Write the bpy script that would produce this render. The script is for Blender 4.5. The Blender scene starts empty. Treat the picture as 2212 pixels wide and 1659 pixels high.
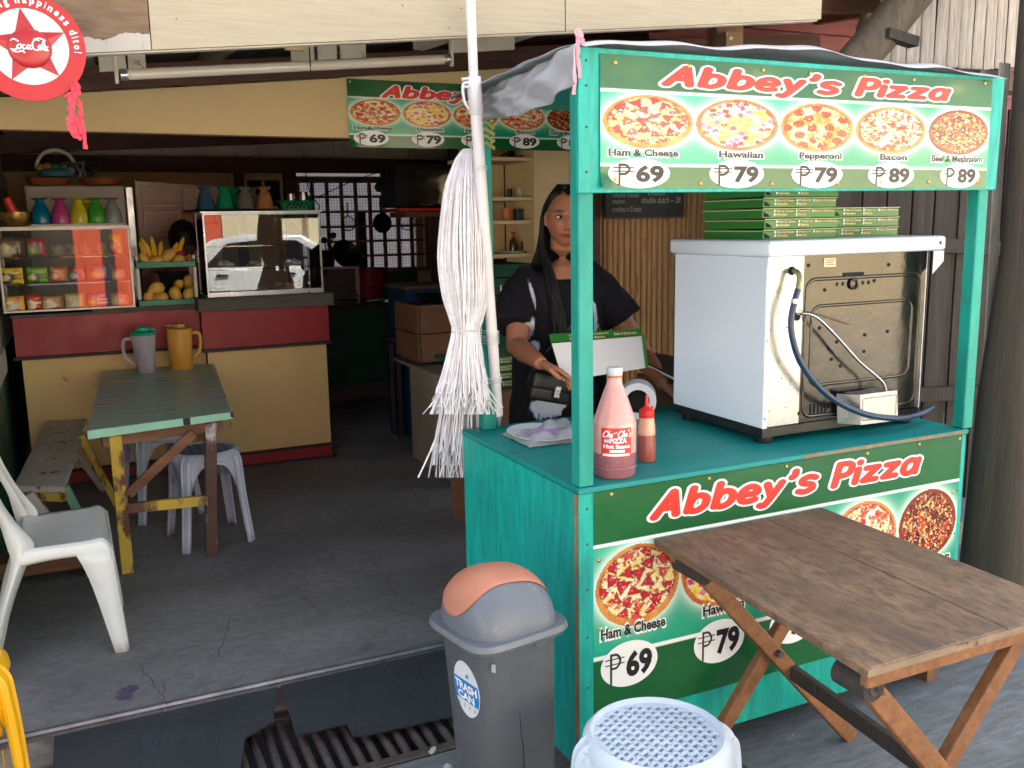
import bpy, bmesh, math, random
import numpy as np
from mathutils import Vector, Matrix, Euler

sc = bpy.context.scene
COL = sc.collection
rad = math.radians

# ------------------------------------------------------------------ camera, world, sun, exposure
CAM_H = 1.62
FPX = 2010.0 / 2212.0
YAW, PITCH, ROLL = rad(65.0), rad(9.9), rad(-0.98)
_f = Vector((math.cos(YAW) * math.cos(PITCH), math.sin(YAW) * math.cos(PITCH), -math.sin(PITCH)))
_r = Vector((math.sin(YAW), -math.cos(YAW), 0))
_u = _r.cross(_f)
_r2 = math.cos(ROLL) * _r + math.sin(ROLL) * _u
_u2 = -math.sin(ROLL) * _r + math.cos(ROLL) * _u
cam = bpy.data.objects.new('camera', bpy.data.cameras.new('camera'))
COL.objects.link(cam)
M4 = Matrix((( _r2.x, _u2.x, -_f.x, 0), (_r2.y, _u2.y, -_f.y, 0), (_r2.z, _u2.z, -_f.z, CAM_H), (0, 0, 0, 1)))
cam.matrix_world = M4
cam.data.sensor_width = 36
cam.data.lens = 36 * FPX
cam.data.clip_start = 0.05
cam.data.clip_end = 400
sc.camera = cam

SUN_EL, SUN_AZ = rad(52), rad(62)      # azimuth measured from +X, the sun stands behind the shop
w = bpy.data.worlds.new('World'); sc.world = w; w.use_nodes = True
nt = w.node_tree
bgn = nt.nodes['Background']; bgn.inputs[1].default_value = 0.15
sky = nt.nodes.new('ShaderNodeTexSky'); sky.sky_type = 'NISHITA'; sky.sun_disc = False
sky.sun_elevation = SUN_EL; sky.sun_rotation = math.pi / 2 - SUN_AZ
sky.dust_density = 4; sky.ozone_density = .3; sky.air_density = .8
hsv = nt.nodes.new('ShaderNodeHueSaturation'); hsv.inputs['Saturation'].default_value = .5
nt.links.new(sky.outputs[0], hsv.inputs['Color']); nt.links.new(hsv.outputs[0], bgn.inputs[0])
sd = bpy.data.lights.new('sun', 'SUN'); sd.energy = 5.0; sd.angle = rad(.5); sd.color = (1, .93, .82)
so = bpy.data.objects.new('sun', sd); COL.objects.link(so)
sdir = Vector((math.cos(SUN_AZ) * math.cos(SUN_EL), math.sin(SUN_AZ) * math.cos(SUN_EL), math.sin(SUN_EL)))
so.rotation_euler = sdir.to_track_quat('Z', 'Y').to_euler()
so.location = (0, 0, 12)
sc.view_settings.view_transform = 'Standard'
sc.view_settings.look = 'None'
sc.view_settings.exposure = 2.2
sc.view_settings.gamma = 1
sc.view_settings.use_curve_mapping = False
sc.cycles.max_bounces = 10
sc.cycles.diffuse_bounces = 6
sc.cycles.transparent_max_bounces = 16

# ------------------------------------------------------------------ sight lines -> points on real planes (metres)
def _ray(u, v):
    return _f + ((u - 1106) / 2010.0) * _r2 - ((v - 829.5) / 2010.0) * _u2
def PY(u, v, y):
    d = _ray(u, v); t = y / d.y
    return Vector((t * d.x, t * d.y, CAM_H + t * d.z))
def PZ(u, v, z):
    d = _ray(u, v); t = (z - CAM_H) / d.z
    return Vector((t * d.x, t * d.y, z))
def PX(u, v, x):
    d = _ray(u, v); t = x / d.x
    return Vector((t * d.x, t * d.y, CAM_H + t * d.z))

# ------------------------------------------------------------------ materials
def srgb(r, g, b):
    def c(x):
        x /= 255.0
        return x / 12.92 if x <= .04045 else ((x + .055) / 1.055) ** 2.4
    return (c(r), c(g), c(b), 1)

def mat(name, col, rough=.55, metal=0.0, var=.12, scale=5.0, bump=.08, bscale=90, wear=None, wamt=.35, wscale=9,
        stretch=(1, 1, 1), coat=0.0, spec=.5, grain=0.0, gcol=None, wsharp=.08):
    """base colour + large tone variation + fine bump; wear = second colour in patches; grain = streaks along stretch"""
    m = bpy.data.materials.new(name); m.use_nodes = True
    n = m.node_tree.nodes; l = m.node_tree.links
    b = n['Principled BSDF']
    b.inputs['Metallic'].default_value = metal
    b.inputs['Coat Weight'].default_value = coat
    b.inputs['Coat Roughness'].default_value = .12
    b.inputs['Specular IOR Level'].default_value = spec
    tc = n.new('ShaderNodeTexCoord')
    mp = n.new('ShaderNodeMapping'); mp.inputs['Scale'].default_value = stretch
    l.new(tc.outputs['Object'], mp.inputs[0])
    def noise(s, d=4, vec=mp, r=.55):
        t = n.new('ShaderNodeTexNoise'); t.inputs['Scale'].default_value = s; t.inputs['Detail'].default_value = d
        t.inputs['Roughness'].default_value = r
        l.new(vec.outputs[0] if vec is mp else vec.outputs['Object'], t.inputs['Vector']); return t
    def ramp(src, a, c0, bb, c1):
        r = n.new('ShaderNodeValToRGB'); e = r.color_ramp.elements
        e[0].position = a; e[0].color = c0; e[1].position = bb; e[1].color = c1
        l.new(src, r.inputs[0]); return r
    def k(c, f): return (min(1, c[0] * f), min(1, c[1] * f), min(1, c[2] * f), 1)
    t1 = noise(scale, 6)
    cur = ramp(t1.outputs[0], .3, k(col, 1 - var), .7, k(col, 1 + var)).outputs[0]
    def mix(fac, a, bcol, mode='MIX'):
        x = n.new('ShaderNodeMix'); x.data_type = 'RGBA'; x.blend_type = mode
        if isinstance(fac, (int, float)): x.inputs[0].default_value = fac
        else: l.new(fac, x.inputs[0])
        l.new(a, x.inputs[6])
        if isinstance(bcol, tuple): x.inputs[7].default_value = bcol
        else: l.new(bcol, x.inputs[7])
        return x.outputs[2]
    if grain:
        mg = n.new('ShaderNodeMapping'); mg.inputs['Scale'].default_value = stretch
        l.new(tc.outputs['Object'], mg.inputs[0])
        tg = n.new('ShaderNodeTexNoise'); tg.inputs['Scale'].default_value = 40; tg.inputs['Detail'].default_value = 8
        tg.inputs['Roughness'].default_value = .7
        l.new(mg.outputs[0], tg.inputs['Vector'])
        r = ramp(tg.outputs[0], .38, (1, 1, 1, 1), .62, (0, 0, 0, 1))
        mm = n.new('ShaderNodeMath'); mm.operation = 'MULTIPLY'; mm.inputs[1].default_value = grain
        l.new(r.outputs[0], mm.inputs[0])
        cur = mix(mm.outputs[0], cur, gcol or k(col, .35))
    if wear is not None:
        tw = noise(wscale, 9, mp, .68)
        p = .5 + (.5 - wamt) * .5
        r = ramp(tw.outputs[0], p, (0, 0, 0, 1), p + wsharp, (1, 1, 1, 1))
        cur = mix(r.outputs[0], cur, wear)
    l.new(cur, b.inputs['Base Color'])
    rn = noise(scale * 2.3, 3)
    rr = n.new('ShaderNodeMapRange'); rr.inputs[1].default_value = .3; rr.inputs[2].default_value = .7
    rr.inputs[3].default_value = max(.02, rough - .08); rr.inputs[4].default_value = min(1, rough + .1)
    l.new(rn.outputs[0], rr.inputs[0]); l.new(rr.outputs[0], b.inputs['Roughness'])
    if bump:
        tb = noise(bscale, 5)
        bp = n.new('ShaderNodeBump'); bp.inputs['Strength'].default_value = bump; bp.inputs['Distance'].default_value = .004
        l.new(tb.outputs[0], bp.inputs['Height']); l.new(bp.outputs[0], b.inputs['Normal'])
    m['b'] = 1
    return m

def vmat(name, rough=.35, coat=.0, bump=.03, bscale=40, spec=.5, var=.0):
    """printed colour: reads the mesh colour attribute 'Col'"""
    m = bpy.data.materials.new(name); m.use_nodes = True
    n = m.node_tree.nodes; l = m.node_tree.links; b = n['Principled BSDF']
    a = n.new('ShaderNodeVertexColor'); a.layer_name = 'Col'
    l.new(a.outputs[0], b.inputs['Base Color'])
    b.inputs['Roughness'].default_value = rough; b.inputs['Coat Weight'].default_value = coat
    b.inputs['Specular IOR Level'].default_value = spec
    if bump:
        tc = n.new('ShaderNodeTexCoord'); t = n.new('ShaderNodeTexNoise'); t.inputs['Scale'].default_value = bscale
        l.new(tc.outputs['Object'], t.inputs['Vector'])
        bp = n.new('ShaderNodeBump'); bp.inputs['Strength'].default_value = bump; bp.inputs['Distance'].default_value = .01
        l.new(t.outputs[0], bp.inputs['Height']); l.new(bp.outputs[0], b.inputs['Normal'])
    return m

def pane_mat(name, tint=(1, 1, 1, 1), refl=1.6, rough=0.0, base=.0):
    """thin glass or clear plastic: lets light through, reflects at its angle"""
    m = bpy.data.materials.new(name); m.use_nodes = True
    n = m.node_tree.nodes; l = m.node_tree.links
    for x in list(n):
        if x.type != 'OUTPUT_MATERIAL': n.remove(x)
    out = [x for x in n if x.type == 'OUTPUT_MATERIAL'][0]
    tr = n.new('ShaderNodeBsdfTransparent'); tr.inputs[0].default_value = tint
    gl = n.new('ShaderNodeBsdfGlossy'); gl.inputs['Roughness'].default_value = rough
    fr = n.new('ShaderNodeFresnel'); fr.inputs[0].default_value = refl
    mx = n.new('ShaderNodeMixShader')
    l.new(fr.outputs[0], mx.inputs[0]); l.new(tr.outputs[0], mx.inputs[1]); l.new(gl.outputs[0], mx.inputs[2])
    last = mx
    if base > 0:
        df = n.new('ShaderNodeBsdfDiffuse'); df.inputs[0].default_value = tint
        m2 = n.new('ShaderNodeMixShader'); m2.inputs[0].default_value = base
        l.new(mx.outputs[0], m2.inputs[1]); l.new(df.outputs[0], m2.inputs[2]); last = m2
    l.new(last.outputs[0], out.inputs[0])
    return m

def plastic(name, col, rough=.4, trans=.0, sss=.0, var=.06):
    m = mat(name, col, rough=rough, var=var, bump=.02)
    b = m.node_tree.nodes['Principled BSDF']
    b.inputs['Transmission Weight'].default_value = trans
    b.inputs['Subsurface Weight'].default_value = sss
    b.inputs['Subsurface Radius'].default_value = (.03, .02, .015)
    b.inputs['Subsurface Scale'].default_value = .5
    return m

# ------------------------------------------------------------------ mesh building
class MB:
    def __init__(s): s.v = []; s.f = []
    def add(s, vs, fs):
        o = len(s.v); s.v += [Vector(x) for x in vs]; s.f += [tuple(i + o for i in f) for f in fs]; return s
    def box(s, a, b):
        (x0, y0, z0), (x1, y1, z1) = a, b
        x0, x1 = min(x0, x1), max(x0, x1); y0, y1 = min(y0, y1), max(y0, y1); z0, z1 = min(z0, z1), max(z0, z1)
        return s.add([(x0, y0, z0), (x1, y0, z0), (x1, y1, z0), (x0, y1, z0), (x0, y0, z1), (x1, y0, z1), (x1, y1, z1), (x0, y1, z1)],
                     [(0, 3, 2, 1), (4, 5, 6, 7), (0, 1, 5, 4), (1, 2, 6, 5), (2, 3, 7, 6), (3, 0, 4, 7)])
    def bar(s, p, q, wd, ht, up=(0, 0, 1), taper=1.0):
        p, q = Vector(p), Vector(q); d = (q - p).normalized(); up = Vector(up)
        if abs(d.dot(up)) > .97: up = Vector((0, 1, 0))
        sd_ = d.cross(up).normalized(); u2 = sd_.cross(d).normalized()
        vs = []
        for c, k in ((p, 1), (q, taper)):
            for a, b in ((-1, -1), (1, -1), (1, 1), (-1, 1)):
                vs.append(c + sd_ * a * wd / 2 * k + u2 * b * ht / 2 * k)
        return s.add(vs, [(0, 3, 2, 1), (4, 5, 6, 7), (0, 1, 5, 4), (1, 2, 6, 5), (2, 3, 7, 6), (3, 0, 4, 7)])
    def tube(s, pts, r, n=8, cap=True, flat=None, closed=False):
        """r: number or list; flat=(axis, factor) squashes sections along axis"""
        pts = [Vector(p) for p in pts]; N = len(pts)
        rs = r if isinstance(r, (list, tuple)) else [r] * N
        vs = []; fs = []; prev = None
        for i, p in enumerate(pts):
            if closed: d = pts[(i + 1) % N] - pts[i - 1]
            else: d = pts[min(i + 1, N - 1)] - pts[max(i - 1, 0)]
            d = d.normalized() if d.length > 1e-9 else Vector((0, 0, 1))
            if prev is None:
                a = Vector((0, 0, 1)) if abs(d.z) < .9 else Vector((1, 0, 0))
                x = d.cross(a).normalized()
            else:
                x = (prev - d * prev.dot(d)); x = x.normalized() if x.length > 1e-6 else d.orthogonal().normalized()
            prev = x; yv = d.cross(x)
            for k in range(n):
                t = 2 * math.pi * k / n
                o = (x * math.cos(t) + yv * math.sin(t)) * rs[i]
                if flat:
                    ax = Vector(flat[0]); o = o - ax * o.dot(ax) * (1 - flat[1])
                vs.append(p + o)
        m = N if closed else N - 1
        for i in range(m):
            for k in range(n):
                a = i * n + k; b = i * n + (k + 1) % n; j = ((i + 1) % N) * n
                fs.append((a, b, j + (k + 1) % n, j + k))
        if cap and not closed:
            fs.append(tuple(range(n - 1, -1, -1))); fs.append(tuple((N - 1) * n + k for k in range(n)))
        return s.add(vs, fs)
    def lathe(s, prof, c=(0, 0, 0), n=24, sx=1, sy=1, rot=None, cap=True):
        """prof: list of (r, z)"""
        vs = []; fs = []; c = Vector(c)
        for r, z in prof:
            for k in range(n):
                t = 2 * math.pi * k / n
                p = Vector((r * math.cos(t) * sx, r * math.sin(t) * sy, z))
                if rot: p = rot @ p
                vs.append(c + p)
        for i in range(len(prof) - 1):
            for k in range(n):
                fs.append((i * n + k, i * n + (k + 1) % n, (i + 1) * n + (k + 1) % n, (i + 1) * n + k))
        if cap:
            fs.append(tuple(range(n - 1, -1, -1))); fs.append(tuple((len(prof) - 1) * n + k for k in range(n)))
        return s.add(vs, fs)
    def slab(s, quad, th, nrm=None):
        """polygon of 3D points given thickness th along its normal (or nrm)"""
        q = [Vector(p) for p in quad]
        if nrm is None:
            nrm = (q[1] - q[0]).cross(q[2] - q[0]).normalized()
        nrm = Vector(nrm); m = len(q)
        vs = q + [p + nrm * th for p in q]
        fs = [tuple(range(m - 1, -1, -1)), tuple(range(m, 2 * m))]
        for i in range(m): fs.append((i, (i + 1) % m, m + (i + 1) % m, m + i))
        return s.add(vs, fs)
    def prism(s, pts2, fn, h0, h1):
        """2D outline pts2 mapped by fn(x,y,h)"""
        m = len(pts2)
        vs = [fn(x, y, h0) for x, y in pts2] + [fn(x, y, h1) for x, y in pts2]
        fs = [tuple(range(m - 1, -1, -1)), tuple(range(m, 2 * m))]
        for i in range(m): fs.append((i, (i + 1) % m, m + (i + 1) % m, m + i))
        return s.add(vs, fs)
    def loft(s, rings, n=20, cap=True):
        """rings: (centre, rx, ry, axis_x, axis_y)"""
        vs = []; fs = []
        for c, rx, ry, ax, ay in rings:
            c, ax, ay = Vector(c), Vector(ax), Vector(ay)
            for k in range(n):
                t = 2 * math.pi * k / n
                vs.append(c + ax * rx * math.cos(t) + ay * ry * math.sin(t))
        for i in range(len(rings) - 1):
            for k in range(n):
                fs.append((i * n + k, i * n + (k + 1) % n, (i + 1) * n + (k + 1) % n, (i + 1) * n + k))
        if cap:
            fs.append(tuple(range(n - 1, -1, -1))); fs.append(tuple((len(rings) - 1) * n + k for k in range(n)))
        return s.add(vs, fs)
    def grid(s, fn, nx, ny, th=0.0):
        vs = [fn(i / nx, j / ny) for j in range(ny + 1) for i in range(nx + 1)]
        fs = [(j * (nx + 1) + i, j * (nx + 1) + i + 1, (j + 1) * (nx + 1) + i + 1, (j + 1) * (nx + 1) + i) for j in range(ny) for i in range(nx)]
        return s.add(vs, fs)
    def ell(s, c, r, n=16, m=10, rot=None):
        prof = [(max(1e-5, math.sin(math.pi * i / m)), -math.cos(math.pi * i / m)) for i in range(m + 1)]
        vs = []; fs = []
        for a, z in prof:
            for k in range(n):
                t = 2 * math.pi * k / n
                p = Vector((a * math.cos(t) * r[0], a * math.sin(t) * r[1], z * r[2]))
                if rot: p = rot @ p
                vs.append(Vector(c) + p)
        for i in range(m):
            for k in range(n):
                fs.append((i * n + k, i * n + (k + 1) % n, (i + 1) * n + (k + 1) % n, (i + 1) * n + k))
        return s.add(vs, fs)

MW = {}
def _world(o):
    return MW.get(o.name, Matrix.Identity(4))

def thing(name, label, cat, loc=(0, 0, 0), rotz=0.0, group=None):
    o = bpy.data.objects.new(name, None); COL.objects.link(o)
    o.empty_display_size = .1
    o.location = loc; o.rotation_euler = (0, 0, rotz)
    MW[o.name] = Matrix.Translation(Vector(loc)) @ Matrix.Rotation(rotz, 4, 'Z')
    o['label'] = label; o['category'] = cat
    if group: o['group'] = group
    return o

def obj(name, mb, m, parent=None, local=False, smooth=False, bevel=0.0, label=None, kind=None, solid=0.0, sub=0, seg=1):
    me = bpy.data.meshes.new(name)
    vs = mb.v
    if parent is not None and not local:
        inv = _world(parent).inverted(); vs = [inv @ v for v in vs]
    me.from_pydata([tuple(v) for v in vs], [], mb.f)
    o = bpy.data.objects.new(name, me); COL.objects.link(o)
    if m is not None: me.materials.append(m)
    if smooth:
        me.polygons.foreach_set('use_smooth', [True] * len(me.polygons))
    if parent is not None:
        o.parent = parent; MW[o.name] = _world(parent)
    if solid:
        x = o.modifiers.new('t', 'SOLIDIFY'); x.thickness = solid; x.offset = 0
    if bevel:
        x = o.modifiers.new('b', 'BEVEL'); x.width = bevel; x.segments = seg; x.limit_method = 'ANGLE'; x.angle_limit = rad(35)
    if sub:
        x = o.modifiers.new('s', 'SUBSURF'); x.levels = sub; x.render_levels = sub
    if smooth is True and bevel == 0 and not sub:
        try: me.set_sharp_from_angle(angle=rad(38))
        except Exception: pass
    if label: o['label'] = label
    if kind: o['kind'] = kind
    return o

def tag(o, label, cat, group=None):
    o['label'] = label; o['category'] = cat
    if group: o['group'] = group
    return o

def dup(root, loc, rotz=None, label=None):
    r = root.copy(); COL.objects.link(r); r.location = loc
    if rotz is not None: r.rotation_euler = (0, 0, rotz)
    if label: r['label'] = label
    for ch in list(root.children):
        c = ch.copy(); COL.objects.link(c); c.parent = r
        for g in list(ch.children):
            d = g.copy(); COL.objects.link(d); d.parent = c
    return r

def struct(name, mb, m, parent=None, **k):
    o = obj(name, mb, m, parent, **k)
    if parent is None: o['kind'] = 'structure'
    return o

# ------------------------------------------------------------------ numpy value noise and printed pictures
def vnoise(x, y, s, seed=0, octv=3):
    r = np.zeros_like(x, dtype=float); a = 1.0; tot = 0
    for o in range(octv):
        xs, ys = x * s, y * s
        xi, yi = np.floor(xs).astype(int), np.floor(ys).astype(int)
        fx, fy = xs - xi, ys - yi
        fx = fx * fx * (3 - 2 * fx); fy = fy * fy * (3 - 2 * fy)
        def h(i, j):
            n = (i * 374761393 + j * 668265263 + (seed + o) * 974634777) & 0x7fffffff
            n = (n ^ (n >> 13)) * 1274126177 & 0x7fffffff
            return ((n ^ (n >> 16)) & 0xffff) / 65535.0
        v = (h(xi, yi) * (1 - fx) + h(xi + 1, yi) * fx) * (1 - fy) + (h(xi, yi + 1) * (1 - fx) + h(xi + 1, yi + 1) * fx) * fy
        r += v * a; tot += a; a *= .5; s *= 2.1
    return r / tot

def C3(r, g, b): return np.array(srgb(r, g, b)[:3])
def lerp(a, b, t):
    t = np.clip(t, 0, 1)[..., None]; return a * (1 - t) + b * t

def set_cols(me, cols):
    a = me.color_attributes.new('Col', 'FLOAT_COLOR', 'POINT')
    c = np.ones((len(me.vertices), 4)); c[:, :3] = cols
    a.data.foreach_set('color', c.ravel())

def printed(name, nx, ny, fmap, fcol, m, parent=None, mask=None, smooth=False):
    """grid mesh; fmap(u,v arrays)->Nx3 world points, fcol(u,v)->Nx3 colours; mask(u,v)->bool keep"""
    u, v = np.meshgrid(np.linspace(0, 1, nx + 1), np.linspace(0, 1, ny + 1))
    P = fmap(u.ravel(), v.ravel()); Cc = fcol(u.ravel(), v.ravel())
    j, i = np.meshgrid(np.arange(ny), np.arange(nx), indexing='ij')
    a = (j * (nx + 1) + i).ravel()
    F = np.stack([a, a + nx + 1, a + nx + 2, a + 1], 1)
    if mask is not None:
        k = mask(u.ravel(), v.ravel()); F = F[k[F].all(1)]
    used = np.unique(F); remap = -np.ones(len(P), int); remap[used] = np.arange(len(used))
    P = P[used]; Cc = Cc[used]; F = remap[F]
    if parent is not None:
        inv = np.array(_world(parent).inverted()); P = P @ inv[:3, :3].T + inv[:3, 3]
    me = bpy.data.meshes.new(name)
    me.vertices.add(len(P)); me.vertices.foreach_set('co', P.ravel())
    me.loops.add(F.size); me.loops.foreach_set('vertex_index', F.ravel().astype(np.int32))
    me.polygons.add(len(F)); me.polygons.foreach_set('loop_start', np.arange(0, F.size, 4, dtype=np.int32))
    me.polygons.foreach_set('use_smooth', np.ones(len(F), bool))
    me.update(calc_edges=True); me.validate()
    set_cols(me, Cc)
    me.materials.append(m)
    o = bpy.data.objects.new(name, me); COL.objects.link(o)
    if parent is not None: o.parent = parent; MW[o.name] = _world(parent)
    return o

# ------------------------------------------------------------------ lettering
def text_mb(s, x0, x1, y0, y1, fn, h=.0015, bold=0.0, shear=0.0, th=.0006, align_w=True):
    """built-in font outlines fitted in the box (x0..x1, y0..y1) of a local plane, mapped by fn(x,y,h)"""
    cu = bpy.data.curves.new('t', 'FONT'); cu.body = s; cu.size = 1; cu.offset = bold; cu.shear = shear
    cu.resolution_u = 3; cu.fill_mode = 'FRONT' if False else 'BOTH'; cu.extrude = .0
    o = bpy.data.objects.new('t', cu); COL.objects.link(o)
    me = bpy.data.meshes.new_from_object(o.evaluated_get(bpy.context.evaluated_depsgraph_get()))
    vs = [v.co.copy() for v in me.vertices]; fs = [tuple(p.vertices) for p in me.polygons]
    bpy.data.objects.remove(o); bpy.data.curves.remove(cu); bpy.data.meshes.remove(me)
    mb = MB()
    if not vs: return mb
    a0 = min(v.x for v in vs); a1 = max(v.x for v in vs); b0 = min(v.y for v in vs); b1 = max(v.y for v in vs)
    sy = (y1 - y0) / (b1 - b0); sx = (x1 - x0) / (a1 - a0) if align_w else sy * ((1 if x1 > x0 else -1))
    mb.add([fn(x0 + (v.x - a0) * sx, y0 + (v.y - b0) * sy, h) for v in vs], fs)
    return mb

def stroke_mb(strokes, fn, r, h, ax, flat=.05, n=10, mb=None):
    """brush lettering: round-ended flattened strokes. strokes in local x,y; ax = plane normal in world"""
    mb = mb or MB()
    for st in strokes:
        pts = smooth_pts(st, 6) if len(st) > 2 else st
        P = [fn(x, y, h) for x, y in pts]
        d0 = (P[0] - P[1]).normalized(); d1 = (P[-1] - P[-2]).normalized()
        k = [.35, .7, .92]; e = [.94, .71, .39]
        pp = [P[0] + d0 * r * .99] + [P[0] + d0 * r * q for q in e[:2]] + [P[0] + d0 * r * .35] + P + [P[-1] + d1 * r * .35] + [P[-1] + d1 * r * q for q in (.71, .94)] + [P[-1] + d1 * r * .99]
        rs = [r * .08, r * .34, r * .7, r * .94] + [r] * len(P) + [r * .94, r * .7, r * .34, r * .08]
        mb.tube(pp, rs, n=n, flat=(ax, flat))
    return mb

def smooth_pts(p, k=6):
    P = [Vector((*q, 0)) if len(q) == 2 else Vector(q) for q in p]
    out = []
    for i in range(len(P) - 1):
        p0 = P[max(i - 1, 0)]; p1 = P[i]; p2 = P[i + 1]; p3 = P[min(i + 2, len(P) - 1)]
        for j in range(k):
            t = j / k
            out.append(.5 * ((2 * p1) + (p2 - p0) * t + (2 * p0 - 5 * p1 + 4 * p2 - p3) * t * t + (3 * p1 - p0 - 3 * p2 + p3) * t ** 3))
    out.append(P[-1])
    return [(q.x, q.y) if len(p[0]) == 2 else q for q in out]

# ------------------------------------------------------------------ material palette
TEALC = srgb(0, 168, 150)
M_teal = mat('teal_paint', srgb(8, 180, 166), .48, var=.14, scale=4, bump=.25, bscale=50, wear=srgb(40, 120, 104), wamt=.26, wscale=12, wsharp=.18, grain=.55, gcol=srgb(8, 118, 104), stretch=(1, 1, .16))
M_tealpost = mat('teal_paint_worn', srgb(18, 148, 132), .55, var=.25, scale=9, bump=.45, bscale=60, wear=srgb(52, 110, 92), wamt=.36, wscale=20, stretch=(1, 1, .35), wsharp=.2)
M_tealtop = mat('teal_counter', srgb(0, 140, 134), .5, var=.18, scale=3, bump=.15, bscale=50, wear=srgb(25, 66, 56), wamt=.27, wscale=18, stretch=(.3, 1, 1), wsharp=.12)
M_rawedge = mat('raw_plywood_edge', srgb(150, 112, 76), .8, var=.25, scale=30, bump=.3, wear=srgb(40, 150, 130), wamt=.35, wscale=10)
M_concrete = mat('street_concrete', srgb(124, 127, 130), .85, var=.22, scale=3, bump=.5, bscale=60, wear=srgb(92, 94, 97), wamt=.42, wscale=3.5, wsharp=.25, grain=.6, gcol=srgb(74, 76, 80), stretch=(.25, 1, 1))
M_floor = mat('shop_floor_cement', srgb(132, 131, 129), .75, var=.3, scale=2.2, bump=.35, bscale=160, wear=srgb(150, 147, 142), wamt=.34, wscale=2.6, wsharp=.3, grain=.4, gcol=srgb(74, 74, 77), stretch=(.6, 1, 1))
M_dark = mat('drain_dark', srgb(26, 26, 28), .9, var=.3)
M_rubber = mat('black_rubber', srgb(44, 48, 54), .62, var=.2, scale=5, bump=.15, wear=srgb(64, 70, 76), wamt=.25, wscale=5, wsharp=.3)
M_rebar = mat('rusty_steel', srgb(82, 72, 68), .8, var=.3, scale=30, bump=.6, bscale=150)
M_rail = mat('worn_metal_edge', srgb(120, 122, 128), .38, metal=.7, var=.2, scale=20, bump=.1, wear=srgb(110, 84, 66), wamt=.3, wscale=12)
M_cream = mat('cream_painted_ply', srgb(226, 216, 184), .7, var=.05, scale=2, bump=.12, bscale=40, wear=srgb(190, 180, 150), wamt=.16, wscale=4, wsharp=.3, grain=.14, gcol=srgb(190, 180, 150), stretch=(.15, 1, 2.5))
M_cream2 = mat('cream_header', srgb(214, 190, 142), .7, var=.08, scale=2, bump=.08, wear=srgb(168, 146, 108), wamt=.16, wscale=3, wsharp=.35)
M_ply = mat('bare_plywood', srgb(132, 110, 86), .8, var=.2, scale=4, bump=.3, wear=srgb(84, 66, 54), wamt=.42, wscale=11, grain=.6, gcol=srgb(92, 74, 60), stretch=(.25, 1, 1.6), wsharp=.15)
M_whitewash = mat('whitewash', srgb(176, 172, 164), .8, var=.08, scale=9, bump=.2, wear=srgb(150, 134, 116), wamt=.35, wscale=26, stretch=(1, 1, .4))
M_beam = mat('brown_beam', srgb(84, 50, 38), .7, var=.25, scale=6, bump=.25, grain=.5, stretch=(.1, 1, 1.5))
M_oldwood = mat('old_brown_wood', srgb(128, 90, 66), .75, var=.25, scale=8, bump=.3, grain=.5, stretch=(.15, 1, 1))
M_roofsheet = mat('roof_underside', srgb(128, 122, 116), .7, var=.3, scale=3, bump=.2)
M_slatw = mat('old_white_slats', srgb(196, 190, 174), .8, var=.15, scale=6, bump=.2, wear=srgb(96, 84, 70), wamt=.25)
M_green = mat('dark_green_paint', srgb(24, 84, 66), .5, var=.15, scale=4, bump=.1, wear=srgb(60, 104, 88), wamt=.12)
M_red = mat('dark_red_paint', srgb(158, 40, 44), .45, var=.08, scale=4, bump=.06, wear=srgb(112, 28, 30), wamt=.2, wsharp=.3)
M_yellow = mat('ochre_paint', srgb(232, 202, 134), .5, var=.06, scale=3, bump=.08, wear=srgb(150, 120, 76), wamt=.2, wscale=7, stretch=(1, 1, .7))
M_trim = mat('dark_trim', srgb(52, 44, 46), .6, var=.2, bump=.15)
M_ledge = mat('grey_brown_ledge', srgb(70, 74, 72), .65, var=.25, scale=5, bump=.2, grain=.5, gcol=srgb(120, 112, 104), stretch=(.15, 1, 1))
M_maroon = mat('maroon_siding', srgb(138, 78, 80), .6, var=.12, scale=5, bump=.1, grain=.3, stretch=(.2, 1, 1), wear=srgb(130, 84, 82), wamt=.25, wsharp=.3)
M_bamboo_grey = mat('weathered_bamboo', srgb(186, 180, 174), .7, var=.2, scale=10, bump=.25, wear=srgb(150, 138, 128), wamt=.3, wscale=12, stretch=(3, 3, .35), grain=.4, gcol=srgb(130, 116, 104))
M_bamboo_warm = mat('tan_bamboo', srgb(172, 130, 82), .55, var=.25, scale=9, bump=.2, wear=srgb(112, 78, 46), wamt=.35, wscale=9, stretch=(3, 3, .3), grain=.4, gcol=srgb(90, 60, 34))
M_fence = mat('dark_old_boards', srgb(64, 58, 54), .85, var=.3, scale=6, bump=.4, grain=.7, gcol=srgb(44, 38, 36), stretch=(2, 2, .12))
M_trunk = mat('grey_timber_post', srgb(98, 88, 78), .9, var=.15, scale=4, bump=.6, bscale=60, grain=.55, gcol=srgb(74, 66, 60), stretch=(1.6, 1.6, .12), wear=srgb(128, 118, 106), wamt=.2, wsharp=.3)
M_log = mat('grey_log', srgb(104, 94, 80), .85, var=.3, scale=6, bump=.5, grain=.6, stretch=(1, 1, .3))
M_nipa = mat('dry_thatch', srgb(96, 84, 74), .9, var=.35, scale=20, bump=.5)
M_wallcream = mat('interior_cream_wall', srgb(200, 178, 138), .75, var=.08, scale=2, bump=.06, wear=srgb(150, 130, 100), wamt=.2, wsharp=.3)
M_white = mat('white_enamel', srgb(206, 210, 214), .3, var=.03, scale=3, bump=.02)
M_alu = mat('aluminium', srgb(190, 192, 196), .32, metal=.85, var=.08, scale=8, bump=.05)
M_steel = mat('stainless_steel', srgb(176, 178, 180), .22, metal=1, var=.1, scale=6, bump=.03)
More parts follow.
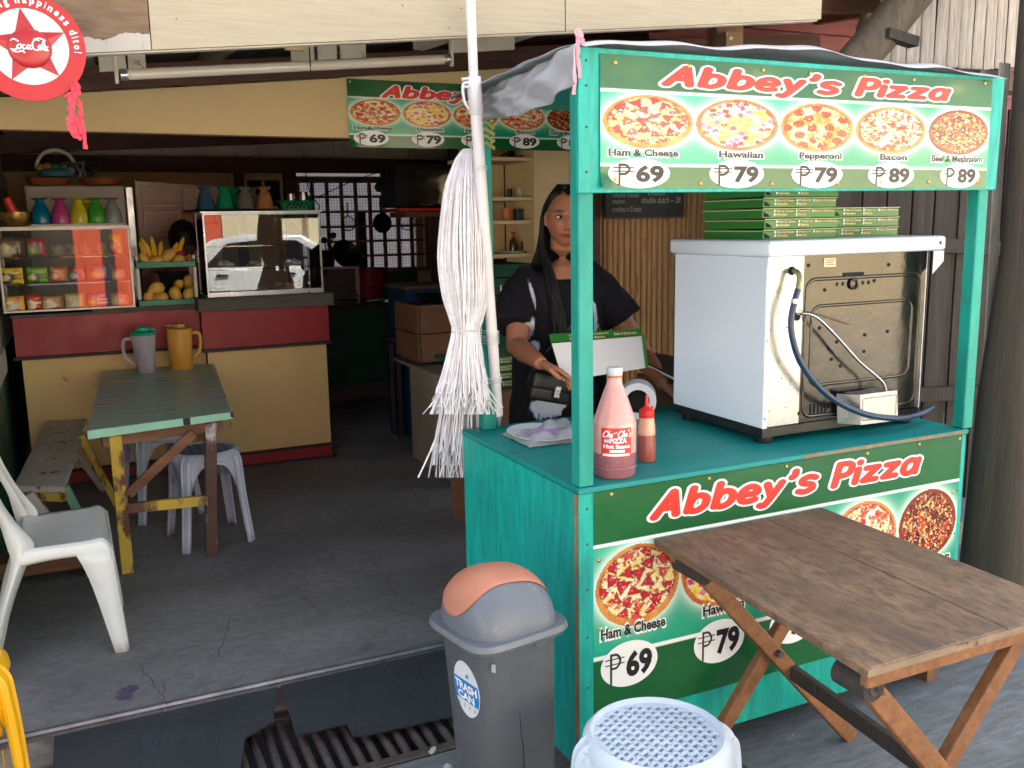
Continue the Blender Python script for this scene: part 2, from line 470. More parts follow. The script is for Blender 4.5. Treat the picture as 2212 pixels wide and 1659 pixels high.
M_blackmetal = mat('black_pan_metal', srgb(36, 36, 38), .4, metal=.5, var=.2, bump=.1)
M_black = mat('black_plastic', srgb(22, 22, 24), .45, var=.1, bump=.03)
M_glass = pane_mat('glass_pane', (.95, .97, .96, 1), 1.62)
M_print = vmat('vinyl_print', .26, coat=.35, bump=.22, bscale=7)
M_printm = vmat('printed_card', .5, bump=.02)
M_foil = vmat('printed_foil', .25, coat=.2, bump=.5, bscale=28)
def flatmat(name, c, rough=.35): 
    return mat(name, c, rough, var=.015, bump=.0)
M_ink = flatmat('black_ink', srgb(30, 26, 28))
M_inkw = flatmat('white_ink', srgb(244, 246, 246))
M_inkr = flatmat('red_ink', srgb(226, 52, 40))
M_bulb = mat('tube_glass', srgb(206, 198, 184), .15, var=.03, bump=0, coat=.4)

# ------------------------------------------------------------------ ground, floor and drain
FZ = .12
mb = MB()
mb.slab([(-40, -40, 0), (60, -40, 0), (60, 2.50, 0), (-40, 2.50, 0)], .2, (0, 0, -1))
mb.slab([(-40, 3.06, 0), (-1.6, 3.06, 0), (-1.6, 40, 0), (-40, 40, 0)], .2, (0, 0, -1))
mb.slab([(1.16, 2.503, 0), (60, 2.503, 0), (60, 3.06, 0), (1.16, 3.06, 0)], .2, (0, 0, -1))
struct('street', mb, M_concrete)
mb = MB(); mb.slab([(-40, 2.503, -.28), (1.157, 2.503, -.28), (1.157, 3.06, -.28), (-40, 3.06, -.28)], .05, (0, 0, -1))
mb.box((-40, 2.505, -.28), (1.157, 2.515, -.002))
struct('drain_channel', mb, M_dark)
mb = MB(); mb.box((-1.6, 2.985, -.3), (1.36, 8.6, FZ)); mb.box((1.36, 3.06, -.3), (9, 8.6, FZ - .002))
fl = struct('shop_floor', mb, M_floor)
mb = MB(); mb.bar((-1.6, 2.968, FZ - .012), (1.34, 2.968, FZ - .012), .022, .022)
mb.tube([(-1.6, 2.966, FZ), (1.34, 2.966, FZ)], .012, 8)
obj('metal_edging', mb, M_rail, fl, smooth=True)
M_joint = mat('floor_joint', srgb(108, 102, 96), .9, var=.3, scale=40)
mb = MB()
for yy, r in ((4.45, .0035), (3.36, .002)):
    pts = [(x, yy + .006 * math.sin(x * 3) + random.uniform(-.003, .003), FZ + .0005) for x in np.linspace(-.6, 1.9, 40)]
    mb.tube(pts, r, 5, flat=((0, 0, 1), .4))
obj('joint', mb, M_joint, fl)
# scuffs and a purple stain are part of the floor surface
M_stain = mat('purple_stain', srgb(92, 78, 104), .8, var=.15, scale=12)
def blob(cx, cy, rx, ry, seed, ang=0, n=26):
    rnd = random.Random(seed); P = []
    for k in range(n):
        t = 2 * math.pi * k / n; q = 1 + rnd.uniform(-.22, .22)
        x, y = rx * q * math.cos(t), ry * q * math.sin(t)
        P.append((cx + x * math.cos(ang) - y * math.sin(ang), cy + x * math.sin(ang) + y * math.cos(ang)))
    return P
c = PZ(278, 1490, FZ)
mb = MB(); mb.prism(blob(c.x, c.y, .035, .028, 3, .6), lambda x, y, h: Vector((x, y, FZ + h)), .0002, .0008)
mb.prism(blob(c.x - .015, c.y - .045, .026, .026, 5, .6), lambda x, y, h: Vector((x, y, FZ + h)), .0002, .0007)
obj('stain', mb, M_stain, fl)
M_crack = mat('floor_crack', srgb(44, 43, 44), .9, var=.2)
rc = random.Random(21)
for (u0, v0, u1, v1) in ((355, 1475, 350, 1540), (350, 1500, 300, 1440), (620, 1250, 700, 1330), (780, 1180, 860, 1290), (500, 1330, 470, 1420), (850, 1320, 960, 1345)):
    a_, b_2 = PZ(u0, v0, FZ), PZ(u1, v1, FZ); mb = MB(); pts = []
    for k in range(14):
        q = a_.lerp(b_2, k / 13); pts.append(q + Vector((rc.uniform(-.006, .006), rc.uniform(-.006, .006), .0004)))
    mb.tube(pts, .0011, 5, flat=((0, 0, 1), .3)); obj('crack', mb, M_crack, fl)
M_grease = mat('dark_floor_patch', srgb(110, 109, 108), .6, var=.25, scale=20)
for (u, v, r_, sd2) in ((600, 1290, .05, 31), (860, 1245, .035, 32), (430, 1480, .03, 33), (790, 1400, .045, 34), (150, 1500, .04, 35), (690, 1120, .06, 36)):
    c = PZ(u, v, FZ); mb = MB(); mb.prism(blob(c.x, c.y, r_, r_ * .6, sd2, .4, 34), lambda x, y, h: Vector((x, y, FZ + h)), .0001, .0003); obj('worn_patch', mb, M_grease, fl)
M_scuff = mat('pale_scuff', srgb(128, 124, 122), .85, var=.2, scale=30)
mb = MB()
for (a, b, r) in (((375, 1430), (366, 1500), .004), ((420, 1430), (428, 1495), .007), ((357, 1408), (374, 1420), .004)):
    p, q = PZ(*a, FZ), PZ(*b, FZ)
    mb.tube([p, p.lerp(q, .4) + Vector((.004, 0, 0)), q], [r * .5, r, r * .3], 6, flat=((0, 0, 1), .08))
obj('scuff_mark', mb, M_scuff, fl)

# drain grate: frame and rebar bars
g = thing('drain_grate', 'rusty ribbed bar grate over the drain in front of the shop step', 'grate', (.4, 2.75, 0))
mb = MB(); mb.bar((-1.6, 2.53, -.012), (1.15, 2.53, -.012), .04, .03); mb.bar((-1.6, 2.945, -.012), (1.15, 2.945, -.012), .03, .03)
obj('frame', mb, M_rebar, g, bevel=.004)
bar0 = None; x = -.75
while x < 1.13:
    if bar0 is None:
        m2 = MB(); n = 44
        pts = [(0, -.195 + .39 * k / n, 0) for k in range(n + 1)]
        m2.tube(pts, [.0125 + (.0022 if k % 2 else 0) for k in range(n + 1)], 8)
        bar0 = obj('bar', m2, M_rebar, g, local=True, smooth=True); b = bar0
    else:
        b = bar0.copy(); COL.objects.link(b)
    b.location = (x - .4, -.012, -.012 + random.uniform(-.002, .002)); b.rotation_euler = (0, 0, random.uniform(-.03, .03))
    x += .0475
def rampz(y): return .016 + (y - 2.60) * (.098 - .016) / (2.95 - 2.60) if y > 2.60 else .016
def PR(u, v):
    """point on the sloping mat surface"""
    y = 2.8
    for _ in range(12):
        p = PZ(u, v, rampz(min(y, 2.958))); y = p.y
    return (p.x, min(p.y, 2.957))
def mat_sheet(name, outline, label, lines, dz=0):
    o = thing(name, label, 'rubber mat', (outline[0][0], outline[0][1], 0))
    bm = bmesh.new(); f = bm.faces.new([bm.verts.new((x, y, 0)) for x, y in outline])
    bmesh.ops.triangulate(bm, faces=[f])
    for yy in (2.6, 2.7, 2.8, 2.9): bmesh.ops.bisect_plane(bm, geom=bm.verts[:] + bm.edges[:] + bm.faces[:], plane_co=(0, yy, 0), plane_no=(0, 1, 0))
    bm.verts.index_update(); mb = MB()
    mb.add([(v.co.x, v.co.y, rampz(v.co.y) + dz) for v in bm.verts], [tuple(v.index for v in f.verts) for f in bm.faces]); bm.free()
    obj('sheet', mb, M_rubber, o, solid=.008)
    for L in lines:
        mb = MB(); mb.tube([(x, y, rampz(y) + dz + .0045) for x, y in smooth_pts(L, 5)], .0022, 5, flat=((0, 0, 1), .6)); obj('moulded_line', mb, M_rubber, o)
    return o
P = PR
mat_sheet('rubber_mat', [P(118, 1580), P(592, 1474), P(590, 1560), P(530, 1594), P(516, 1680), P(108, 1770)],
          'left cut piece of black rubber mat lying along the shop step', [
    [P(180, 1625), P(210, 1612), P(290, 1590), P(300, 1612), P(305, 1700)], [P(352, 1568), P(340, 1625), P(358, 1690)], [P(455, 1550), P(470, 1590), P(462, 1650)],
    [P(352, 1568), P(400, 1550), P(455, 1550)], [P(500, 1537), P(585, 1518)], [P(500, 1537), P(505, 1565), P(588, 1549)]])
mat_sheet('rubber_mat', [P(606, 1480), P(968, 1398), P(1010, 1388), P(1010, 1542), P(790, 1590), P(763, 1592), P(748, 1565), P(640, 1590)],
          'right cut piece of black rubber mat with a notched corner behind the bin', [
    [P(755, 1470), P(752, 1510), P(762, 1550), P(800, 1572)], [P(832, 1440), P(862, 1475), P(885, 1520), P(880, 1548)], [P(885, 1435), P(920, 1480), P(945, 1530)],
    [P(620, 1520), P(700, 1500), P(735, 1480)], [P(755, 1470), P(832, 1443)]], .002)
# scraps on the ground
for (u, v, s, sd_, lb) in ((935, 1624, .016, 1, 'small scrap of white foam on the ground left of the bin'), (966, 1660, .018, 4, 'torn white scrap lowest beside the bin')):
    c = PZ(u, v, 0); mb = MB(); mb.prism(blob(c.x, c.y, s, s * .5, sd_, .3, 9), lambda x, y, h: Vector((x, y, h + .004 * math.sin(x * 200))), .001, .009)
    tag(obj('litter', mb, flatmat('foam%d' % sd_, srgb(190, 186, 176), .8)), lb, 'litter')

mb = MB(); rg = random.Random(8)
for k in range(260):
    if k < 130: x, y, z = rg.uniform(-.5, 1.1), rg.uniform(3.0, 5.5), FZ
    else: x, y, z = rg.choice((rg.uniform(.5, 1.15), rg.uniform(1.3, 3.2))), rg.uniform(1.6, 2.48), 0
    s_ = rg.uniform(.0012, .0042); mb.ell((x, y, z + s_ * .3), (s_, s_ * rg.uniform(.5, 1), s_ * .5), 6, 4)
gr = obj('grit', mb, mat('pale_grit', srgb(150, 146, 138), .9, var=.3, scale=30)); gr['kind'] = 'stuff'; gr['label'] = 'scattered grit and crumbs on the floor and street'

# ------------------------------------------------------------------ roof, header boards and beams
def zr(x, y): return 2.058 + .105 * x + .077 * (y - 2.75)
ro = thing('shop_roof', 'low sloping tin roof of the eatery on brown rafters', 'roof', (1.5, 4, 2.3))
mb = MB()
def rsheet(x0, x1):
    nx = int((x1 - x0) / .0475); 
    def fn(u, v):
        x = x0 + (x1 - x0) * u; y = 2.78 + (10.3 - 2.78) * v  # run past the back wall as an unseen eave blocking sun through the lattice
        return Vector((x, y, zr(x, y) + .25 + .012 * math.sin(x * 2 * math.pi / .19)))
    mb.grid(fn, nx, 1)
rsheet(-2.0, 5.2)
obj('tin_sheet', mb, M_roofsheet, ro, smooth=True, solid=.004)
for x in np.arange(-1.8, 5.2, .62):
    mb = MB(); mb.bar((x, 2.83, zr(x, 2.83) + .19), (x + .25, 8.65, zr(x + .25, 8.65) + .19), .045, .09)
    obj('rafter', mb, M_oldwood if int(x * 10) % 2 else M_slatw, ro)
# upper fascia: painted panel and bare plywood panel
fa = thing('fascia_board', 'cream painted plywood fascia with one bare patch under the roof edge', 'fascia', (1, 2.75, 2.1))
def fz(x): return 2.061 + .105 * x
M_fprint = mat('cream_fascia', srgb(172, 164, 142), .7, var=.06, scale=1.5, bump=.25, bscale=40, wear=srgb(150, 140, 116), wamt=.2, wscale=5, wsharp=.35, grain=.45, gcol=srgb(148, 138, 116), stretch=(.12, 1, 2.5))
def fpanel(xa, xb, m, name, y=2.75, lo=0, h=.62):
    mb = MB(); mb.slab([(xa, y, fz(xa) + lo), (xb, y, fz(xb) + lo), (xb, y, fz(xb) + h), (xa, y, fz(xa) + h)], .014, (0, 1, 0)); return obj(name, mb, m, fa)
fpanel(.243, 1.49, M_fprint, 'painted_panel'); fpanel(1.494, 2.552, M_fprint, 'painted_panel')
fpanel(-1.6, .240, M_ply, 'bare_panel', y=2.7505, lo=.03)
mb = MB()
n = 300
top = [(-1.6 + 1.84 * k / n, .038 + .006 * math.sin(k * .13) + .005 * math.sin(k * .37 + 1) + random.uniform(0, .004)) for k in range(n + 1)]
pts = [(x, fz(x) + d) for x, d in top]; bot = [(x, fz(x)) for x, d in reversed(top)]
mb.prism(pts + bot, lambda x, z, h: Vector((x, 2.75 + h, z)), -.001, .0145)
obj('whitewashed_edge', mb, M_whitewash, fa)
mb = MB(); mb.slab([(-1.6, 2.766, fz(-1.6) - .004), (2.55, 2.766, fz(2.55) - .004), (2.55, 2.766, fz(2.55) + .05), (-1.6, 2.766, fz(-1.6) + .05)], .03, (0, 1, 0))
obj('backing_strip', mb, M_slatw, fa)
mb = MB()
for k in range(26):
    x = random.uniform(.3, 2.5); z = fz(x) + random.uniform(.02, .3)
    a = random.uniform(0, 3); mb.bar((x, 2.7488, z), (x + .008 * math.cos(a), 2.7488, z + .006 * math.sin(a)), .0014, .0016)
obj('staple', mb, M_rebar, fa, kind='stuff')

# second header board deeper in, brown beam above it
hb = thing('header_board', 'long cream header board across the inside of the shop', 'board', (1, 4.75, 2.05))
mb = MB(); mb.slab([(-1.2, 4.75, 2.058), (4.2, 4.75, 2.045), (4.2, 4.75, 2.212 + .42), (-1.2, 4.75, 2.212 - .12)], .02, (0, 1, 0)); obj('panel', mb, M_cream2, hb)
mb = MB(); mb.slab([(-1.2, 4.748, 2.052), (4.2, 4.748, 2.039), (4.2, 4.748, 2.044), (-1.2, 4.748, 2.057)], .024, (0, 1, 0)); obj('lower_edge', mb, M_oldwood, hb)
mb = MB()
mb.bar((-1.3, 4.66, 2.262 - .1 * 1.3 - .0), (4.3, 4.66, 2.262 + .098 * 4.3), .05, .098)
o = obj('roof_beam', mb, M_beam); tag(o, 'reddish brown sloping beam above the cream header board', 'beam')
mb = MB(); mb.bar((-1.3, 3.36, 2.215 - .13), (4.3, 3.36, 2.215 + .45), .05, .07)
o = obj('roof_beam', mb, M_oldwood); tag(o, 'brown beam just behind the fluorescent tube', 'beam')
# short slats between tube and fascia
so_ = thing('eave_panelling', 'row of pale wooden panels and gaps under the eave above the tube light', 'panelling', (1, 3.1, 2.2))
mb = MB(); mb.bar((-1, 3.05, fz(-1) + .075), (2.6, 3.05, fz(2.6) + .075), .03, .03); obj('batten', mb, M_slatw, so_)
for (a, b) in ((.1, .16), (.165, .205), (.56, .62), (.63, .68), (.69, .76), (1.0, 1.07), (1.08, 1.2)):
    mb = MB(); a2, b2 = a * 1.55 + .0, b * 1.55
    mb.slab([(a2, 3.9, zr(a2, 3.9) + .03), (b2, 3.9, zr(b2, 3.9) + .03), (b2, 3.9, zr(b2, 3.9) + .17), (a2, 3.9, zr(a2, 3.9) + .17)], .012, (0, 1, 0)); obj('slat', mb, M_slatw, so_)
# diagonal braces seen between eave and banner
for k, (x, lb) in enumerate(((1.55, 'left pale diagonal rafter brace under the roof beside the pole'), (1.95, 'right pale diagonal rafter brace under the roof over the stall'))):
    mb = MB(); mb.bar((x, 4.3, zr(x, 4.3) + .1), (x + .45, 3.1, zr(x, 3.1) + .28), .06, .05)
    tag(obj('roof_brace', mb, M_slatw), lb, 'brace')

# ------------------------------------------------------------------ fluorescent tube
t = thing('tube_light', 'unlit fluorescent tube hanging on a rail under the eave', 'light', (.8, 3.5, 2.17))
A, B = Vector((.203, 3.5, 2.127)), Vector((1.385, 3.5, 2.242)); D = (B - A).normalized()
mb = MB(); mb.tube([A, B], .0185, 16); obj('tube', mb, M_bulb, t, smooth=True)
for p, s in ((A, 1), (B, -1)):
    mb = MB(); mb.tube([p - D * .001 * s, p + D * .022 * s], .0193, 16); obj('end_cap', mb, M_alu, t, smooth=True)
    mb = MB(); q = p - D * .013 * s; mb.bar(q + Vector((0, 0, -.028)), q + Vector((0, 0, .085)), .022, .012, up=(1, 0, 0)); obj('bracket', mb, M_slatw, t, bevel=.003)
mb = MB(); mb.bar(A + Vector((-.03, 0, .088)), B + Vector((.03, 0, .088)), .03, .022); obj('rail', mb, M_slatw, t)
mb = MB(); c = A.lerp(B, .54); mb.tube([c + Vector((0, -.015, .1)), c + Vector((0, -.02, 0)), c + Vector((.003, -.005, -.02))], .0028, 6); obj('tie_wire', mb, M_beam, t)
mb = MB(); c = A.lerp(B, .5) + Vector((0, .01, .07)); mb.box(c - Vector((.035, .012, .014)), c + Vector((.035, .012, .014))); obj('junction_box', mb, M_cream2, t, bevel=.003)

# ------------------------------------------------------------------ back and side walls
bw = thing('back_wall', 'back wall of the kitchen, pale panels over a dark green base', 'wall', (1, 8.4, FZ))
mb = MB(); mb.box((-1.6, 8.4, FZ), (1.82, 8.46, 2.075)); obj('panel', mb, M_wallcream, bw)
mb = MB(); mb.box((2.95, 8.4, FZ), (6, 8.46, 2.075)); obj('panel', mb, M_wallcream, bw)
mb = MB(); mb.box((1.82, 8.4, FZ), (2.95, 8.46, 1.2)); obj('panel', mb, M_green, bw)
mb = MB(); mb.box((-1.6, 8.4, 2.0755), (6, 8.46, 2.9)); obj('panel', mb, M_slatw, bw)
for x in (.35, .75, 1.35, 1.55, 2.2, 2.9):
    mb = MB(); mb.box((x, 8.375, 2.15), (x + .06, 8.398, 2.85)); obj('batten', mb, M_slatw, bw)
for k, (z0, z1) in enumerate(((2.06, 2.19),)):
    mb = MB(); mb.bar((-1.6, 8.28, 2.13), (6, 8.28, 2.13), .08, .125); tag(obj('wall_beam', mb, M_beam), 'dark brown beam running across the back wall above the lattice window', 'beam')
mb = MB(); mb.bar((-1.0, 6.9, 2.12), (2.3, 7.6, 2.36), .06, .12); tag(obj('roof_beam', mb, M_beam), 'dark brown beam sloping up from the left corner inside the shop', 'beam')
mb = MB(); mb.bar((1.33, 8.2, FZ), (1.33, 8.2, 2.07), .07, .09); tag(obj('wall_post', mb, M_beam), 'brown post left of the small inner window', 'post')
mb = MB(); mb.bar((1.75, 8.2, FZ), (1.75, 8.2, 2.07), .1, .09); tag(obj('wall_post', mb, M_beam), 'brown post between the small inner window and the lattice', 'post')
iw = thing('inner_window', 'small dark two light window behind the upturned glasses', 'window', (1.54, 8.3, 1.8))
mb = MB()
for a, b in (((1.38, 1.78), (1.40, 2.04)), ((1.68, 1.78), (1.70, 2.04)), ((1.53, 1.78), (1.55, 2.0)), ((1.401, 2.005), (1.679, 2.04)), ((1.401, 1.76), (1.679, 1.785))):
    mb.box((a[0], 8.26, a[1]), (b[0], 8.3, b[1]))
obj('frame', mb, M_wallcream, iw); mb = MB(); mb.box((1.39, 8.31, 1.77), (1.69, 8.33, 2.02)); obj('pane', mb, M_dark, iw)
lw = thing('left_wall', 'left side wall with pale vertical slats above dark green boards', 'wall', (-.4, 6, FZ))
mb = MB(); mb.box((-.52, 3.4, FZ), (-.40, 8.4, .93)); obj('lower_panel', mb, M_green, lw)
mb = MB(); mb.box((-.52, 3.4, .95), (-.425, 8.4, 2.5)); obj('upper_panel', mb, M_slatw, lw)
for k in range(36):
    y = 5.2 + k * .088
    mb = MB(); mb.box((-.424, y, .95), (-.405, y + .078, 2.02 + random.uniform(-.01, .01))); obj('slat', mb, M_slatw, lw)
mb = MB(); mb.bar((-.38, 3.4, 2.06), (-.38, 8.4, 2.3), .05, .06); obj('top_rail', mb, M_beam, lw)
mb = MB(); mb.box((-.40, 3.6, .86), (-.372, 5.75, .99)); obj('handrail', mb, M_slatw, lw)

# lattice window with wire mesh
la = thing('lattice_window', 'brown lattice window with wire mesh and daylight behind', 'window', (2.4, 8.2, 1.2))
mb = MB()
mb.box((1.80, 8.18, 1.98), (3.02, 8.24, 2.035)); mb.box((1.80, 8.18, 1.19), (3.02, 8.24, 1.225)); mb.box((1.80, 8.18, 1.226), (1.83, 8.24, 1.979)); mb.box((2.96, 8.18, 1.226), (3.02, 8.24, 1.979))
obj('frame', mb, M_oldwood, la)
for k in range(1, 9):
    x = 1.815 + k * .128; mb = MB(); mb.box((x - .014, 8.19, 1.226), (x + .014, 8.225, 1.979)); obj('muntin', mb, M_oldwood, la)
for k in range(1, 6):
    z = 1.21 + k * .13; mb = MB(); mb.box((1.831, 8.193, z - .011), (2.959, 8.222, z + .011)); obj('muntin', mb, M_oldwood, la)
mb = MB()
for x in np.arange(1.83, 2.96, .026): mb.bar((x, 8.25, 1.226), (x, 8.25, 1.979), .0022, .0022)
for z in np.arange(1.23, 1.98, .026): mb.bar((1.83, 8.252, z), (2.96, 8.252, z), .0022, .0022)
obj('wire_mesh', mb, M_blackmetal, la, kind='stuff')
mb = MB(); mb.box((2.33, 8.27, 1.2), (2.43, 8.28, 1.72)); obj('blanked_pane', mb, M_dark, la)
# yard behind: pale wall added to stand for the daylight
M_outer = mat('pale_daylight_wall', srgb(140, 148, 160), .8, var=.08, scale=1, bump=0)
mb = MB(); mb.box((-6, 12, 0), (12, 12.2, 4)); mb.box((2.62, 11.97, 0), (2.72, 11.99, 3.2)); mb.box((4.0, 11.97, 0), (4.15, 11.99, 3.2))
tag(obj('daylight_wall', mb, M_outer), 'added pale wall standing for the daylight seen through the lattice window', 'wall')
mb = MB(); mb.slab([(-6, 8.65, 0.0), (12, 8.65, 0.0), (12, 12, 0.0), (-6, 12, 0.0)], .2, (0, 0, -1)); struct('yard_ground', mb, M_concrete)

# house: maroon siding in view; unseen storey and roof sized to shade the street
hs = thing('house', 'house with maroon horizontal plank siding behind the stall', 'house', (4, 5, 2.6))
mb = MB(); mb.box((-3, 4.9, 2.95), (9, 8.3, 5.25)); obj('sun_blocking_storey', mb, M_maroon, hs)
mb = MB(); mb.box((3.25, 4.93, .0), (9, 8.3, 2.1)); obj('lower_storey', mb, M_fence, hs); mb = MB(); mb.box((3.25, 4.93, 2.1005), (9, 8.3, 2.949)); obj('middle_wall', mb, M_maroon, hs)
for k in range(14):
    z = 2.22 + k * .112
    mb = MB(); mb.slab([(3.2, 4.86, z), (6.4, 4.86, z + .01), (6.4, 4.885, z + .118), (3.2, 4.885, z + .108)], .02, (0, 1, 0)); obj('plank', mb, M_maroon, hs)
mb = MB(); mb.slab([(-4, 3.2, 5.5), (10, 3.2, 5.5), (10, 8.9, 5.2), (-4, 8.9, 5.2)], .1, (0, 0, 1)); obj('roof', mb, M_roofsheet, hs)

# right wall inside: cream partition with shelves, green strip, bamboo screen, dark boards
pw = thing('partition_wall', 'cream partition wall beside the shelf niche behind the woman', 'wall', (2.4, 4.5, FZ))
mb = MB(); mb.box((2.527, 5.0, 1.39), (2.745, 5.04, 2.6)); mb.box((2.495, 5.0, 1.372), (2.5265, 5.4, 2.6)); obj('panel', mb, M_wallcream, pw)
mb = MB(); mb.box((2.7455, 4.99, FZ), (2.80, 5.05, 2.6)); obj('green_post', mb, M_green, pw)
mb = MB(); mb.box((2.20, 5.42, 1.39), (2.4945, 5.44, 2.5)); obj('niche_back', mb, M_wallcream, pw)
mb = MB(); mb.box((2.28, 5.46, FZ), (2.80, 5.5, 1.35)); obj('green_base', mb, M_green, pw)
for (ua, va, ub, vb) in ((1068, 350, 1150, 338), (1068, 432, 1150, 428), (1068, 481, 1150, 479), (1068, 548, 1165, 556)):
    zz = PY(1100, (va + vb) / 2, 5.05).z
    mb = MB(); mb.box((2.12, 5.02, zz - .010), (2.4945, 5.419, zz + .010)); obj('shelf', mb, M_wallcream, pw)
bs = thing('bamboo_screen', 'screen of tan vertical bamboo slats behind the woman', 'screen', (2.5, 3.9, FZ))
mb = MB(); mb.box((2.2, 3.95, .6), (3.35, 3.97, 2.45)); obj('backing', mb, M_dark, bs)
x = 2.30
while x < 3.3:
    wd = random.uniform(.022, .038); mb = MB()
    n = 8
    prof = []
    for k in range(n + 1):
        t2 = math.pi * k / n; prof.append((x + wd / 2 - math.cos(t2) * wd / 2, 3.945 - math.sin(t2) * .012))
    zz0, zz1 = .62, 2.4
    segs = sorted([zz0, zz1] + [random.uniform(zz0, zz1) for _ in range(4)])
    vs = []; fs = []
    lv = []
    for z in segs: lv += [(z - .006, 1), (z, 1.12), (z + .006, 1)]
    for z, q in lv:
        for (px_, py_) in prof: vs.append((x + wd / 2 + (px_ - x - wd / 2) * (1), 3.945 + (py_ - 3.945) * q, z))
    for a in range(len(lv) - 1):
        for k in range(n):
            i = a * (n + 1) + k; fs.append((i, i + 1, i + n + 2, i + n + 1))
    mb.add(vs, fs); obj('slat', mb, M_bamboo_warm, bs, smooth=True)
    x += wd + .0015
mb = MB(); mb.box((2.235, 3.90, .4), (2.298, 3.96, 2.4)); obj('dark_post', mb, M_beam, bs)

fc = thing('board_fence', 'dark weathered upright boards of uneven width behind the oven', 'fence', (3.4, 3.4, 0))
x = 2.86
k = 0
while x < 4.6:
    wd = random.uniform(.05, .11); mb = MB(); z1 = 2.16 + random.uniform(-.04, .05)
    lean = random.uniform(-.02, .02); y = 3.34 + (k % 2) * .014
    mb.slab([(x, y, .0), (x + wd, y, .0), (x + wd + lean, y, z1), (x + lean, y, z1 + random.uniform(-.03, .03))], .013, (0, 1, 0)); obj('board', mb, M_fence, fc)
    x += wd + random.uniform(.002, .012); k += 1
for z in (.75, 1.5):
    mb = MB(); mb.bar((2.8, 3.31, z + .05), (4.6, 3.31, z - .08), .04, .07); obj('rail', mb, M_fence, fc)
# bright slits: nothing behind the fence but the yard
# weathered bamboo strip wall top right
bt = thing('bamboo_strip_wall', 'wall of bleached split bamboo strips above the right of the stall', 'wall', (3.6, 3.0, 2.3))
x = 3.10; k = 0
while x < 3.93:
    wd = random.uniform(.028, .045); mb = MB(); y = 3.0 + (k % 2) * .006 + random.uniform(0, .003)
    lean = .02 * random.uniform(-1, 1); zb = 2.22 + .02 * random.uniform(-1, 1) + (.05 if x > 3.75 else 0)
    n = 4; vs = []; fs = []
    for z in (zb, zb + .3, zb + .7, 3.3):
        for q in range(n + 1):
            vs.append((x + wd * q / n + lean * (z - zb), y - .005 * math.sin(math.pi * q / n), z))
    for a in range(3):
        for q in range(n): i = a * (n + 1) + q; fs.append((i, i + 1, i + n + 2, i + n + 1))
    mb.add(vs, fs); obj('strip', mb, M_bamboo_grey, bt, solid=.004); x += wd - .001; k += 1
mb = MB(); mb.box((3.22, 3.03, 2.2), (3.94, 3.05, 3.3)); obj('backing', mb, M_fence, bt)
# two narrow strips beside the stall post
for j, (ua, ub, lb) in enumerate(((2139, 2159, 'bleached upright bamboo strip just right of the stall post'),)):
    mb = MB(); a, b = PY(2135, 880, 2.62), PY(2172, 150, 2.62)
    mb.slab([(a.x - .02, 2.62, 0), (a.x + .03, 2.62, 0), (b.x + .02, 2.62, 2.2), (b.x - .03, 2.62, 2.2)], .008, (0, 1, 0))
    tag(obj('bamboo_strip', mb, M_bamboo_grey), lb, 'bamboo strip')
# radius at each height so that the outline tapers as the post does
TZS = [0, .1, .5, .9, 1.45, 1.8, 2.15, 2.5, 3.2, 4.2]
TRR = [(.218 - .03 * z if z < .9 else max(.148, .191 - .078 * (z - .9))) for z in TZS]
# timber post
tp = thing('timber_post', 'thick grey weathered timber post at the right edge of the stall', 'post', (3.45, 2.46, 0))
rnd = random.Random(4); n = 40; vs = []; fs = []; mb = MB()
zs = TZS
rr = TRR
for z, r in zip(zs, rr):
    for k in range(n):
        t2 = 2 * math.pi * k / n; q = r * (1 + .025 * math.sin(7 * t2 + 1) + .012 * math.sin(17 * t2))
        vs.append((3.45 + .006 * z + q * math.cos(t2), 2.46 + q * math.sin(t2), z))
for a in range(len(zs) - 1):
    for k in range(n): fs.append((a * n + k, a * n + (k + 1) % n, (a + 1) * n + (k + 1) % n, (a + 1) * n + k))
mb.add(vs, fs); obj('shaft', mb, M_trunk, tp, smooth=True)
# pale bent trunk, diagonal log, log end block, roof edge of the hut
mb = MB(); mb.tube([PY(1872, 200, 4.2), PY(1870, 60, 4.2), PY(1890, 10, 4.2), PY(1888, -60, 4.2)], [.06, .055, .05, .05], 14)
tag(obj('bent_trunk', mb, mat('pale_bark', srgb(150, 140, 108), .8, var=.2, scale=6, bump=.4), smooth=True), 'pale bent trunk in front of the maroon siding', 'trunk')
lg = thing('diagonal_log', 'grey diagonal log beam rising to the upper right over the stall', 'log', PY(1850, 140, 3.3))
mb = MB(); mb.tube([PY(1800, 190, 2.95), PY(1900, 75, 2.93), PY(2000, -45, 2.9)], [.078, .078, .078], 16); obj('log', mb, M_log, lg, smooth=True)
mb = MB(); mb.bar(PY(1912, 72, 2.86), PY(1975, 92, 2.86), .05, .038); obj('cross_block', mb, M_fence, lg)
nr = thing('thatch_edge', 'ragged dry edge of the hut roof behind the stall header', 'roof edge', (3.2, 2.9, 2.2))
x = 2.5
rnd = random.Random(9)
while x < 3.9:
    wd = rnd.uniform(.025, .06); mb = MB()
    z0 = 2.15; z1 = 2.222 + rnd.uniform(-.012, .02) - (x - 2.5) * .01
    mb.slab([(x, 2.92, z0), (x + wd, 2.92, z0), (x + wd * .9, 2.92, z1), (x + wd * .1, 2.92, z1 + .006)], .03, (0, 1, 0)); obj('thatch_piece', mb, M_nipa, nr, bevel=.004)
    x += wd + .002
mb = MB(); mb.bar((2.45, 2.95, 2.17), (3.95, 2.95, 2.19), .02, .1); obj('roof_pole', mb, M_fence, nr)
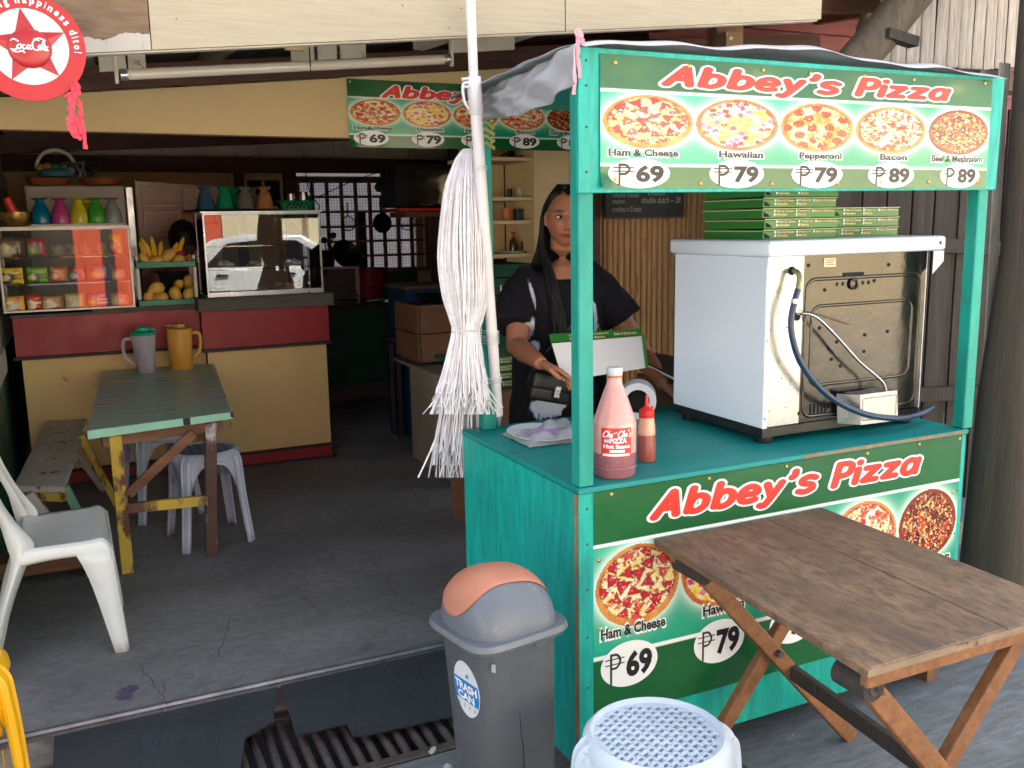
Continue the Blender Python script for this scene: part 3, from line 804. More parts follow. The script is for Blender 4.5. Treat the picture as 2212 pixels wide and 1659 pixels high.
# brown post stub under fascia right end with peeling paint
ps = thing('eave_post', 'brown eave post with peeling white paint under the fascia end', 'post', PY(1570, 80, 3.2))
a, b = PY(1548, 62, 3.2), PY(1604, 140, 3.2)
mb = MB(); mb.box((a.x, 3.2, b.z - .4), (b.x, 3.26, a.z + .3)); obj('post', mb, M_oldwood, ps)
a, b = PY(1548, 75, 3.19), PY(1580, 128, 3.19)
mb = MB(); mb.box((a.x - .005, 3.12, b.z), (b.x, 3.195, a.z)); obj('beam_end', mb, mat('peeling_paint', srgb(120, 96, 72), .7, wear=srgb(206, 196, 180), wamt=.4, wscale=20), ps)

# ------------------------------------------------------------------ across the street (reflected in glass and metal)
M_gate = mat('orange_red_gate', srgb(214, 84, 52), .6, var=.06)
M_across = mat('sunlit_cream_wall', srgb(236, 224, 192), .85, var=.12, scale=1, bump=0)
mb = MB(); mb.slab([(-40, -40, .004), (60, -40, .004), (60, -2.2, .004), (-40, -2.2, .004)], .003, (0, 0, -1)); struct('bounce_pavement', mb, mat('pale_bounce_concrete', srgb(196, 190, 176), .9, var=.1, scale=.6, bump=.1))  # pale ground sheet added out of view to bounce sunlight into the shop
aw = thing('street_wall', 'cream wall across the street with a long tin coping', 'wall', (4, -7.5, 0))
mb = MB(); mb.box((.46, -7.9, 0), (30, -7.5, 3.2)); obj('wall', mb, M_across, aw); mb = MB(); mb.box((-20, -7.9, 0), (-7.0, -7.5, 3.2)); obj('wall', mb, M_across, aw); mb = MB(); mb.box((-6.999, -7.88, 0), (-.2, -7.52, 3.2)); obj('wall', mb, mat('dark_reflection_wall', srgb(52, 54, 50), .85, var=.3), aw)  # last stretch is an added dark wall, keeps the left case's reflection dark
mb = MB(); mb.box((-20, -8.0, 3.2), (30, -7.4, 3.3)); obj('coping', mb, M_roofsheet, aw)
for x in (2.1, 5.6, 9.2, 12.6):
    mb = MB(); mb.box((x, -7.49, 0), (x + .3, -7.3, 3.15)); obj('pilaster', mb, M_across, aw)
gt = thing('street_gate', 'orange red metal gate across the street', 'gate', (.4, -7.6, 0))
for xa, xb in ((-.19, .12), (.13, .44), (-2.45, -2.15), (-2.14, -1.82), (-1.6, -1.28), (-1.1, -.92)):
    mb = MB(); mb.box((xa, -7.50, .05), (xb, -7.46, 2.9)); obj('panel', mb, M_gate, gt)
car = thing('parked_car', 'white sedan parked across the street facing right', 'car', (2.4, -3.9, 0))
M_carw = mat('white_car_paint', srgb(236, 238, 240), .25, var=.01, bump=0, coat=1)
M_carg = mat('car_glass', srgb(30, 34, 38), .08, var=.02, bump=0)
mb = MB()
prof = [(1.55, .30), (1.50, .62), (1.56, .93), (2.15, 1.0), (5.0, 1.0), (5.75, .88), (5.95, .62), (5.92, .30)]
mb.prism(prof, lambda x, z, h: Vector((x - 2.15, -3.05 - h, z)), 0, 1.72); obj('body', mb, M_carw, car, bevel=.06, seg=3, smooth=True)
prof = [(1.95, .98), (2.55, 1.42), (3.1, 1.5), (3.9, 1.48), (4.75, .98)]
mb = MB(); mb.prism(prof, lambda x, z, h: Vector((x - 2.15, -3.15 - h * .86, z)), 0, 1.75); obj('cabin', mb, M_carw, car, bevel=.05, seg=3, smooth=True)
for pr in ([(2.42, 1.0), (2.78, 1.36), (3.28, 1.41), (3.28, 1.0)], [(3.34, 1.0), (3.34, 1.41), (3.82, 1.39), (4.45, 1.0)]):
    mb = MB(); mb.prism(pr, lambda x, z, h: Vector((x - 2.15, -3.14 - h, z)), 0, .02); obj('side_window', mb, M_carg, car)
for x in (.15, 2.9):
    for y in (-3.0, -4.8):
        mb = MB(); mb.lathe([(.02, -.1), (.30, -.1), (.32, -.06), (.32, .06), (.30, .1), (.02, .1)], (x, y, .32), 24, rot=Matrix.Rotation(rad(90), 3, 'X')); wl = obj('wheel', mb, M_black, car, smooth=True)
        mb = MB(); mb.lathe([(.02, -.105), (.19, -.105), (.2, .105), (.02, .105)], (x, y, .32), 20, rot=Matrix.Rotation(rad(90), 3, 'X')); obj('rim', mb, M_alu, wl)
mb = MB(); mb.box((.45, -3.04, .87), (.63, -3.01, .90)); mb.box((1.45, -3.04, .87), (1.63, -3.01, .90)); obj('door_handle', mb, M_carg, car)

# ------------------------------------------------------------------ printed pizzas
def pizza_cols(kind, p, q, seed=0):
    """p,q in unit disc, q up; returns colours"""
    r = np.sqrt(p * p + q * q)
    p0_, q0_ = p, q; p = p + (vnoise(p + 9, q + 2, 7, seed + 21, 2) - .5) * .06; q = q + (vnoise(p + 1, q + 7, 9, seed + 22, 2) - .5) * .06
    n1 = vnoise(p + 5, q + 5, 6, seed + 1); n2 = vnoise(p + 5, q + 5, 14, seed + 2, 2); n3 = vnoise(p + 5, q + 5, 3, seed + 3, 2)
    rng = np.random.RandomState(seed + 7)
    if kind == 'ham':
        base = lerp(C3(240, 214, 120), C3(250, 240, 196), (n1 - .35) * 3)
        base = lerp(base, C3(196, 70, 40), (vnoise(p, q, 13, seed + 9, 4) - .53) * 7)
    elif kind == 'hawaiian':
        base = lerp(C3(252, 236, 190), C3(250, 214, 90), (n1 - .42) * 4)
    elif kind == 'pepperoni':
        base = lerp(C3(232, 140, 50), C3(250, 232, 170), (n1 - .42) * 4)
    elif kind == 'bacon':
        base = lerp(C3(216, 84, 54), C3(246, 226, 170), (n1 - .42) * 5)
        base = lerp(base, C3(196, 44, 34), (n2 - .55) * 8)
        base = lerp(base, C3(250, 244, 222), (vnoise(p, q, 11, seed + 4, 1) - .66) * 10)
    else:
        base = lerp(C3(116, 40, 22), C3(190, 72, 34), (n1 - .42) * 5)
        base = lerp(base, C3(226, 190, 110), (vnoise(p, q, 16, seed + 4, 2) - .60) * 12)
        base = lerp(base, C3(66, 26, 20), (vnoise(p + 3, q, 13, seed + 5, 2) - .62) * 12)
    def pts(n, mind, rmax=.84):
        P = []
        for _ in range(3000):
            a = rng.uniform(-1, 1, 2)
            if np.hypot(*a) < rmax and all(np.hypot(*(a - b)) > mind for b in P): P.append(a)
            if len(P) >= n: break
        return P
    if kind == 'ham':
        for c in pts(22, .27):
            t = rng.uniform(0, 6.28); s = rng.uniform(.155, .205); x = p - c[0]; y = q - c[1]
            d = np.max([x * math.cos(t + k * 2.094) + y * math.sin(t + k * 2.094) for k in range(3)], 0)
            base = lerp(base, C3(118, 18, 18), (s * .62 - d) * 60)
            base = lerp(base, C3(200, 36, 44) if rng.rand() > .3 else C3(224, 70, 70), (s * .5 - d) * 60)
    if kind == 'hawaiian':
        for c in pts(46, .15, .86):
            x = p - c[0]; y = q - c[1]; t = rng.uniform(0, 3)
            xx = x * math.cos(t) + y * math.sin(t); yy = -x * math.sin(t) + y * math.cos(t)
            d = np.maximum(abs(xx), abs(yy)); cc = [C3(214, 60, 130), C3(224, 110, 160), C3(250, 206, 60), C3(206, 50, 70)][rng.randint(4)]
            base = lerp(base, cc, (.082 - d) * 70)
    if kind == 'pepperoni':
        for c in pts(20, .33, .84):
            d = np.hypot(p - c[0], q - c[1]); base = lerp(base, C3(140, 40, 16), (.155 - d) * 60); base = lerp(base, lerp(C3(196, 72, 30), C3(168, 50, 24), n2), (.138 - d) * 60)
    if kind == 'bacon':
        for c in pts(26, .2, .86):
            t = rng.uniform(0, 3); x = p - c[0]; y = q - c[1]; xx = x * math.cos(t) + y * math.sin(t); yy = -x * math.sin(t) + y * math.cos(t)
            d = np.hypot(xx * .35, yy + .02 * np.sin(xx * 30)); base = lerp(base, [C3(206, 60, 40), C3(236, 130, 90), C3(248, 230, 150)][rng.randint(3)], (.035 - d) * 80)
    crust = lerp(C3(196, 104, 44), C3(232, 168, 86), n3)
    if kind == 'beef': crust = lerp(C3(110, 44, 24), C3(150, 70, 34), n3)
    if kind == 'hawaiian': crust = lerp(C3(200, 90, 50), C3(228, 140, 80), n3)
    base = lerp(base, C3(150, 34, 18), (r - .84 + (n1 - .5) * .1) * 16)
    lim = .90 - (.13 if kind == 'ham' else .05 if kind in ('hawaiian', 'bacon') else .02) * np.clip(-q, 0, 1)
    base = lerp(base, crust, (r - lim + (n3 - .5) * .04) * 40)
    sh_ = .80 + .40 * vnoise(p0_ + 4, q0_ + 4, 22, seed + 31, 2); base = np.clip(base * sh_[:, None], 0, .95)
    base = lerp(base, C3(255, 244, 214), (vnoise(p0_ + 2, q0_ + 6, 26, seed + 33, 1) - .80) * 9 * (r < lim))
    return base

PIZ = [('ham', 'Ham & Cheese', '69', .102, .098, .083, .134), ('hawaiian', 'Hawaiian', '79', .304, .098, .305, .130), ('pepperoni', 'Pepperoni', '79', .503, .095, .506, .134),
       ('bacon', 'Bacon', '89', .7025, .0995, .709, .132), ('beef', 'Beef & Mushroom', '89', .903, .093, .9155, .123)]
# rounded brush letters for the title, units: cap height 1
def _shift(st, dx): return [[(x + dx, y) for x, y in s] for s in st]
GL = {
 'A': ([[(0, 0), (.40, 1.0)], [(.40, 1.0), (.66, 0)], [(.14, .33), (.56, .33)]], .66),
 'b': ([[(.04, 1.0), (.04, 0.02)], [(.04, .3), (.12, .56), (.33, .64), (.54, .48), (.54, .16), (.34, -.01), (.12, .04), (.04, .3)]], .54),
 'e': ([[(.02, .33), (.50, .33), (.46, .54), (.26, .65), (.06, .54), (-.02, .3), (.08, .06), (.28, -.01), (.50, .04)]], .50),
 'y': ([[(.0, .62), (.22, .1)], [(.5, .62), (.26, .02), (.08, -.32), (-.06, -.30)]], .5),
 "'": ([[(.08, 1.02), (.08, .86), (.0, .76)]], .10),
 's': ([[(.46, .58), (.24, .66), (.02, .56), (.06, .39), (.38, .28), (.44, .1), (.22, -.02), (-.02, .04)]], .44),
 ' ': ([], .42),
 'P': ([[(.04, 0), (.04, 1.0)], [(.04, .98), (.36, .98), (.52, .84), (.50, .56), (.34, .44), (.04, .44)]], .50),
 'i': ([[(.0, .62), (.0, 0)], [(.0, .92), (.0, .95)]], .0),
 'z': ([[(.0, .6), (.44, .6)], [(.44, .6), (.0, .02)], [(.0, .02), (.46, .02)]], .46),
 'a': ([[(.48, .3), (.40, .56), (.20, .64), (.0, .48), (-.02, .16), (.14, -.01), (.36, .06), (.48, .3)], [(.50, .62), (.48, .2), (.50, 0)]], .50)}
def title_mb(x0, x1, y0, ch, fn, r, h, flat, shear=.20, gap=.31):
    """brush letters built in cap-height units, then stretched onto the sheet like the print"""
    X = 0; S = []
    for c in "Abbey's Pizza":
        st, wd = GL[c]
        for s_ in st: S.append([(X + x, y) for x, y in s_])
        X += wd + (gap if c != ' ' else .06)
    X -= gap
    S = [[(x + y * shear, y) for x, y in s_] for s_ in S]
    sx = (x1 - x0) / (X + shear)
    mb = stroke_mb(S, lambda x, y, hh: Vector((x, y, 0)), r, 0, (0, 0, 1), flat=flat, n=12)
    mb.v = [fn(x0 + v.x * sx, y0 + v.y * ch, h + v.z * .06) for v in mb.v]
    return mb

def peso(x, y, wd, ht, fn, nrm, r, mb):
    """peso sign: stem, bowl and two bars"""
    S = [[(x + .3 * wd, y), (x + .3 * wd, y + ht)], [(x + .3 * wd, y + ht * .98), (x + .62 * wd, y + ht * .97), (x + .8 * wd, y + ht * .76), (x + .62 * wd, y + ht * .54), (x + .3 * wd, y + ht * .52)]]
    stroke_mb(S, fn, r, .0016, nrm, n=8, mb=mb)
    for k in (.66, .84):
        stroke_mb([[(x, y + ht * k), (x + wd, y + ht * k)]], fn, r * .55, .0019, nrm, n=6, mb=mb)

def banner(name, label, origin, ax, h_layout, W_, H_, rip=.001, tacks=(), title_v=(.09, .245), seed=0, res=300, curl=False, lo=False):
    """hanging vinyl banner. origin = top left corner, ax = unit vector to the right; layout height h_layout, full height H_"""
    origin = Vector(origin); ax = Vector(ax).normalized(); nrm = Vector((ax.y, -ax.x, 0))
    t = thing(name, label, 'banner', origin)
    A = lambda u, v, h=0: None
    def disp(u, v):
        return rip * (np.sin(u * 23 + seed) * np.exp(-((v) / .12) ** 2) * 1.6 + .6 * np.sin(u * 9 + v * 3 + seed) + .5 * np.sin(u * 17 + 1.3)) + (.012 * np.exp(-((u * 60) ** 2 + ((1 - v) * 16) ** 2)) if curl else 0)
    def fmap(u, v):
        d = disp(u, v)
        o = np.array(origin); a = np.array(ax); n = np.array(nrm)
        return o + np.outer(u * W_, a) + np.outer(-v * H_, [0, 0, 1]) + np.outer(d, n)
    def fn(x, y, h):   # x right in 0..1 of width, y = height below the top in layout units (negative up)
        u = x; v = -y * h_layout / H_
        d = float(disp(np.float64(u), np.float64(v)))
        return origin + ax * (x * W_) + Vector((0, 0, y * h_layout)) + nrm * (d + h)
    G1, G2, G3 = C3(12, 84, 44), C3(8, 150, 112), C3(38, 172, 140)
    def fcol(u, v):
        vv = v * H_ / h_layout
        l1 = .262; l2 = .822
        col = lerp(G2, G3, .5 + .5 * np.sin(u * 4 + vv * 2.5))
        for k, _, _, cx, rx, _, _ in PIZ:
            d = np.hypot((u - cx) / (rx * 1.02), (vv - .49) / (.205 * 1.02))
            col = lerp(col, C3(215, 245, 225), np.exp(-np.clip(d - 1, 0, 9) * 9) * .95)
        gl = lerp(np.array(G1), C3(26, 104, 52), vnoise(u, vv, 5, 2))
        band = (vv < l1) | (vv > l2)
        if lo: pass
        col = np.where(band[:, None], gl, col)
        for L in (l1, l2): col = np.where((abs(vv - L) < .0085)[:, None], C3(240, 250, 246), col)
        return col
    nx = res; ny = int(res * H_ / W_)
    printed('sheet', nx, ny, fmap, fcol, M_print, t)
    # pizzas
    for i, (kind, nm, pr, cx, rx, ox, ow) in enumerate(PIZ):
        def pm(u, v, cx=cx, rx=rx):
            uu = cx + (u - .5) * 2 * rx; vv = (.49 + (v - .5) * 2 * .205) * h_layout / H_
            P_ = fmap(uu, vv); return P_ + np.outer(np.full(len(u), .0009), np.array(nrm))
        rr = int(res * rx * 2 * 1.15); rr = max(24, rr)
        printed('pizza_picture', rr, rr, pm, lambda u, v, kind=kind, i=i: pizza_cols(kind, (u - .5) * 2, -(v - .5) * 2, i * 3 + seed), M_print, t,
                mask=lambda u, v: np.hypot(u - .5, v - .5) <= .502)
        nw = {'Ham & Cheese': .152, 'Hawaiian': .106, 'Pepperoni': .112, 'Bacon': .078, 'Beef & Mushroom': .158}[nm]
        if nm == 'Beef & Mushroom': nh = .062
        else: nh = .056
        x0 = cx - nw / 2 + (-.01 if i == 0 else .01 if i < 4 else 0)
        y1 = (-.675 if lo else -.697); desc = .018 if 'p' in nm else 0
        body = text_mb(nm, x0, x0 + nw, y1 - nh * (1.25 if desc else 1), y1, fn, .0016, bold=.034)
        halo = text_mb(nm, x0 - .003, x0 + nw + .003, y1 - nh * (1.25 if desc else 1) - .012, y1 + .012, fn, .0011, bold=.062)
        obj('lettering', halo, M_inkw, t); obj('lettering', body, M_ink, t)
        mb = MB(); pts = [(ox + ow / 2 * math.cos(a), -.882 + .116 * math.sin(a)) for a in np.linspace(0, 2 * math.pi, 41)[:-1]]
        mb.prism(pts, fn, .0008, .0011); tg = obj('price_tag', mb, M_inkw, t)
        mb = text_mb(pr, ox - .06 * ow, ox + ow * .40, -.955, -.818, fn, .0016, bold=.045)
        peso(ox - ow * .42, -.967, ow * .32, .15, fn, nrm, .0034 * W_ / 1.4, mb)
        obj('lettering', mb, M_ink, t)
    ch = (title_v[1] - title_v[0])
    obj('lettering', title_mb(.138, .866, -title_v[1], ch, fn, .225, .0012, .03), M_inkw, t)
    obj('lettering', title_mb(.138, .866, -title_v[1], ch, fn, .140, .0024, .03), M_inkr, t)
    for (u, v) in tacks:
        mb = MB(); p = fn(u, -v, .001); rot = Vector((0, 0, 1)).rotation_difference(nrm).to_matrix()
        mb.lathe([(.006, 0), (.0055, .0015), (.003, .003), (.0005, .0035)], p, 12, rot=rot); obj('tack', mb, M_brass, t, smooth=True)
    return t
M_brass = mat('brass_tack', srgb(200, 164, 96), .35, metal=.8, var=.2, bump=0)

# ------------------------------------------------------------------ the stall
st = thing('pizza_stall', 'teal painted wooden food stall with counter, posts and header board', 'stall', (1.9, 2.5, 0))
X0, X1, Y0, Y1 = 1.176, 2.66, 2.115, 2.93
mb = MB(); mb.box((X0, Y0 + .02, .08), (X0 + .012, Y1, .893)); obj('side_panel', mb, M_teal, st)
mb = MB(); mb.box((X0 + .0145, Y0 + .001, .08), (X1 - .02, Y0 + .014, .893)); obj('front_panel', mb, M_teal, st)
mb = MB(); mb.box((X0 + .0, Y0 - .004, .08), (X0 + .05, Y0 + .0005, .894)); obj('corner_strip', mb, M_teal, st, bevel=.001)
mb = MB(); mb.box((X0 - .001, Y0 + .0015, .083), (X0 + .009, Y0 + .019, .892)); obj('raw_edge', mb, M_rawedge, st)
mb = MB(); mb.box((X1 - .019, Y0 - .004, .08), (X1, Y0 + .05, .894)); mb.box((X1 - .05, Y0 - .004, .08), (X1 - .0195, Y0 + .0005, .894)); obj('corner_strip', mb, M_teal, st, bevel=.001)
mb = MB(); mb.box((X1 - .014, Y0 + .052, .08), (X1 - .002, Y1, .893)); obj('side_panel', mb, M_teal, st)
mb = MB(); mb.box((X0 + .02, Y1 - .04, .08), (X1 - .02, Y1 - .025, .5)); mb.box((X0 + .02, Y0 + .02, .08), (X1 - .02, Y1 - .05, .095)); obj('inner_shelf', mb, M_teal, st)
mb = MB(); mb.box((X0 - .004, Y0 - .012, .896), (X1 + .002, Y1 + .01, .911)); obj('counter_top', mb, M_tealtop, st, bevel=.002)
mb = MB()
n = 30
for k in range(n):
    u = 1.95 + (X1 - .02 - 1.95) * k / n; hh = .006 + .004 * random.random()
    mb.box((u, Y0 - .0135, .9045 - hh / 2), (u + (X1 - .02 - 1.95) / n * 1.0, Y0 - .012, .9055 + hh / 2))
obj('chipped_edge', mb, M_rawedge, st)
for x, y in ((X0 + .02, Y0 + .03), (X1 - .07, Y0 + .03), (X0 + .02, Y1 - .09), (X1 - .07, Y1 - .09)):
    mb = MB(); mb.box((x, y, 0), (x + .045, y + .05, .079)); obj('leg', mb, M_oldwood, st)
# posts
for (x, y, z1) in ((1.180, Y0 - .003, 2.03), (2.645, Y0 - .003, 2.03), (1.235, Y1 - .05, 2.03), (2.61, Y1 - .055, 2.02)):
    mb = MB(); wdx = .044 if y < 2.5 else .048
    mb.box((x, y, .912), (x + wdx, y + .045, z1)); obj('post', mb, M_tealpost, st, bevel=.003)
mb = MB(); mb.slab([(1.172, 2.1118, 1.688), (2.70, 2.1118, 1.694), (2.706, 2.1118, 2.04), (1.172, 2.1118, 2.042)], .016, (0, -1, 0)); obj('header_board', mb, M_teal, st, bevel=.0015)
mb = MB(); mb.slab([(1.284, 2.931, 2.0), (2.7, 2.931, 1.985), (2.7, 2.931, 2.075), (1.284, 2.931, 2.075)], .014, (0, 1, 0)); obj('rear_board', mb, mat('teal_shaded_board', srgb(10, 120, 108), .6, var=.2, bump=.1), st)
mb = MB(); mb.box((1.29, 2.17, 2.0), (1.32, 2.875, 2.03)); obj('roof_rail', mb, M_tealpost, st)
mb = MB(); mb.box((2.63, 2.17, 2.0), (2.66, 2.875, 2.03)); obj('roof_rail', mb, M_tealpost, st)
mb = MB()
for z in (.2, .33, .48, .62, .75, .85):
    mb.lathe([(.004, 0), (.003, .0012), (.0005, .0014)], (X0 + .026, Y0 - .004, z), 8, rot=Matrix.Rotation(rad(90), 3, 'X'))
for z in (1.74, 1.85, 1.95, 2.01):
    mb.lathe([(.004, 0), (.003, .0012), (.0005, .0014)], (1.195, 2.0958, z), 8, rot=Matrix.Rotation(rad(90), 3, 'X'))
for z in (.15, .3, .55, .7, .86): mb.lathe([(.004, 0), (.003, .0012), (.0005, .0014)], (X1 - .025, Y0 - .004, z), 8, rot=Matrix.Rotation(rad(90), 3, 'X'))
obj('nail_head', mb, M_rebar, st, kind='stuff')

banner('menu_banner', 'glossy vinyl menu banner tacked on the header board of the stall', (1.232, 2.0915, 2.028), (1, 0, 0), .329, 1.415, .329, rip=.0011, title_v=(.066, .198),
       tacks=[(.03, .06), (.19, .05), (.36, .045), (.48, .045), (.62, .04), (.76, .04), (.975, .03), (.02, .55), (.985, .55), (.03, .93), (.22, .96), (.39, .96), (.56, .95), (.68, .95), (.82, .94), (.97, .93)], res=420, curl=True)
banner('menu_banner', 'large vinyl menu banner covering the lower front of the stall', (1.221, 2.1105, .893), (1, 0, 0), .59, 1.42, .672, rip=.0006,
       tacks=[(.04, .02), (.27, .02), (.47, .02), (.7, .02), (.86, .015), (.99, .02), (.012, .33), (.012, .67), (.98, .33)], title_v=(.055, .168), seed=3, res=460, lo=True)
banner('menu_banner', 'menu banner hanging on the cream header board inside the shop', (1.326, 4.742, 2.34), (1, 0, 0), .326, 1.39, .334, rip=.001,
       tacks=[(.012, .04), (.016, .45), (.03, .85)], seed=5, res=240, curl=True)

# tarp over the stall
M_tarp = mat('silver_tarp', srgb(176, 180, 188), .38, metal=.2, var=.12, scale=6, bump=.25, bscale=30)
tp_ = thing('tarpaulin', 'silver grey tarpaulin draped over the top of the stall', 'tarp', (1.9, 2.5, 2.06))
def tz(x, y):
    s = (x - 1.16) / 1.5
    return 2.046 + .03 * math.sin(min(1, max(0, s * 1.15)) * math.pi) + .006 * math.sin(x * 11) + .003 * math.sin(x * 27 + y * 9) + .002 * math.sin(y * 31 + x * 13) - .03 * (y - 2.06) * max(0, 1 - (x - 1.16) / .5)
def tfn(u, v):
    x = 1.17 + 1.50 * u; y = 2.06 + .93 * v
    return Vector((x, y, tz(x, y) + (-.012 if v < .02 else 0) + .01 * math.sin(v * 3.1)))
mb = MB(); mb.grid(tfn, 70, 30); obj('sheet', mb, M_tarp, tp_, smooth=True, solid=.002)
def side(u, v):   # u along from front post to back, v down
    x = 1.163 + .105 * u - .0 * v; y = 2.07 + .9 * u
    drop = (.085 + .03 * math.sin(u * 3.0 + .3))
    return Vector((x - .012 * math.sin(v * 3.1) - .014 * v * math.sin(u * 13 - v * 5) - .007 * math.sin((u + .12) * 11 * (1 + 1.6 * v)) - .004 * math.sin((u + .05) * 31 * (1.2 - v)), y, tz(x, y) - .002 - v * drop))
mb = MB(); mb.grid(side, 90, 20); obj('side_flap', mb, M_tarp, tp_, smooth=True, solid=.002)
mb = MB()
def endf(u, v):
    return Vector((1.262 + .06 * u - .01 * v, 2.972 + .004 * math.sin(u * 9), 2.055 - v * (.15 - .12 * u) + .0))
mb.grid(endf, 12, 12); obj('end_flap', mb, M_tarp, tp_, smooth=True, solid=.002)

# pink ribbon knot
M_pink = mat('pink_ribbon', srgb(214, 150, 164), .5, var=.15, scale=20, bump=.1)
M_pinkred = mat('coral_ribbon', srgb(206, 56, 76), .5, var=.15, scale=20, bump=.1)
def ribbon(name, label, c, strands, m, seed, knot=.018):
    rnd = random.Random(seed); t = thing(name, label, 'ribbon', c)
    mb = MB()
    for k in range(7):
        a = rnd.uniform(0, 6.28); d = Vector((math.cos(a), .4 * math.sin(a), math.sin(a * 1.7)))
        mb.tube([Vector(c), Vector(c) + d * knot * 1.2 + Vector((0, 0, .006)), Vector(c) + d * knot * .4 + Vector((.004, -.006, .0))], [.004, .008, .003], 6, flat=((0, 1, 0), .25))
    obj('knot', mb, m, t)
    for s in strands:
        mb = MB(); pts = smooth_pts([Vector(p) for p in s], 6)
        pts = [p + Vector((rnd.uniform(-1, 1), rnd.uniform(-1, 1), 0)) * .0015 for p in pts]
        mb.tube(pts, [.0035 + .0025 * abs(math.sin(i * .7 + seed)) for i in range(len(pts))], 4, flat=((.3, 1, 0), .2)); obj('strand', mb, m, t)
    return t
c = Vector((1.166, 2.085, 2.055))
ribbon('ribbon', 'pale pink ribbon knotted at the front left corner of the stall roof', c, [[c, c + Vector((-.012, -.005, -.06)), c + Vector((-.014, -.004, -.13))], [c, c + Vector((-.006, -.01, -.04)), c + Vector((0, -.008, -.09))]], M_pink, 2, .012)

# ------------------------------------------------------------------ umbrella pole
M_pole = mat('white_enamel_pole', srgb(224, 222, 222), .35, var=.04, scale=12, bump=.03, wear=srgb(170, 160, 150), wamt=.16, wscale=14)
up = thing('umbrella_pole', 'leaning white telescopic umbrella pole tied to the stall post', 'pole', (1.3, 2.9, .912))
B0 = Vector((1.300, 2.905, .914)); T0 = PY(1024, 180, 2.715); T1 = PY(1006, -260, 2.60)
D = (T0 - B0).normalized()
mb = MB(); mb.tube([B0 + D * .045, T0], .0185, 20); obj('lower_tube', mb, M_pole, up, smooth=True)
mb = MB(); mb.tube([B0, B0 + D * .005, B0 + D * .05], [.004, .006, .0165], 16); obj('tip', mb, mat('grey_tip', srgb(150, 160, 180), .4), up, smooth=True)
mb = MB(); mb.tube([T0 - D * .09, T0 + D * .02], .0225, 20); cl = obj('collar', mb, M_pole, up, smooth=True, bevel=.002)
mb = MB(); q = T0 + D * .0; mb.tube(smooth_pts([q + Vector((-.022, -.01, .0)), q + Vector((-.04, -.012, -.005)), q + Vector((-.042, -.012, -.03)), q + Vector((-.036, -.012, -.06)), q + Vector((-.022, -.01, -.078))], 5), .0045, 8)
mb.tube([q + Vector((-.045, -.012, .008)), q + Vector((-.02, -.012, .012)), q + Vector((-.02, -.012, -.012)), q + Vector((-.038, -.012, -.014))], .005, 8); obj('clip', mb, M_pole, cl, smooth=True)
mb = MB(); mb.tube([T0 + D * .02, T1], .0145, 20); obj('upper_tube', mb, M_pole, up, smooth=True)
# twine ties round pole and post
M_twine = mat('clear_twine', srgb(206, 210, 212), .3, var=.1, bump=0)
for k, (zz, lb, nn) in enumerate(((1.24, 'upper wrap of white twine tying the pole to the post', 8), (1.09, 'lower wrap of white twine tying the pole to the post', 4), (1.79, 'pale tape holding the pole to the post near the bundle top', 3))):
    mb = MB(); tt = (zz - B0.z) / D.z; c = B0 + D * tt
    for j in range(nn):
        z = (j - nn / 2) * .006; dz = random.uniform(-.008, .008)
        pts = [c + Vector((a * 1.0, b, z + dz * s)) for a, b, s in ((.02, -.012, 0), (0, -.021, 0), (-.02, -.014, .3), (1.232 - c.x, 2.872 - c.y, .8), (1.232 - c.x, 2.94 - c.y, 1), (1.288 - c.x, 2.94 - c.y, 1), (.021, .014, .3))]
        mb.tube(pts, .0014, 5, closed=True)
    tag(obj('twine', mb, M_twine), lb, 'twine')
ty = thing('leaf_strip', 'yellow green plastic strip wrapped round the stall post above the bundle', 'strip', (1.26, 2.86, 1.8))
for k in range(4):
    mb = MB(); z = 1.93 - k * .022
    mb.tube([(1.228, 2.874, z), (1.26, 2.870, z + .012), (1.292, 2.874, z - .006)], .006, 5, flat=((0, 1, 0), .2)); obj('strand', mb, mat('yellow_strip%d' % k, srgb(160, 156, 60), .5), ty)

# ------------------------------------------------------------------ white straw bundle
M_straw = mat('white_plastic_straw', srgb(238, 237, 240), .28, var=.10, scale=26, bump=.05)
M_straw.node_tree.nodes['Principled BSDF'].inputs['Coat Weight'].default_value = .3
rnd = random.Random(11)
def PB(u, v, y): return PY(u, v, y)
def bundle(name, label, seed, specs, m, yd=2.985):
    rnd = random.Random(seed); t = thing(name, label, 'bundle', PB(1008, 330, 2.97))
    mb = MB()
    for (n, rows, r, ysp) in specs:
        for k in range(n):
            a = rnd.uniform(-1, 1); b = rnd.uniform(-1, 1) * math.sqrt(max(0, 1 - a * a)); pts = []
            lenf = rnd.uniform(.9, 1.0); fl = rnd.gauss(0, 1)
            wob = rnd.uniform(0, 6.28)
            nrow = len(rows)
            for i, (v, cu, hw, dp) in enumerate(rows):
                jit = (rnd.gauss(0, 1) * 1.2 if 0 < i < nrow - 1 else 0)
                uu = cu + a * hw + jit; vv = v
                if i == nrow - 1: uu = cu + (a * .85 + fl * .28) * hw
                p = PB(uu, vv, yd + b * dp); pts.append(p)
            pts = smooth_pts(pts, 4); pts = pts[:max(6, int(len(pts) * rnd.uniform(.84, 1.0)))]
            fa = rnd.uniform(0, 3.14); mb.tube(pts, r * rnd.uniform(.9, 1.35), 6, flat=(Vector((math.cos(fa), math.sin(fa), 0)), .3))
    obj('straw', mb, m, t, kind='stuff', smooth=True)
    return t
upper = [(322, 1010, 8, .006), (345, 1008, 24, .03), (400, 1003, 40, .045), (480, 1001, 50, .055), (560, 1001, 56, .06), (640, 1004, 48, .05), (690, 1006, 34, .035), (716, 1006, 29, .028), (760, 1004, 36, .035), (810, 1002, 46, .045), (850, 1000, 58, .055), (905, 998, 72, .06)]
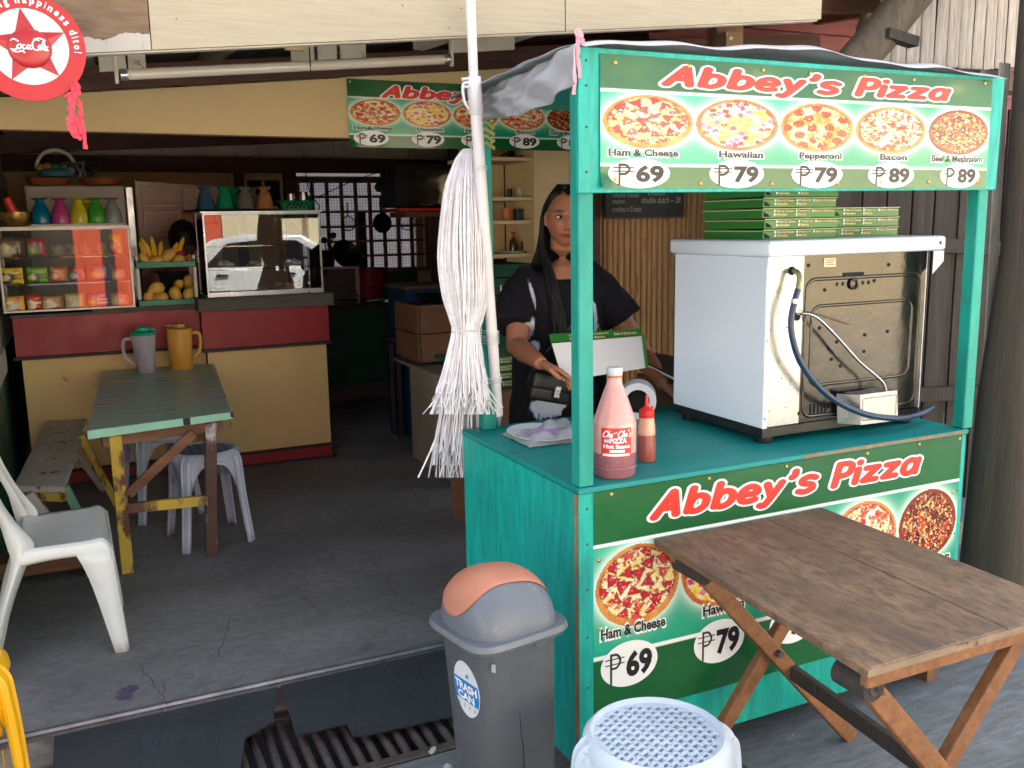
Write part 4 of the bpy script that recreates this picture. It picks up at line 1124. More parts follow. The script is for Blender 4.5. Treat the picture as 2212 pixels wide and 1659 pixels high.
t = bundle('straw_bundle', 'upper bundle of shiny white plastic straws hanging from the pole', 5, [(560, upper, .0019, 0)], M_straw, 2.82)
mb = MB(); mb.tube([PB(1006 + 30 * math.cos(a), 718 + 3 * math.sin(a), 2.82 + .03 * math.sin(a)) for a in np.linspace(0, 2 * math.pi, 20)[:-1]], .003, 6, closed=True); obj('tie', mb, M_twine, t)
mb = MB(); mb.tube([PB(1010, 330, 2.82), PB(1022, 312, 2.84), PB(1036, 300, 2.86)], .003, 6); obj('hanging_string', mb, M_twine, t)
lower = [(740, 1006, 26, .03), (820, 1002, 34, .04), (880, 996, 44, .05), (950, 992, 54, .06), (1050, 990, 66, .06)]
t = bundle('straw_bundle', 'lower tier of white plastic straws with frayed ends below the upper bundle', 8, [(130, lower, .0022, 0)], M_straw)

# ------------------------------------------------------------------ folding table at the stall
M_tabletop = mat('worn_table_boards', srgb(128, 102, 76), .55, var=.30, scale=3, bump=.4, bscale=60, wear=srgb(66, 53, 46), wamt=.46, wscale=5, grain=.85, gcol=srgb(74, 58, 46), stretch=(1.6, .5, 1), wsharp=.22)
M_tableleg = mat('orange_brown_leg', srgb(146, 98, 60), .6, var=.22, scale=9, bump=.2, wear=srgb(92, 70, 54), wamt=.42, wscale=8, grain=.6, gcol=srgb(104, 66, 40), wsharp=.25)
M_tabedge = mat('pale_table_edge', srgb(140, 120, 96), .75, var=.2, scale=14, bump=.3, wear=srgb(90, 70, 54), wamt=.35, wscale=20)
ft = thing('folding_table', 'weathered brown wooden folding table with crossed legs in front of the stall', 'table', (1.73, 1.68, 0))
TZ = .735
cA, cB, cC, cD = PZ(1407, 1160, TZ), PZ(1775, 1095, TZ), None, PZ(1868, 1447, TZ)
y0, y1 = 1.263, 2.104; xl, xr = 1.352, 2.0
xm = xl + .41
for a, b, k1, k2 in ((xl, xm - .0006, .060, .045), (xm + .0006, xr, .045, .03)):
    mb = MB(); mb.slab([(a, y0, TZ - .02), (b, y0, TZ - .02), (b + k2, y1, TZ - .02), (a + k1, y1, TZ - .02)], .02, (0, 0, 1)); obj('board', mb, M_tabletop, ft, bevel=.004, seg=2)
mb = MB(); mb.box((xl + .003, y0 - .003, TZ - .018), (xr - .003, y0 - .0005, TZ - .003)); obj('end_edge', mb, M_tabedge, ft)
mb = MB(); mb.box((xl + .02, y0 + .012, TZ - .055), (xr - .02, y0 + .035, TZ - .021)); obj('apron', mb, M_tableleg, ft, bevel=.003)
mb = MB(); mb.box((xl + .09, y1 - .06, TZ - .06), (xr - .02, y1 - .035, TZ - .021)); obj('apron', mb, M_tableleg, ft, bevel=.003)
def leg(p, q, w=.045, h=.026, name='leg'):
    mb = MB(); mb.bar(p, q, h, w, up=(0, 0, 1)); return obj(name, mb, M_tableleg, ft, bevel=.004, seg=2)
leg((1.40, 1.335, .685), (2.0, 1.335, .005), .05, .03)
leg((1.99, 1.37, .68), (1.43, 1.37, .005), .045, .03)
leg((1.47, 1.995, .685), (2.085, 1.995, .005), .046, .028)
leg((2.03, 2.03, .685), (1.50, 2.03, .005), .046, .028)
mb = MB(); mb.tube([(1.40, 1.285, .672), (1.40, 1.375, .672)], .03, 18); obj('pivot_block', mb, M_fence, ft, smooth=True)
mb = MB(); mb.tube([(1.40, 1.26, .672), (1.40, 1.30, .672)], .005, 8); mb.tube([(1.40, 1.281, .672), (1.40, 1.2845, .672)], .014, 12); obj('bolt', mb, M_rebar, ft, smooth=True)
mb = MB(); mb.tube([(1.47, 1.94, .672), (1.47, 2.06, .672)], .028, 16); obj('pivot_block', mb, M_fence, ft, smooth=True)
mb = MB(); mb.tube([(1.765, 1.965, .365), (1.765, 1.9805, .365)], .011, 10); obj('bolt', mb, M_rebar, ft, smooth=True)
mb = MB(); mb.bar((1.83, 2.0, .29), (1.80, 1.36, .26), .026, .045); obj('stretcher', mb, M_fence, ft, bevel=.004)
mb = MB(); mb.bar((1.56, 2.0, .10), (1.56, 1.36, .10), .026, .04); obj('stretcher', mb, M_fence, ft, bevel=.004)

# ------------------------------------------------------------------ plastic stools
M_stool = mat('white_blue_plastic', srgb(196, 209, 222), .42, var=.06, scale=9, bump=.05, wear=srgb(160, 170, 178), wamt=.3, wscale=14, wsharp=.4)
M_stoolw = mat('worn_white_plastic', srgb(186, 196, 208), .5, var=.08, scale=8, bump=.05, wear=srgb(130, 134, 140), wamt=.26, wscale=12, wsharp=.3)
M_wovenseat = mat('dark_woven_seat', srgb(96, 100, 106), .5, var=.1)
M_yel = plastic('yellow_plastic', srgb(240, 180, 20), .4)
def arc_pts(a, b, drop, top):
    pass
def make_stool(name, label, m, loc, rotz, R=.15, H=.45, spread=.20, holes=True, seatm=None, group=None):
    t = thing(name, label, 'stool', loc, rotz, group)
    mb = MB()
    # seat rim profile
    mb.lathe([(R * .90, H - .012), (R * .925, H - .001), (R * .96, H + .003), (R * 1.0, H - .001), (R * 1.07, H - .014), (R * 1.09, H - .035), (R * 1.04, H - .04), (R * .96, H - .03), (R * .90, H - .02)], n=48, cap=False)
    obj('seat_rim', mb, m, t, local=True, smooth=True)
    mb = MB()
    if holes:
        cx, cy = R * .150, R * .115; Rr = R * .92
        nx = int(Rr / cx) + 2; ny = int(Rr / cy) + 2
        for j in range(-ny, ny + 1):
            for i in range(-nx, nx + 1):
                x = (i + (.5 if j % 2 else 0)) * cx; y = j * cy
                out = [(x - cx / 2, y - cy / 2), (x, y - cy / 2), (x + cx / 2, y - cy / 2), (x + cx / 2, y), (x + cx / 2, y + cy / 2), (x, y + cy / 2), (x - cx / 2, y + cy / 2), (x - cx / 2, y)]
                if any(math.hypot(*q) > Rr for q in out): 
                    if math.hypot(x, y) > Rr + cx: continue
                    k = [max(1, math.hypot(*q) / Rr) for q in out]; out = [(q[0] / kk, q[1] / kk) for q, kk in zip(out, k)]
                    b = len(mb.v); mb.v += [Vector((*q, H - .008)) for q in out]; mb.f.append(tuple(b + n for n in range(8))); continue
                a = cx * .40; bb = cy * .24
                inn = [(x - a * .62, y - bb * .7), (x, y - bb), (x + a * .62, y - bb * .7), (x + a, y), (x + a * .62, y + bb * .7), (x, y + bb), (x - a * .62, y + bb * .7), (x - a, y)]
                b = len(mb.v); mb.v += [Vector((*q, H - .008 + .0012 * ((i + j) % 2))) for q in out] + [Vector((*q, H - .010)) for q in inn] + [Vector((*q, H - .016)) for q in inn]
                for n in range(8):
                    n2 = (n + 1) % 8; mb.f.append((b + n, b + n2, b + 8 + n2, b + 8 + n)); mb.f.append((b + 8 + n, b + 8 + n2, b + 16 + n2, b + 16 + n))
        obj('seat', mb, m, t, local=True)
    else:
        mb.lathe([(.001, H - .004), (R * .5, H - .006), (R * .91, H - .010)], n=36, cap=False); obj('seat', mb, seatm or m, t, local=True, smooth=True)
    for k in range(4):
        a = math.pi / 4 + k * math.pi / 2; d = Vector((math.cos(a), math.sin(a), 0)); s = Vector((-d.y, d.x, 0))
        p = [d * (R * .93) + Vector((0, 0, H - .012)), d * (R * 1.10) + Vector((0, 0, H - .03)), d * (R * 1.17) + Vector((0, 0, H - .08)), d * (R * 1.19 + .01) + Vector((0, 0, H * .5)), d * spread + Vector((0, 0, 0))]
        pp = smooth_pts(p, 4); n = len(pp)
        wd = [.030 + .0 * i for i in range(n)]
        mb = MB(); vs = []; fs = []
        for i, q in enumerate(pp):
            f = i / (n - 1); w2 = .030 - .010 * f; dp = .014 - .004 * f
            prof = [(-w2, -dp), (-w2, dp * .2), (-w2 * .6, dp), (-w2 * .35, dp * .55), (0, dp * .7), (w2 * .35, dp * .55), (w2 * .6, dp), (w2, dp * .2), (w2, -dp)]
            nrmv = d
            if f < .2: nrmv = (d + Vector((0, 0, 1)) * (1 - f * 5)).normalized()
            for (aa, bb) in prof: vs.append(q + s * aa + nrmv * bb)
        m9 = 9
        for i in range(n - 1):
            for j in range(m9 - 1): fs.append((i * m9 + j, i * m9 + j + 1, (i + 1) * m9 + j + 1, (i + 1) * m9 + j))
        mb.add(vs, fs); obj('leg', mb, m, t, local=True, smooth=True, solid=.003)
        # arch web to the next leg
        a2 = a + math.pi / 2; d2 = Vector((math.cos(a2), math.sin(a2), 0))
        A = d * (R * 1.15) + s * .022; B = d2 * (R * 1.15) - Vector((-d2.y, d2.x, 0)) * .022
        mb = MB(); vs = []; fs = []; n = 14
        for i in range(n + 1):
            f = i / n; base = A.lerp(B, f); bow = (d + d2).normalized() * (R * .10) * math.sin(math.pi * f)
            zt = H - .02; zb = H - .05 - .12 * (abs(2 * f - 1) ** 3.2)
            q = base * 1.0 + bow
            vs += [q * .97 + Vector((0, 0, zt)), q + Vector((0, 0, (zt + zb) / 2 + .004)), q + Vector((0, 0, zb)), q * .93 + Vector((0, 0, zb))]
        for i in range(n):
            for j in range(3): fs.append((i * 4 + j, i * 4 + j + 1, i * 4 + j + 5, i * 4 + j + 4))
        mb.add(vs, fs); obj('arch', mb, m, t, local=True, smooth=True, solid=.003)
    return t
c = PZ(1419, 1580, .452)
make_stool('plastic_stool', 'pale blue white plastic stool with a perforated round seat in the foreground', M_stool, (c.x, c.y, 0), rad(28), R=.160, H=.452, spread=.23)
make_stool('plastic_stool', 'grey white plastic stool with dark woven seat half under the green table', M_stoolw, (.495, 4.58, FZ), rad(8), R=.15, H=.45, spread=.22, holes=True)
make_stool('plastic_stool', 'grey white plastic stool pushed furthest under the green table', M_stoolw, (.32, 5.14, FZ), rad(14), R=.15, H=.455, spread=.22, holes=False)
make_stool('plastic_stool', 'bright yellow plastic stool cut off by the left edge', M_yel, (-.425, 2.82, .0), rad(18), R=.155, H=.45, spread=.205, holes=False)
for o in bpy.data.objects:
    pass
mb = MB()
for k in range(26):
    y = -.13 + k * .0105; w_ = math.sqrt(max(0, .128 ** 2 - y * y))
    pts = [(x, y + .004 * math.sin(x * 160), .565 - FZ - .001) for x in np.linspace(-w_, w_, 24)]
    if w_ > .03: mb.tube([Vector(p) + Vector((.495, 4.58, FZ)) for p in pts], .0042, 5)
wv = [o for o in bpy.data.objects if o.get('label', '').startswith('grey white plastic stool with dark woven')][0]
obj('woven_seat', mb, M_wovenseat, wv, kind='stuff')

# ------------------------------------------------------------------ white plastic chair at the left
M_chair = mat('aged_white_plastic', srgb(222, 226, 220), .42, var=.05, scale=5, bump=.04, wear=srgb(150, 140, 116), wamt=.32, wscale=9, wsharp=.35)
ch = thing('plastic_chair', 'white plastic chair facing right beside the green topped table', 'chair', (-.175, 3.68, FZ))
SZ = .42
def seatf(u, v):      # u from back(left) to front(right), v across
    x = -.085 + .295 * u; y = -.215 + .43 * v
    y *= (1 + .05 * u)
    z = SZ - .018 * math.sin(math.pi * v) * (1 - .3 * u) - .012 * (1 - u) * math.sin(math.pi * v) + (.004 * math.cos((u - .9) * 14) if u > .8 else 0)
    if u > .93: z -= (u - .93) * .35
    return Vector((x, y, z))
mb = MB(); mb.grid(seatf, 24, 20); obj('seat', mb, M_chair, ch, local=True, smooth=True, solid=.005)
for s in (-1, 1):   # side skirts
    def sk(u, v, s=s):
        p = seatf(u, 0 if s < 0 else 1); dz = .045 + .012 * abs(2 * u - 1) ** 2
        return p + Vector((0, s * (.008 * math.sin(v * 3)), -v * dz))
    mb = MB(); mb.grid(sk, 20, 4); obj('skirt', mb, M_chair, ch, local=True, smooth=True, solid=.004)
    # front leg: angle section tapering
    A = seatf(1, 0 if s < 0 else 1)
    mb = MB(); vs = []; fs = []
    for i in range(9):
        f = i / 8; q = Vector((A.x + .0 + .028 * f, A.y + s * .012 * f, A.z - .01 - (A.z - .01) * f)); w2 = .075 - .03 * f + (.02 * (1 - f) ** 6)
        bow = .006 * math.sin(f * 3)
        vs += [q + Vector((-w2 - .02 * (1 - f), s * .002, 0)), q + Vector((-w2 * .4, s * .008, 0)), q + Vector((-.012, s * .008, 0)), q + Vector((.0, s * .0, 0)), q + Vector((.003, -s * .02, 0)), q + Vector((0, -s * (w2 * .75), 0))]
    for i in range(8):
        for j in range(5): fs.append((i * 6 + j, i * 6 + j + 1, i * 6 + j + 7, i * 6 + j + 6))
    mb.add(vs, fs); obj('leg', mb, M_chair, ch, local=True, smooth=True, solid=.004)
    # back leg and backrest upright in one sweep
    mb = MB(); vs = []; fs = []
    path = [(-.20, 0), (-.145, .2), (-.085, .36), (-.068, .425), (-.092, .50), (-.125, .58), (-.15, .65), (-.195, .80)]
    pp = smooth_pts([(x, z) for x, z in path], 5)
    for i, (x, z) in enumerate(pp):
        f = i / (len(pp) - 1); w2 = .020 + .020 * math.exp(-((f - .45) / .12) ** 2)
        vs += [Vector((x - w2, s * .21, z)), Vector((x, s * .222, z)), Vector((x + w2, s * .205, z))]
    for i in range(len(pp) - 1):
        for j in range(2): fs.append((i * 3 + j, i * 3 + j + 1, i * 3 + j + 4, i * 3 + j + 3))
    mb.add(vs, fs); obj('upright', mb, M_chair, ch, local=True, smooth=True, solid=.005)
def fr(u, v):
    p = seatf(1, u); return p + Vector((.004 + .004 * v, 0, -.07 * v * (.45 + .55 * abs(2 * u - 1) ** 2)))
mb = MB(); mb.grid(fr, 20, 4); obj('front_apron', mb, M_chair, ch, local=True, smooth=True, solid=.004)
mb = MB()
def bk(u, v):
    y = -.2 + .4 * u; z = .70 + .10 * v; x = -.085 - (z - .46) * .32 - .03 * math.sin(math.pi * u)
    return Vector((x, y, z))
mb.grid(bk, 16, 12); obj('backrest', mb, M_chair, ch, local=True, smooth=True, solid=.005)
mb = MB()
for (a, b, c_) in ((.3, .0, .006), (.5, -.02, .0)):
    pass
p0, p1, p2 = Vector((.02, -.06, SZ - .0205)), Vector((.07, -.01, SZ - .0215)), Vector((.12, .06, SZ - .019))
mb.tube(smooth_pts([p0, p1, p2], 8), .0022, 5, flat=((0, 0, 1), .4)); obj('slot', mb, M_dark, ch, local=True)

# ------------------------------------------------------------------ green topped table
M_gtop = mat('green_laminate', srgb(150, 182, 166), .32, var=.05, scale=3, bump=.0, coat=.0, stretch=(.4, 1, 1))
M_gedge = mat('mint_edge', srgb(150, 206, 178), .4, var=.08, scale=20)
M_yleg = mat('yellow_paint_chipped', srgb(206, 176, 66), .55, var=.15, scale=9, wear=srgb(104, 66, 52), wamt=.5, wscale=11, stretch=(1, 1, .5), bump=.15)
M_bleg = mat('brown_paint_chipped', srgb(92, 66, 58), .6, var=.2, scale=9, wear=srgb(190, 186, 182), wamt=.42, wscale=9, stretch=(1, 1, .5), bump=.15)
gt_ = thing('dining_table', 'narrow dining table with mint edged green top and chipped painted legs', 'table', (.3, 5, FZ))
z = .80
FL, FR, BR, BL = PZ(190, 930, z), PZ(500, 890, z), PZ(456, 768, z), PZ(222, 795, z)
def atx(P_, Q_, y): return P_.lerp(Q_, (y - P_.y) / (Q_.y - P_.y))
BL = atx(FL, BL, min(BL.y, 5.90)); BR = atx(FR, BR, min(BR.y, 5.84))
lo = Vector((0, 0, -.004))
mb = MB(); mb.slab([FL, FR, BR, BL], -.02, (0, 0, 1)); obj('top', mb, M_gtop, gt_)
d = (FR - FL).normalized(); nn = Vector((d.y, -d.x, 0))
mb = MB(); mb.slab([FL + nn * .002 - d * .004, FR + nn * .002 + d * .004, FR + nn * .002 + d * .004 + Vector((0, 0, -.03)), FL + nn * .002 - d * .004 + Vector((0, 0, -.036))], .004, nn); obj('edge_strip', mb, M_gedge, gt_)
mb = MB(); q = FL.lerp(FR, .64) + nn * .0065; mb.slab([q, q + d * .03, q + d * .03 + Vector((0, 0, -.031)), q + Vector((0, 0, -.031))], .001, nn)
obj('black_tape', mb, M_black, gt_); mb = MB()
q = FR + nn * .0065 - d * .008; mb.slab([q, q + d * .014, q + d * .014 + Vector((0, 0, -.028)), q + Vector((0, 0, -.02))], .001, nn); obj('black_tape', mb, M_black, gt_)
mb = MB(); mb.bar(FL + d * .05 + Vector((0, .05, -.06)), FR - d * .04 + Vector((0, .05, -.055)), .03, .055); obj('apron', mb, M_oldwood, gt_)
fl_, fr_ = PZ(272, 1212, FZ), PZ(467, 1224, FZ)
tl, tr = PY(249, 950, FL.y + .08), PY(453, 930, FR.y + .08)
mb = MB(); mb.bar(Vector((tl.x, FL.y + .06, .76)), Vector((fl_.x, FL.y + .14, FZ)), .05, .045, up=(0, 1, 0)); obj('leg', mb, M_yleg, gt_, bevel=.003, label='chipped yellow leg')
mb = MB(); mb.bar(Vector((tr.x, FR.y + .03, .76)), Vector((fr_.x, FR.y + .08, FZ)), .05, .045, up=(0, 1, 0)); obj('leg', mb, M_bleg, gt_, bevel=.003, label='brown leg with white chips')
for q, mm in ((BL + Vector((.06, -.1, -.03)), M_yleg), (BR + Vector((-.06, -.1, -.03)), M_bleg)):
    mb = MB(); mb.bar(q, Vector((q.x, q.y, FZ)), .045, .045, up=(0, 1, 0)); obj('leg', mb, mm, gt_)
a, b = PY(277, 1068, FL.y + .07), PY(418, 935, FL.y + .07)
mb = MB(); mb.bar(a, b, .02, .042, up=(0, 0, 1)); obj('brace', mb, M_oldwood, gt_, bevel=.002)
a, b = PY(276, 1098, FL.y + .115), PY(448, 1080, FL.y + .115)
mb = MB(); mb.bar(a, b, .025, .045); obj('stretcher', mb, M_yleg, gt_, bevel=.002)

# bench left of it
bn = thing('bench', 'chipped grey topped bench on yellow and green splayed legs along the left wall', 'bench', (-.15, 5.2, FZ))
M_btop = mat('chipped_grey_paint', srgb(196, 188, 176), .6, var=.08, scale=5, bump=.2, wear=srgb(70, 56, 46), wamt=.33, wscale=12, wsharp=.05)
z = .52
q = [PZ(28, 1050, z), PZ(138, 1052, z), PZ(190, 905, z), PZ(100, 908, z)]
mb = MB(); mb.slab(q, -.028, (0, 0, 1)); obj('seat', mb, M_btop, bn, bevel=.004)
mb = MB(); a = q[0] + Vector((.02, .03, -.045)); b = q[1] + Vector((0, .03, -.045)); mb.bar(a, b, .03, .05); obj('cross_bar', mb, M_yleg, bn)
for (u0, v0, u1, v1, m, yy) in ((140, 1050, 168, 1105, mat('mint_leg', srgb(98, 150, 118), .5), 4.42), (62, 1065, 110, 1125, M_btop, 4.42), (175, 940, 240, 1065, M_yleg, 5.4), (160, 975, 215, 1045, M_btop, 5.75)):
    a = PY(u0, v0, yy); b = PY(u1, v1, yy); dd = (b - a).normalized()
    mb = MB(); 
    e = a + dd * ((FZ - a.z) / dd.z); mb.bar(a, e, .035, .045, up=(0, 1, 0)); obj('leg', mb, m, bn, bevel=.002)
# low bench seen under the chair
lb = thing('low_plank', 'low wooden plank on blocks behind the white chair', 'plank', (-.3, 4.35, FZ))
a, b = PY(-80, 1222, 4.3), PY(212, 1190, 4.3)
mb = MB(); mb.box((a.x, 4.28, FZ + .05), (b.x, 4.42, FZ + .12)); obj('board', mb, M_oldwood, lb, bevel=.003)
mb = MB(); mb.box((b.x - .06, 4.29, FZ), (b.x - .02, 4.40, FZ + .049)); obj('block', mb, M_oldwood, lb); mb = MB(); mb.box((a.x + .06, 4.29, FZ), (a.x + .1, 4.40, FZ + .049)); obj('block', mb, M_oldwood, lb)

# ------------------------------------------------------------------ trash bin
M_bin = mat('dark_grey_bin_plastic', srgb(84, 88, 92), .46, var=.12, scale=5, bump=.08, wear=srgb(116, 114, 110), wamt=.36, wscale=8, wsharp=.4)
M_binlid = mat('grey_bin_lid_plastic', srgb(102, 108, 116), .34, var=.08, scale=6, bump=.03, wear=srgb(146, 148, 150), wamt=.28, wscale=16, wsharp=.15)
M_flap = mat('faded_orange_plastic', srgb(178, 118, 94), .55, var=.14, scale=5, bump=.03, wear=srgb(150, 124, 108), wamt=.38, wscale=6, wsharp=.4)
BX, BY, BRZ = .902, 2.045, .62
bi = thing('trash_bin', 'dark grey swing lid trash bin with a faded orange flap against the stall side', 'bin', (BX, BY, 0), rad(10))
def srect(a, b, n=40, e=4.5):
    P_ = []
    for k in range(n):
        t2 = 2 * math.pi * k / n; c, s = math.cos(t2), math.sin(t2)
        P_.append((a * abs(c) ** (2 / e) * (1 if c >= 0 else -1), b * abs(s) ** (2 / e) * (1 if s >= 0 else -1)))
    return P_
def ringloft(levels, n=48, cap=(True, True)):
    mb = MB(); vs = []; fs = []
    for (a, b, z, ox, oy, e) in levels:
        vs += [Vector((x + ox, y + oy, z)) for x, y in srect(a, b, n, e)]
    for i in range(len(levels) - 1):
        for k in range(n): fs.append((i * n + k, i * n + (k + 1) % n, (i + 1) * n + (k + 1) % n, (i + 1) * n + k))
    if cap[0]: fs.append(tuple(range(n - 1, -1, -1)))
    if cap[1]: fs.append(tuple((len(levels) - 1) * n + k for k in range(n)))
    return mb.add(vs, fs)
A_, B_ = .137, .130
mb = ringloft([(.100, .095, .0, .045, .03, 5), (.104, .099, .008, .045, .03, 5), (A_ - .018, B_ - .018, BRZ - .03, 0, 0, 5), (A_ - .016, B_ - .016, BRZ, 0, 0, 5)]); obj('body', mb, M_bin, bi, local=True, smooth=True)
mb = ringloft([(A_ - .014, B_ - .014, BRZ - .022, 0, 0, 5), (A_ + .004, B_ + .004, BRZ - .02, 0, 0, 5), (A_ + .012, B_ + .012, BRZ - .008, 0, 0, 5), (A_ + .008, B_ + .008, BRZ + .006, 0, 0, 5), (A_ - .008, B_ - .008, BRZ + .008, 0, 0, 5)]); obj('rim', mb, M_binlid, bi, local=True, smooth=True)
HL = .140
def lid(th, ph, k=1.0):
    """th: 0..pi over x, ph: -1..1 across y"""
    y = B_ * .97 * ph; s = (1 - abs(ph) ** 2.1) ** (1 / 2.0)
    c, q = math.cos(th), math.sin(th)
    x = -A_ * .97 * (abs(c) ** .75) * (1 if c > 0 else -1) * max(.05, s) ** .42
    return Vector((x * k, y * k, BRZ + .005 + HL * (abs(q) ** .85) * s ** 1.15 * (1 - .14 * x / A_) * k))
def lidf(u, v): return lid(math.pi * u, math.sin((v - .5) * math.pi))
mb = MB(); mb.grid(lidf, 40, 40); obj('lid', mb, M_binlid, bi, local=True, smooth=True)
def flapf(u, v):
    th = math.pi * (.06 + .88 * u); q = (v - .5) * 2
    w_ = .62 * (1 - abs(2 * u - 1) ** 7) ** .5 if abs(2 * u - 1) < 1 else 0
    wc = .62 * (max(0, 1 - abs(2 * u - 1) ** 4)) ** .5
    p = lid(th, q * max(wc, .02) + .08)
    c = Vector((0, 0, BRZ)); return c + (p - c) * 1.022
mb = MB(); mb.grid(flapf, 40, 16); obj('flap', mb, M_flap, bi, local=True, smooth=True, solid=.003)
mb = MB(); pts = [(.02 * math.cos(a) , .022 * math.sin(a)) for a in np.linspace(math.pi, 2 * math.pi, 14)]
mb.prism(pts, lambda x, y, h: Vector((.045 + x, -(B_ - .012) - h - .0, BRZ - .018 + y)), 0, .006); obj('catch', mb, M_bin, bi, local=True)
# round sticker on the left side
def sside(a, b, h):  # a along -y..y, b up ; left face of the body
    z = .47 + b; f = z / (BRZ - .03); x = -(.104 + (A_ - .018 - .104) * f) + .045 * (1 - f)
    return Vector((x - h - .001 + .012 * (abs(a) / .1) ** 4, a + .03 * (1 - f), z))
mb = MB(); mb.prism([(.056 * math.cos(t2) - .02, .078 * math.sin(t2)) for t2 in np.linspace(0, 6.283, 33)[:-1]], sside, 0, .0012); sk_ = obj('sticker', mb, flatmat('sticker_white', srgb(214, 218, 224), .4), bi, local=True)
mb = MB(); mb.prism([(-.02 + x * 1.05, y * 1.3) for x, y in ((-.050, .018), (-.0515, -.012), (-.046, -.028), (.046, -.028), (.0515, -.012), (.050, .018))], sside, .0014, .002); obj('blue_band', mb, flatmat('sticker_blue', srgb(30, 130, 200), .4), sk_, local=True)
mb = text_mb('TRASH', .028, -.068, -.006, .018, sside, .0025, bold=.04); obj('lettering', mb, M_inkw, sk_, local=True)
mb = text_mb('CAN', 0.018, -.056, -.032, -.010, sside, .0025, bold=.04); obj('lettering', mb, M_inkw, sk_, local=True)
mb = text_mb('1 1 1 1', .018, -.056, -.055, -.044, sside, .0018, bold=.01); mb.prism([(-.03 + .006 * math.cos(t2), .04 + .006 * math.sin(t2)) for t2 in np.linspace(0, 6.283, 13)[:-1]], sside, .0014, .002); obj('print', mb, flatmat('grey_print', srgb(110, 130, 150), .5), sk_, local=True)
def sfront(x, b, h):
    z = b; f = z / (BRZ - .03); y = -(.099 + (B_ - .018 - .099) * f) + .03 * (1 - f)
    return Vector((x + .045 * (1 - f), y - h - .0012, z))
mb = MB(); mb.prism([(-.098, .572), (-.086, .568), (-.086, .545), (-.098, .552)], sfront, 0, .001); obj('tape_scrap', mb, flatmat('tape_grey', srgb(150, 152, 154), .5), bi, local=True)
mb = MB(); mb.tube([sfront(x, z, -.0006) for x, z in ((-.02, .42), (-.018, .36), (-.012, .30), (-.013, .22), (-.02, .1), (-.022, .02))], [.0003, .0008, .0012, .0014, .0016, .0018], 5); obj('crack', mb, M_dark, bi, local=True)

# ------------------------------------------------------------------ oven on the stall
M_ovenw = mat('white_oven_enamel', srgb(222, 230, 240), .36, var=.01, scale=2, bump=.01, coat=.3)
M_ovenb = mat('dark_oven_back', srgb(62, 59, 55), .14, metal=.85, var=.15, scale=3, bump=1.0, bscale=5, coat=.2)
M_galv = mat('galvanised_sheet', srgb(170, 172, 172), .28, metal=.9, var=.1, scale=5, bump=.05, bscale=20)
ov = thing('oven', 'white cooking range seen from behind with dark metal back and blue hose', 'oven', (2.27, 2.5, .911))
OX0, OX1, OY0, OY1, OZ0, OZ1 = 1.915, 2.60, 2.252, 2.735, .965, 1.50
mb = MB(); mb.box((OX0, OY0 + .004, OZ0), (OX0 + .006, OY1, OZ1)); mb.box((OX1 - .006, OY0 + .004, OZ0), (OX1, OY1, OZ1)); mb.box((OX0 + .0065, OY1 - .006, OZ0), (OX1 - .0065, OY1, OZ1)); obj('side_panel', mb, M_ovenw, ov, bevel=.002)
mb = MB(); mb.box((OX0 - .001, OY0 - .001, OZ0), (OX0 + .016, OY0 + .003, OZ1)); obj('side_flange', mb, M_ovenw, ov, bevel=.001)
mb = MB(); mb.box((OX0 - .018, OY0 - .03, OZ1 + .001), (OX1 + .045, OY1 + .012, OZ1 + .05)); obj('cooktop', mb, M_ovenw, ov, bevel=.012, seg=3, smooth=True)
mb = MB(); mb.slab([(OX1 - .002, OY0 - .02, OZ1 - .075), (OX1 - .002, OY0 - .02, OZ1), (OX1 + .045, OY0 - .02, OZ1), (OX1 + .045, OY0 - .02, OZ1 - .035)], .002, (0, 1, 0))
obj('top_bracket', mb, M_ovenw, ov); mb = MB()
mb.slab([(OX0 - .016, OY0 - .02, OZ1), (OX0 + .012, OY0 - .02, OZ1), (OX0 + .012, OY0 - .02, OZ1 - .05), (OX0 + .002, OY0 - .02, OZ1 - .06)], .002, (0, 1, 0)); obj('top_bracket', mb, M_ovenw, ov)
mb = MB(); mb.box((OX0 + .0165, OY0 + .001, OZ0 + .004), (OX0 + .145, OY0 + .006, OZ1)); obj('galvanised_strip', mb, M_galv, ov)
mb = MB(); mb.box((OX0 + .1455, OY0 + .003, OZ0 + .004), (OX1 - .0065, OY0 + .008, OZ1)); obj('back_sheet', mb, M_ovenb, ov)
def rrect(x0, x1, z0, z1, r, y, n=6, skew=0):
    P_ = []
    for cx, cz, a0 in ((x1 - r, z1 - r, 0), (x0 + r, z1 - r, 90), (x0 + r, z0 + r, 180), (x1 - r, z0 + r, 270)):
        for k in range(n + 1):
            a = rad(a0 + 90 * k / n); P_.append(Vector((cx + r * math.cos(a), y, cz + r * math.sin(a))))
    return P_
bx0, bx1 = OX0 + .16, OX1 - .03
mb = MB(); mb.tube(rrect(bx0, bx1, OZ0 + .02, OZ1 - .075, .035, OY0 + .003), .006, 8, closed=True, flat=((0, 1, 0), .7)); obj('pressed_ridge', mb, M_ovenb, ov, smooth=True)
mb = MB(); mb.tube(rrect(bx0 + .025, bx1 - .035, OZ0 + .12, OZ1 - .16, .035, OY0 + .003), .0055, 8, closed=True, flat=((0, 1, 0), .7)); obj('pressed_ridge', mb, M_ovenb, ov, smooth=True)
mb = MB()
for x, z in ((2.135, 1.27), (2.23, 1.14), (2.19, 1.165), (2.33, 1.18), (2.21, 1.22), (2.12, 1.09), (2.33, 1.235), (2.43, 1.24), (2.16, 1.08), (2.08, 1.47), (2.42, 1.46), (2.06, 1.0), (2.15, 1.39), (2.36, 1.41)):
    mb.tube([(x, OY0 + .0025, z), (x, OY0 + .001, z)], .006, 10)
